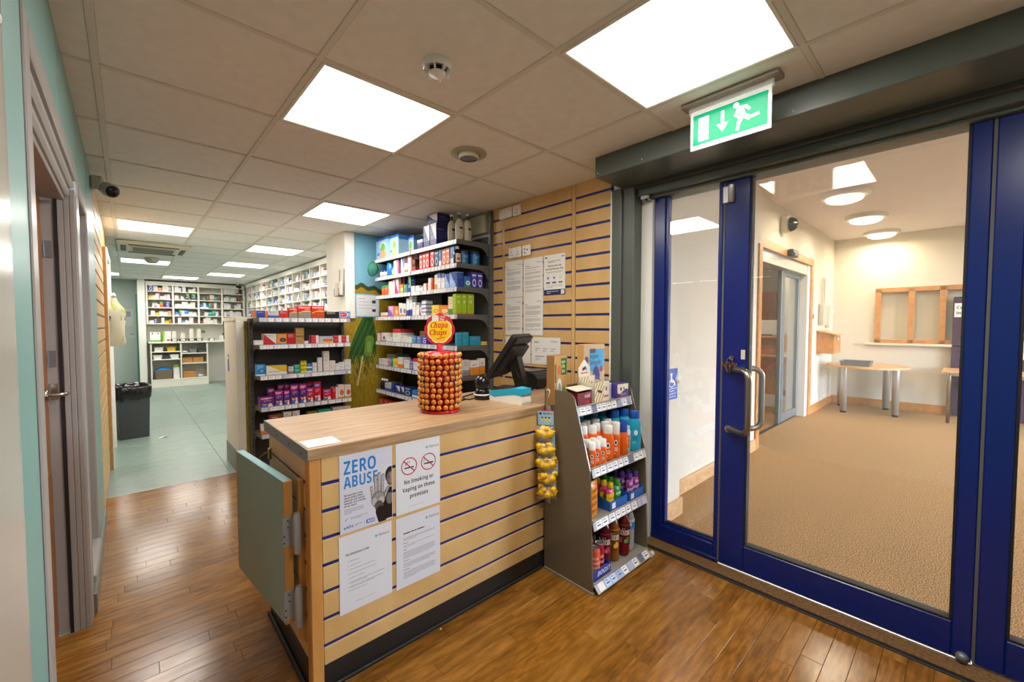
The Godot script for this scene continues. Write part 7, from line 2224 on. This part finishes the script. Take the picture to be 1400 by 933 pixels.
		part(t, "bottom", bx(q[1], 0.003, 0.17, 0.0), tray_m, Vector3(0, 0.003, -0.015))
		part(t, "mark", bx(0.03, 0.03, 0.001, 0.0), M.paper, Vector3(-q[1] * 0.3, 0.026, 0.072))
	var py = picture(128, 160, c8(238, 200, 20))
	rect(py, 0, 0, 128, 40, c8(206, 50, 110))
	print_text(py, "mango", 16, 86, 36, c8(190, 40, 90), "sansbold")
	print_text(py, "yum", 30, 126, 34, c8(60, 60, 30), "sansbold")
	var pg = picture(128, 160, c8(50, 150, 60))
	print_text(pg, "apple", 18, 76, 36, c8(240, 240, 210), "sansbold")
	disc(pg, 80, 120, 20, c8(206, 50, 80))
	var pp = picture(128, 160, c8(146, 50, 140))
	print_text(pp, "the", 34, 48, 36, c8(240, 226, 240), "sansbold")
	print_text(pp, "purple", 8, 92, 38, c8(240, 226, 240), "sansbold", 0.9)
	print_text(pp, "one", 36, 134, 38, c8(240, 226, 240), "sansbold")
	var pouch_kinds = [["yellow and pink", print_mat(py, 0.25), mat(c8(240, 206, 30), 0.3)], ["green", print_mat(pg, 0.25), mat(c8(60, 170, 60), 0.3)], ["purple", print_mat(pp, 0.25), mat(c8(100, 70, 160), 0.3)]]
	for q in [[1.883, -1.268, 0], [1.955, -1.272, 1], [1.885, -1.31, 0], [1.955, -1.315, 1], [1.885, -1.352, 0], [1.957, -1.358, 1], [2.075, -1.268, 2], [2.14, -1.27, 2], [2.072, -1.315, 2], [2.14, -1.318, 2], [2.074, -1.36, 2]]:
		var k = pouch_kinds[q[2]]
		var t = thing("fruit_pouch", k[0] + " fruit puree pouch with a screw cap on the display stand", "pouch", Vector3(q[0], y + 0.0045, q[1]), -0.1, k[0] + " fruit pouches on the third shelf")
		part(t, "pouch", pillow_pack(0.062, 0.105, 0.03), k[1], Vector3(0, 0.0535, 0))
		part(t, "cap", lathe([V(0.001, 0), V(0.014, 0.0), V(0.016, 0.004), V(0.016, 0.024), V(0.013, 0.03), V(0.001, 0.031)], 14), k[2], Vector3(0, 0.107, 0))
	# --- bottom shelf: cans and drinks
	y = STAND_TOPS[3]
	var canp = [V(0.001, 0), V(0.022, 0), V(0.026, 0.008), V(0.026, 0.125), V(0.022, 0.138), V(0.0215, 0.143)]
	var lid = [V(0.0225, 0.141), V(0.022, 0.144), V(0.019, 0.141), V(0.001, 0.14)]
	var cn = picture(128, 160, c8(230, 96, 70))
	for k in 3: print_text(cn, "boost", 16 + 12 * k, 50 + k * 34, 30, c8(246, 210, 190), "sansbold")
	disc(cn, 64, 140, 30, c8(230, 130, 30), 20)
	var cn2 = picture(128, 160, c8(170, 24, 50))
	for k in 2: print_text(cn2, "punch", 14 + 16 * k, 70 + k * 40, 32, c8(240, 200, 200), "sansbold")
	var canm = [print_mat(cn, 0.25), print_mat(cn2, 0.25)]
	for q in [[1.745, -1.262, 0], [1.80, -1.275, 1], [1.74, -1.315, 1], [1.705, -1.30, 0], [1.795, -1.335, 0], [1.74, -1.37, 1]]:
		var t = bottle("drink_can", ["coral pink drink can in the blue tray on the bottom shelf", "crimson drink can in the blue tray on the bottom shelf"][q[2]], "can", Vector3(q[0], y + 0.004, q[1]), -0.9, ["coral pink drink cans", "crimson drink cans"][q[2]] + " in the blue tray", canp, [mat(c8(226, 92, 66), 0.25), mat(c8(170, 24, 50), 0.25)][q[2]], lid, M.alu, [0.0266, 0.01, 0.124, 1.4, canm[q[2]]])
		part(t, "ring_pull", bx(0.008, 0.002, 0.02, 0.0005), M.alu, Vector3(0, 0.143, 0.004))
	var bt = picture(256, 96, c8(24, 50, 140))
	print_text(bt, "BOOST", 60, 68, 60, c8(230, 236, 246), "sansbold", 0.95, 0.3)
	var btr = thing("can_tray", "dark blue shelf tray with white lettering holding drink cans", "tray", Vector3(1.757, y, -1.31))
	part(btr, "front", sheet_mesh(0.155, 0.055, 0.002), print_mat(bt, 0.4), Vector3(0, 0.0285, 0.082))
	part(btr, "bottom", bx(0.155, 0.003, 0.19, 0.0), mat(c8(24, 50, 140), 0.4), Vector3(0, 0.002, -0.012))
	for sgn in [-1, 1]: part(btr, "side", bx(0.003, 0.05, 0.19, 0.0), mat(c8(24, 50, 140), 0.4), Vector3(sgn * 0.077, 0.027, -0.012))
	var drinkp = [V(0.001, 0.004), V(0.02, 0.0), V(0.029, 0.004), V(0.032, 0.016), V(0.0315, 0.06), V(0.032, 0.11), V(0.033, 0.16), V(0.031, 0.185), V(0.024, 0.215), V(0.0135, 0.235), V(0.0125, 0.25)]
	var drinkc = [V(0.0145, 0.246), V(0.0155, 0.25), V(0.0155, 0.268), V(0.012, 0.274), V(0.001, 0.275)]
	var tones = [[c8(92, 14, 34), c8(190, 40, 90), "black cherry red"], [c8(140, 78, 14), c8(236, 170, 40), "golden brown"], [c8(120, 14, 22), c8(60, 130, 50), "bright red"]]
	var ink_lab = []
	for k in 3:
		var li = picture(256, 160, tones[k][0].darkened(0.15))
		rect(li, 0, 4, 256, 6, tones[k][1])
		print_text(li, "Rubicon", 22, 82, 68, c8(244, 240, 232), "serifbold", 0.72, 0.15)
		disc(li, 184, 118, 30, tones[k][1], 24)
		disc(li, 150, 126, 20, tones[k][1].lightened(0.3), 16)
		small_print(li, 30, 104, 70, 3, 14, c8(220, 210, 200), 5)
		ink_lab.append(print_mat(li, 0.25))
	for q in [[1.862, -1.285, 0], [1.94, -1.282, 1], [2.03, -1.272, 2], [1.845, -1.365, 0], [1.93, -1.365, 1], [2.03, -1.36, 2], [1.86, -1.44, 0], [1.95, -1.44, 1], [2.04, -1.44, 2], [1.74, -1.45, 0]]:
		var k = q[2]
		bottle("juice_drink_bottle", tones[k][2] + " fruit drink bottle with a pale cap on the display stand", "bottle", Vector3(q[0], y, q[1]), -0.95, tones[k][2] + " fruit drink bottles on the bottom shelf", drinkp, mat(tones[k][0], 0.08), drinkc, mat(c8(206, 200, 196), 0.3), [0.0335, 0.065, 0.185, 1.35, ink_lab[k]])
	var wl = picture(128, 96, c8(226, 234, 240))
	rect(wl, 0, 30, 128, 66, c8(40, 130, 210))
	disc(wl, 70, 50, 18, c8(240, 244, 248))
	var wm = mat(Color(0.82, 0.84, 0.84, 0.55), 0.05)
	wm.transparency = BaseMaterial3D.TRANSPARENCY_ALPHA
	for q in [[2.10, -1.285], [2.115, -1.37], [2.12, -1.455]]:
		bottle("water_bottle", "clear water bottle with a blue label on the display stand", "bottle", Vector3(q[0], y, q[1]), -0.95, "clear water bottles on the bottom shelf", drinkp, wm, drinkc, mat(c8(220, 222, 224), 0.3), [0.0336, 0.13, 0.185, 1.4, print_mat(wl, 0.3)])

func printed_box(called, label, category, at, size, im, side_col, turn):
	var t = thing(called, label, category, at, turn)
	part(t, "carton", bx(size.x, size.y, size.z, 0.002), mat(side_col, 0.5), Vector3(0, size.y / 2, 0))
	part(t, "printed_front", sheet_mesh(size.x - 0.003, size.y - 0.003, 0.0008), print_mat(im, 0.45), Vector3(0, size.y / 2, size.z / 2))
	return t

# a filled flat bag: seams top and bottom, swollen in the middle
func pillow_pack(w, h, d):
	var st = SurfaceTool.new()
	st.begin(Mesh.PRIMITIVE_TRIANGLES)
	st.set_smooth_group(0)
	var nx = 8
	var ny = 10
	for side in [1.0, -1.0]:
		var P = func(i, j):
			var u = float(i) / nx * 2.0 - 1.0
			var v = float(j) / ny * 2.0 - 1.0
			var sw = pow(max(0.0, 1.0 - u * u), 0.5) * pow(max(0.0, 1.0 - pow(abs(v), 3.0)), 0.6)
			return [Vector3(u * w / 2 * (1.0 - 0.06 * cos(v * PI * 0.5)), v * h / 2, side * (0.0008 + d / 2 * sw)), Vector2((u * side + 1) / 2, (1 - v) / 2)]
		for j in ny:
			for i in nx:
				for q in [P.call(i, j), P.call(i, j + 1), P.call(i + 1, j + 1), P.call(i, j), P.call(i + 1, j + 1), P.call(i + 1, j)]:
					st.set_uv(q[1])
					st.add_vertex(q[0])
	st.generate_normals()
	return st.commit()

# ---------------------------------------------------------------- rubber ducks on a clip strip
func build_ducks():
	var strip = thing("clip_strip", "clear plastic clip strip hanging down the side of the display stand", "clip strip", Vector3(1.655, 0, -1.505))
	part(strip, "strip", bx(0.002, 0.62, 0.032, 0.0005), M.clear, Vector3(0, 0.69, 0))
	part(strip, "hook", tube(arc_pts(Vector3(-0.004, 0.985, 0), Vector3.UP, Vector3.BACK, 0.012, -1.2, 2.6, 8) + [Vector3(-0.004, 0.955, 0.004)], 0.0025, 8), M.white_plastic)
	var im = picture(128, 64, c8(200, 26, 46))
	print_text(im, "ONLY £3", 8, 44, 30, c8(246, 236, 236), "sansbold", 0.95)
	var tagc = thing("price_flag", "small red price flag on the clip strip above the duck packs", "price tag", Vector3(1.650, 0.868, -1.508), -0.95)
	part(tagc, "card", sheet_mesh(0.072, 0.036, 0.001), print_mat(im, 0.4))
	var ci = picture(128, 128, c8(150, 190, 222))
	disc(ci, 20, 22, 11, c8(40, 44, 60))
	disc(ci, 108, 22, 11, c8(226, 130, 50))
	print_text(ci, "Bath", 42, 30, 24, c8(30, 34, 44), "sansbold")
	for k in 3: disc(ci, 34 + k * 28, 74, 13, c8(236, 190, 40))
	for k in 3: disc(ci, 34 + k * 28, 60, 8, c8(60, 50, 40))
	disc(ci, 104, 112, 9, c8(120, 190, 60))
	var cm = print_mat(ci, 0.4)
	var yellow = mat(c8(244, 196, 12), 0.25)
	var beak = mat(c8(226, 110, 30), 0.35)
	var st = SurfaceTool.new()
	st.begin(Mesh.PRIMITIVE_TRIANGLES)
	lathe_into(st, [V(0.001, -0.021), V(0.014, -0.018), V(0.022, -0.008), V(0.0235, 0.002), V(0.019, 0.012), V(0.009, 0.018), V(0.001, 0.019)], 14, 0.0, TAU, Vector3.ZERO, 1.25)
	lathe_into(st, [V(0.001, -0.016), V(0.01, -0.0125), V(0.0155, -0.003), V(0.015, 0.006), V(0.009, 0.013), V(0.001, 0.0155)], 14, 0.0, TAU, Vector3(0, 0.027, 0.012))
	lathe_into(st, [V(0.01, 0.0), V(0.007, 0.012), V(0.001, 0.022)], 8, 0.0, TAU, Vector3(0, 0.004, -0.022), 0.6, Basis(Vector3.RIGHT, -0.9))
	st.generate_normals()
	var duck_mesh = st.commit()
	var beak_mesh = lathe([V(0.008, 0.0), V(0.006, 0.006), V(0.001, 0.011)], 8, 0.0, TAU, 0.5)
	var wing_mesh = lathe([V(0.001, -0.011), V(0.009, -0.006), V(0.011, 0.002), V(0.006, 0.009), V(0.001, 0.011)], 8, 0.0, TAU, 0.4)
	var places = [[0.80, -1.49, 0.0], [0.715, -1.485, -0.15], [0.64, -1.48, 0.1], [0.565, -1.476, -0.1], [0.49, -1.474, 0.12]]
	rng.seed = 31
	var whose = ["directly under the red price flag", "second down from the red price flag", "third down from the red price flag", "fourth down from the red price flag", "lowest on the clip strip"]
	for i in 5:
		var p = places[i]
		var t = thing("duck_pack", "yellow rubber duck pack with a pale blue card, " + whose[i], "toy pack", Vector3(1.612, p[0], p[1] + 0.0), -0.95 + p[2])
		part(t, "header_card", sheet_mesh(0.085, 0.075, 0.0015), cm, Vector3(0.0 + (0.02 if i > 1 else 0.0), 0.045 + (0.0 if i == 0 else -0.022), -0.028))
		var net = mat(Color(0.95, 0.95, 0.9, 0.12), 0.2)
		net.transparency = BaseMaterial3D.TRANSPARENCY_ALPHA
		part(t, "bag", pillow_pack(0.1, 0.078, 0.056), net, Vector3(0, -0.03, 0.0))
		for k in 3:
			var d = part(t, "duck", duck_mesh, yellow, Vector3(-0.026 + 0.026 * k, -0.03 - 0.008 * (k % 2), 0.004 * (k % 2)), Vector3(rng.randf_range(-0.5, 0.5), rng.randf_range(-0.9, 0.9), rng.randf_range(-0.7, 0.7)))
			part(d, "beak", beak_mesh, beak, Vector3(0, 0.025, 0.026), Vector3(PI / 2, 0, 0))
			for sx in [-1, 1]:
				part(d, "eye", lathe([V(0.001, -0.002), V(0.002, 0.0), V(0.001, 0.002)], 6), M.black, Vector3(sx * 0.0085, 0.032, 0.0225))
				part(d, "wing", wing_mesh, yellow, Vector3(sx * 0.022, 0.0, -0.003), Vector3(PI / 2, sx * PI / 2, 0))

# ---------------------------------------------------------------- ceiling and wall fittings of the shop
func build_fittings():
	var sd = thing("smoke_detector", "white round smoke detector on the shop ceiling", "smoke detector", Vector3(0.866, CEIL, -1.345))
	part(sd, "base", lathe([V(0.001, 0.003), V(0.052, 0.003), V(0.054, -0.004), V(0.052, -0.02), V(0.046, -0.023)], 28), M.white_plastic)
	part(sd, "chamber", lathe([V(0.034, -0.022), V(0.034, -0.036)], 28), M.black)
	part(sd, "cap", lathe([V(0.034, -0.034), V(0.03, -0.041), V(0.001, -0.043)], 28), M.white_plastic)
	for k in 8:
		var a = TAU * k / 8
		part(sd, "rib", bx(0.005, 0.02, 0.018, 0.001), M.white_plastic, Vector3(sin(a) * 0.042, -0.028, cos(a) * 0.042), Vector3(0.3, a, 0))
	var dl = thing("recessed_speaker", "round recessed ceiling fitting with a grey lens behind the smoke detector", "ceiling fitting", Vector3(1.443, CEIL, -1.924))
	part(dl, "trim_ring", lathe([V(0.1, 0.004), V(0.1, -0.002), V(0.062, -0.006), V(0.055, -0.002)], 32), M.beige_plastic)
	part(dl, "collar", lathe([V(0.058, -0.003), V(0.056, -0.024), V(0.05, -0.026)], 28), M.cream_plastic)
	part(dl, "lens", lathe([V(0.051, -0.02), V(0.04, -0.026), V(0.001, -0.029)], 28), M.grey_metal)
	# exit sign on the ceiling
	var ex = thing("exit_sign", "green and white running man exit sign hanging from the ceiling", "exit sign", Vector3(1.852, CEIL, -0.688), -PI / 2)
	part(ex, "mount", prism(round_poly(0.38, 0.075, 0.01), Vector3.RIGHT, Vector3.BACK, Vector3.UP, 0.014, Vector3(0, -0.012, 0)), mat(c8(150, 140, 126), 0.5))
	part(ex, "bracket", bx(0.33, 0.03, 0.014, 0.002), M.clear, Vector3(0, -0.028, 0))
	var pane = mat(Color(0.92, 0.95, 0.93, 0.3), 0.05)
	pane.transparency = BaseMaterial3D.TRANSPARENCY_ALPHA
	part(ex, "panel", bx(0.315, 0.165, 0.008, 0.001), pane, Vector3(0, -0.115, 0))
	var green = mat(c8(0, 122, 84), 0.15)
	green.metallic_specular = 0.22
	part(ex, "green_field", bx(0.292, 0.13, 0.009, 0.001), green, Vector3(0, -0.115, 0))
	var wht = mat(c8(226, 236, 228), 0.3)
	wht.metallic_specular = 0.2
	for f in [0.0048, -0.0048 - 0.0008]:
		part(ex, "door_mark", bx(0.042, 0.098, 0.0008, 0.0), wht, Vector3(-0.1, -0.117, f))
		part(ex, "arrow_mark", prism([V(-0.006, 0.045), V(0.006, 0.045), V(0.006, -0.005), V(0.024, -0.005), V(0.0, -0.04), V(-0.024, -0.005), V(-0.006, -0.005)], Vector3.RIGHT, Vector3.UP, Vector3.BACK, 0.0008, Vector3(-0.022, -0.115, f)), wht)
		var man = SurfaceTool.new()
		man.begin(Mesh.PRIMITIVE_TRIANGLES)
		var W = Vector3.BACK
		var layer = 0.0
		prism_into(man, circle_poly(0.011, 16, 0.028, 0.047), Vector3.RIGHT, Vector3.UP, W, 0.0008)
		for seg in [[0.044, 0.03, 0.054, 0.0, 0.011], [0.042, 0.033, 0.066, 0.03, 0.006], [0.066, 0.03, 0.078, 0.016, 0.005], [0.036, 0.03, 0.026, 0.008, 0.005], [0.026, 0.008, 0.038, -0.002, 0.0045], [0.054, 0.0, 0.078, -0.018, 0.0085], [0.078, -0.018, 0.112, -0.012, 0.006], [0.05, -0.004, 0.04, -0.024, 0.0085], [0.04, -0.024, 0.034, -0.052, 0.006]]:
			var a = V(seg[0], seg[1])
			var b = V(seg[2], seg[3])
			var n = (b - a).orthogonal().normalized() * seg[4]
			var d = (b - a).normalized() * seg[4] * 0.5
			layer += 0.00006
			prism_into(man, [a - d + n, b + d + n, b + d - n, a - d - n], Vector3.RIGHT, Vector3.UP, W, 0.0008 + layer, Vector3(0, 0, -layer if f < 0 else 0.0))
		man.generate_normals()
		part(ex, "running_man", man.commit(), wht, Vector3(0.002, -0.115, f))
	# litter on the floor
	var sc = thing("paper_scrap", "white paper scrap lying on the blue green floor by the bin", "paper scrap", Vector3(0.291, 0.0, -6.445), 0.4)
	part(sc, "scrap", prism([V(-0.045, 0.001), V(0.0, 0.012), V(0.045, 0.001), V(0.045, 0.003), V(0.0, 0.014), V(-0.045, 0.003)], Vector3.RIGHT, Vector3.UP, Vector3.BACK, 0.04, Vector3(0, 0, -0.02)), M.paper)
	var cr = thing("foam_crumb", "small pale yellow foam crumb on the floor by the counter plinth", "crumb", Vector3(0.982, 0.004, -1.528))
	part(cr, "crumb", rumple(0.012, 0.008, 0.009, 5), mat(c8(220, 206, 110), 0.7))
	# camera high on the left wall
	var cv = thing("wall_camera", "grey bullet camera high on the turquoise wall by the slats", "camera", Vector3(-0.145, 2.20, -3.72))
	part(cv, "mount", bx(0.06, 0.085, 0.08, 0.01), M.panel_grey, Vector3(0.03, 0.03, 0))
	part(cv, "body", lathe([V(0.001, -0.05), V(0.032, -0.05), V(0.042, -0.03), V(0.042, 0.03), V(0.036, 0.042), V(0.001, 0.042)], 20), M.panel_grey, Vector3(0.085, -0.005, 0.03), Vector3(PI / 2 + 0.35, 0.45, 0))
	part(cv, "lens", lathe([V(0.036, 0.0), V(0.033, 0.006), V(0.001, 0.008)], 20), M.black_shine, Vector3(0.102, -0.02, 0.064), Vector3(PI / 2 + 0.35, 0.45, 0))

# ---------------------------------------------------------------- the scene
func _ready():
	ts = TextServerManager.get_primary_interface()
	rng.seed = 1
	make_materials()
	set_camera()
	for l in LAMPS: ceiling_lamp(l[0], l[1], l[2])
	build_ceiling()
	build_floor()
	build_right_wall()
	build_left_wall()
	build_back_walls()
	build_partition()
	build_entrance()
	build_lobby()
	make_atlas()
	build_counter()
	build_stand()
	build_gondola()
	build_wall_unit()
	build_dispensary()
	build_ducks()
	counter_posters()
	wall_notices()
	counter_things()
	build_fittings()
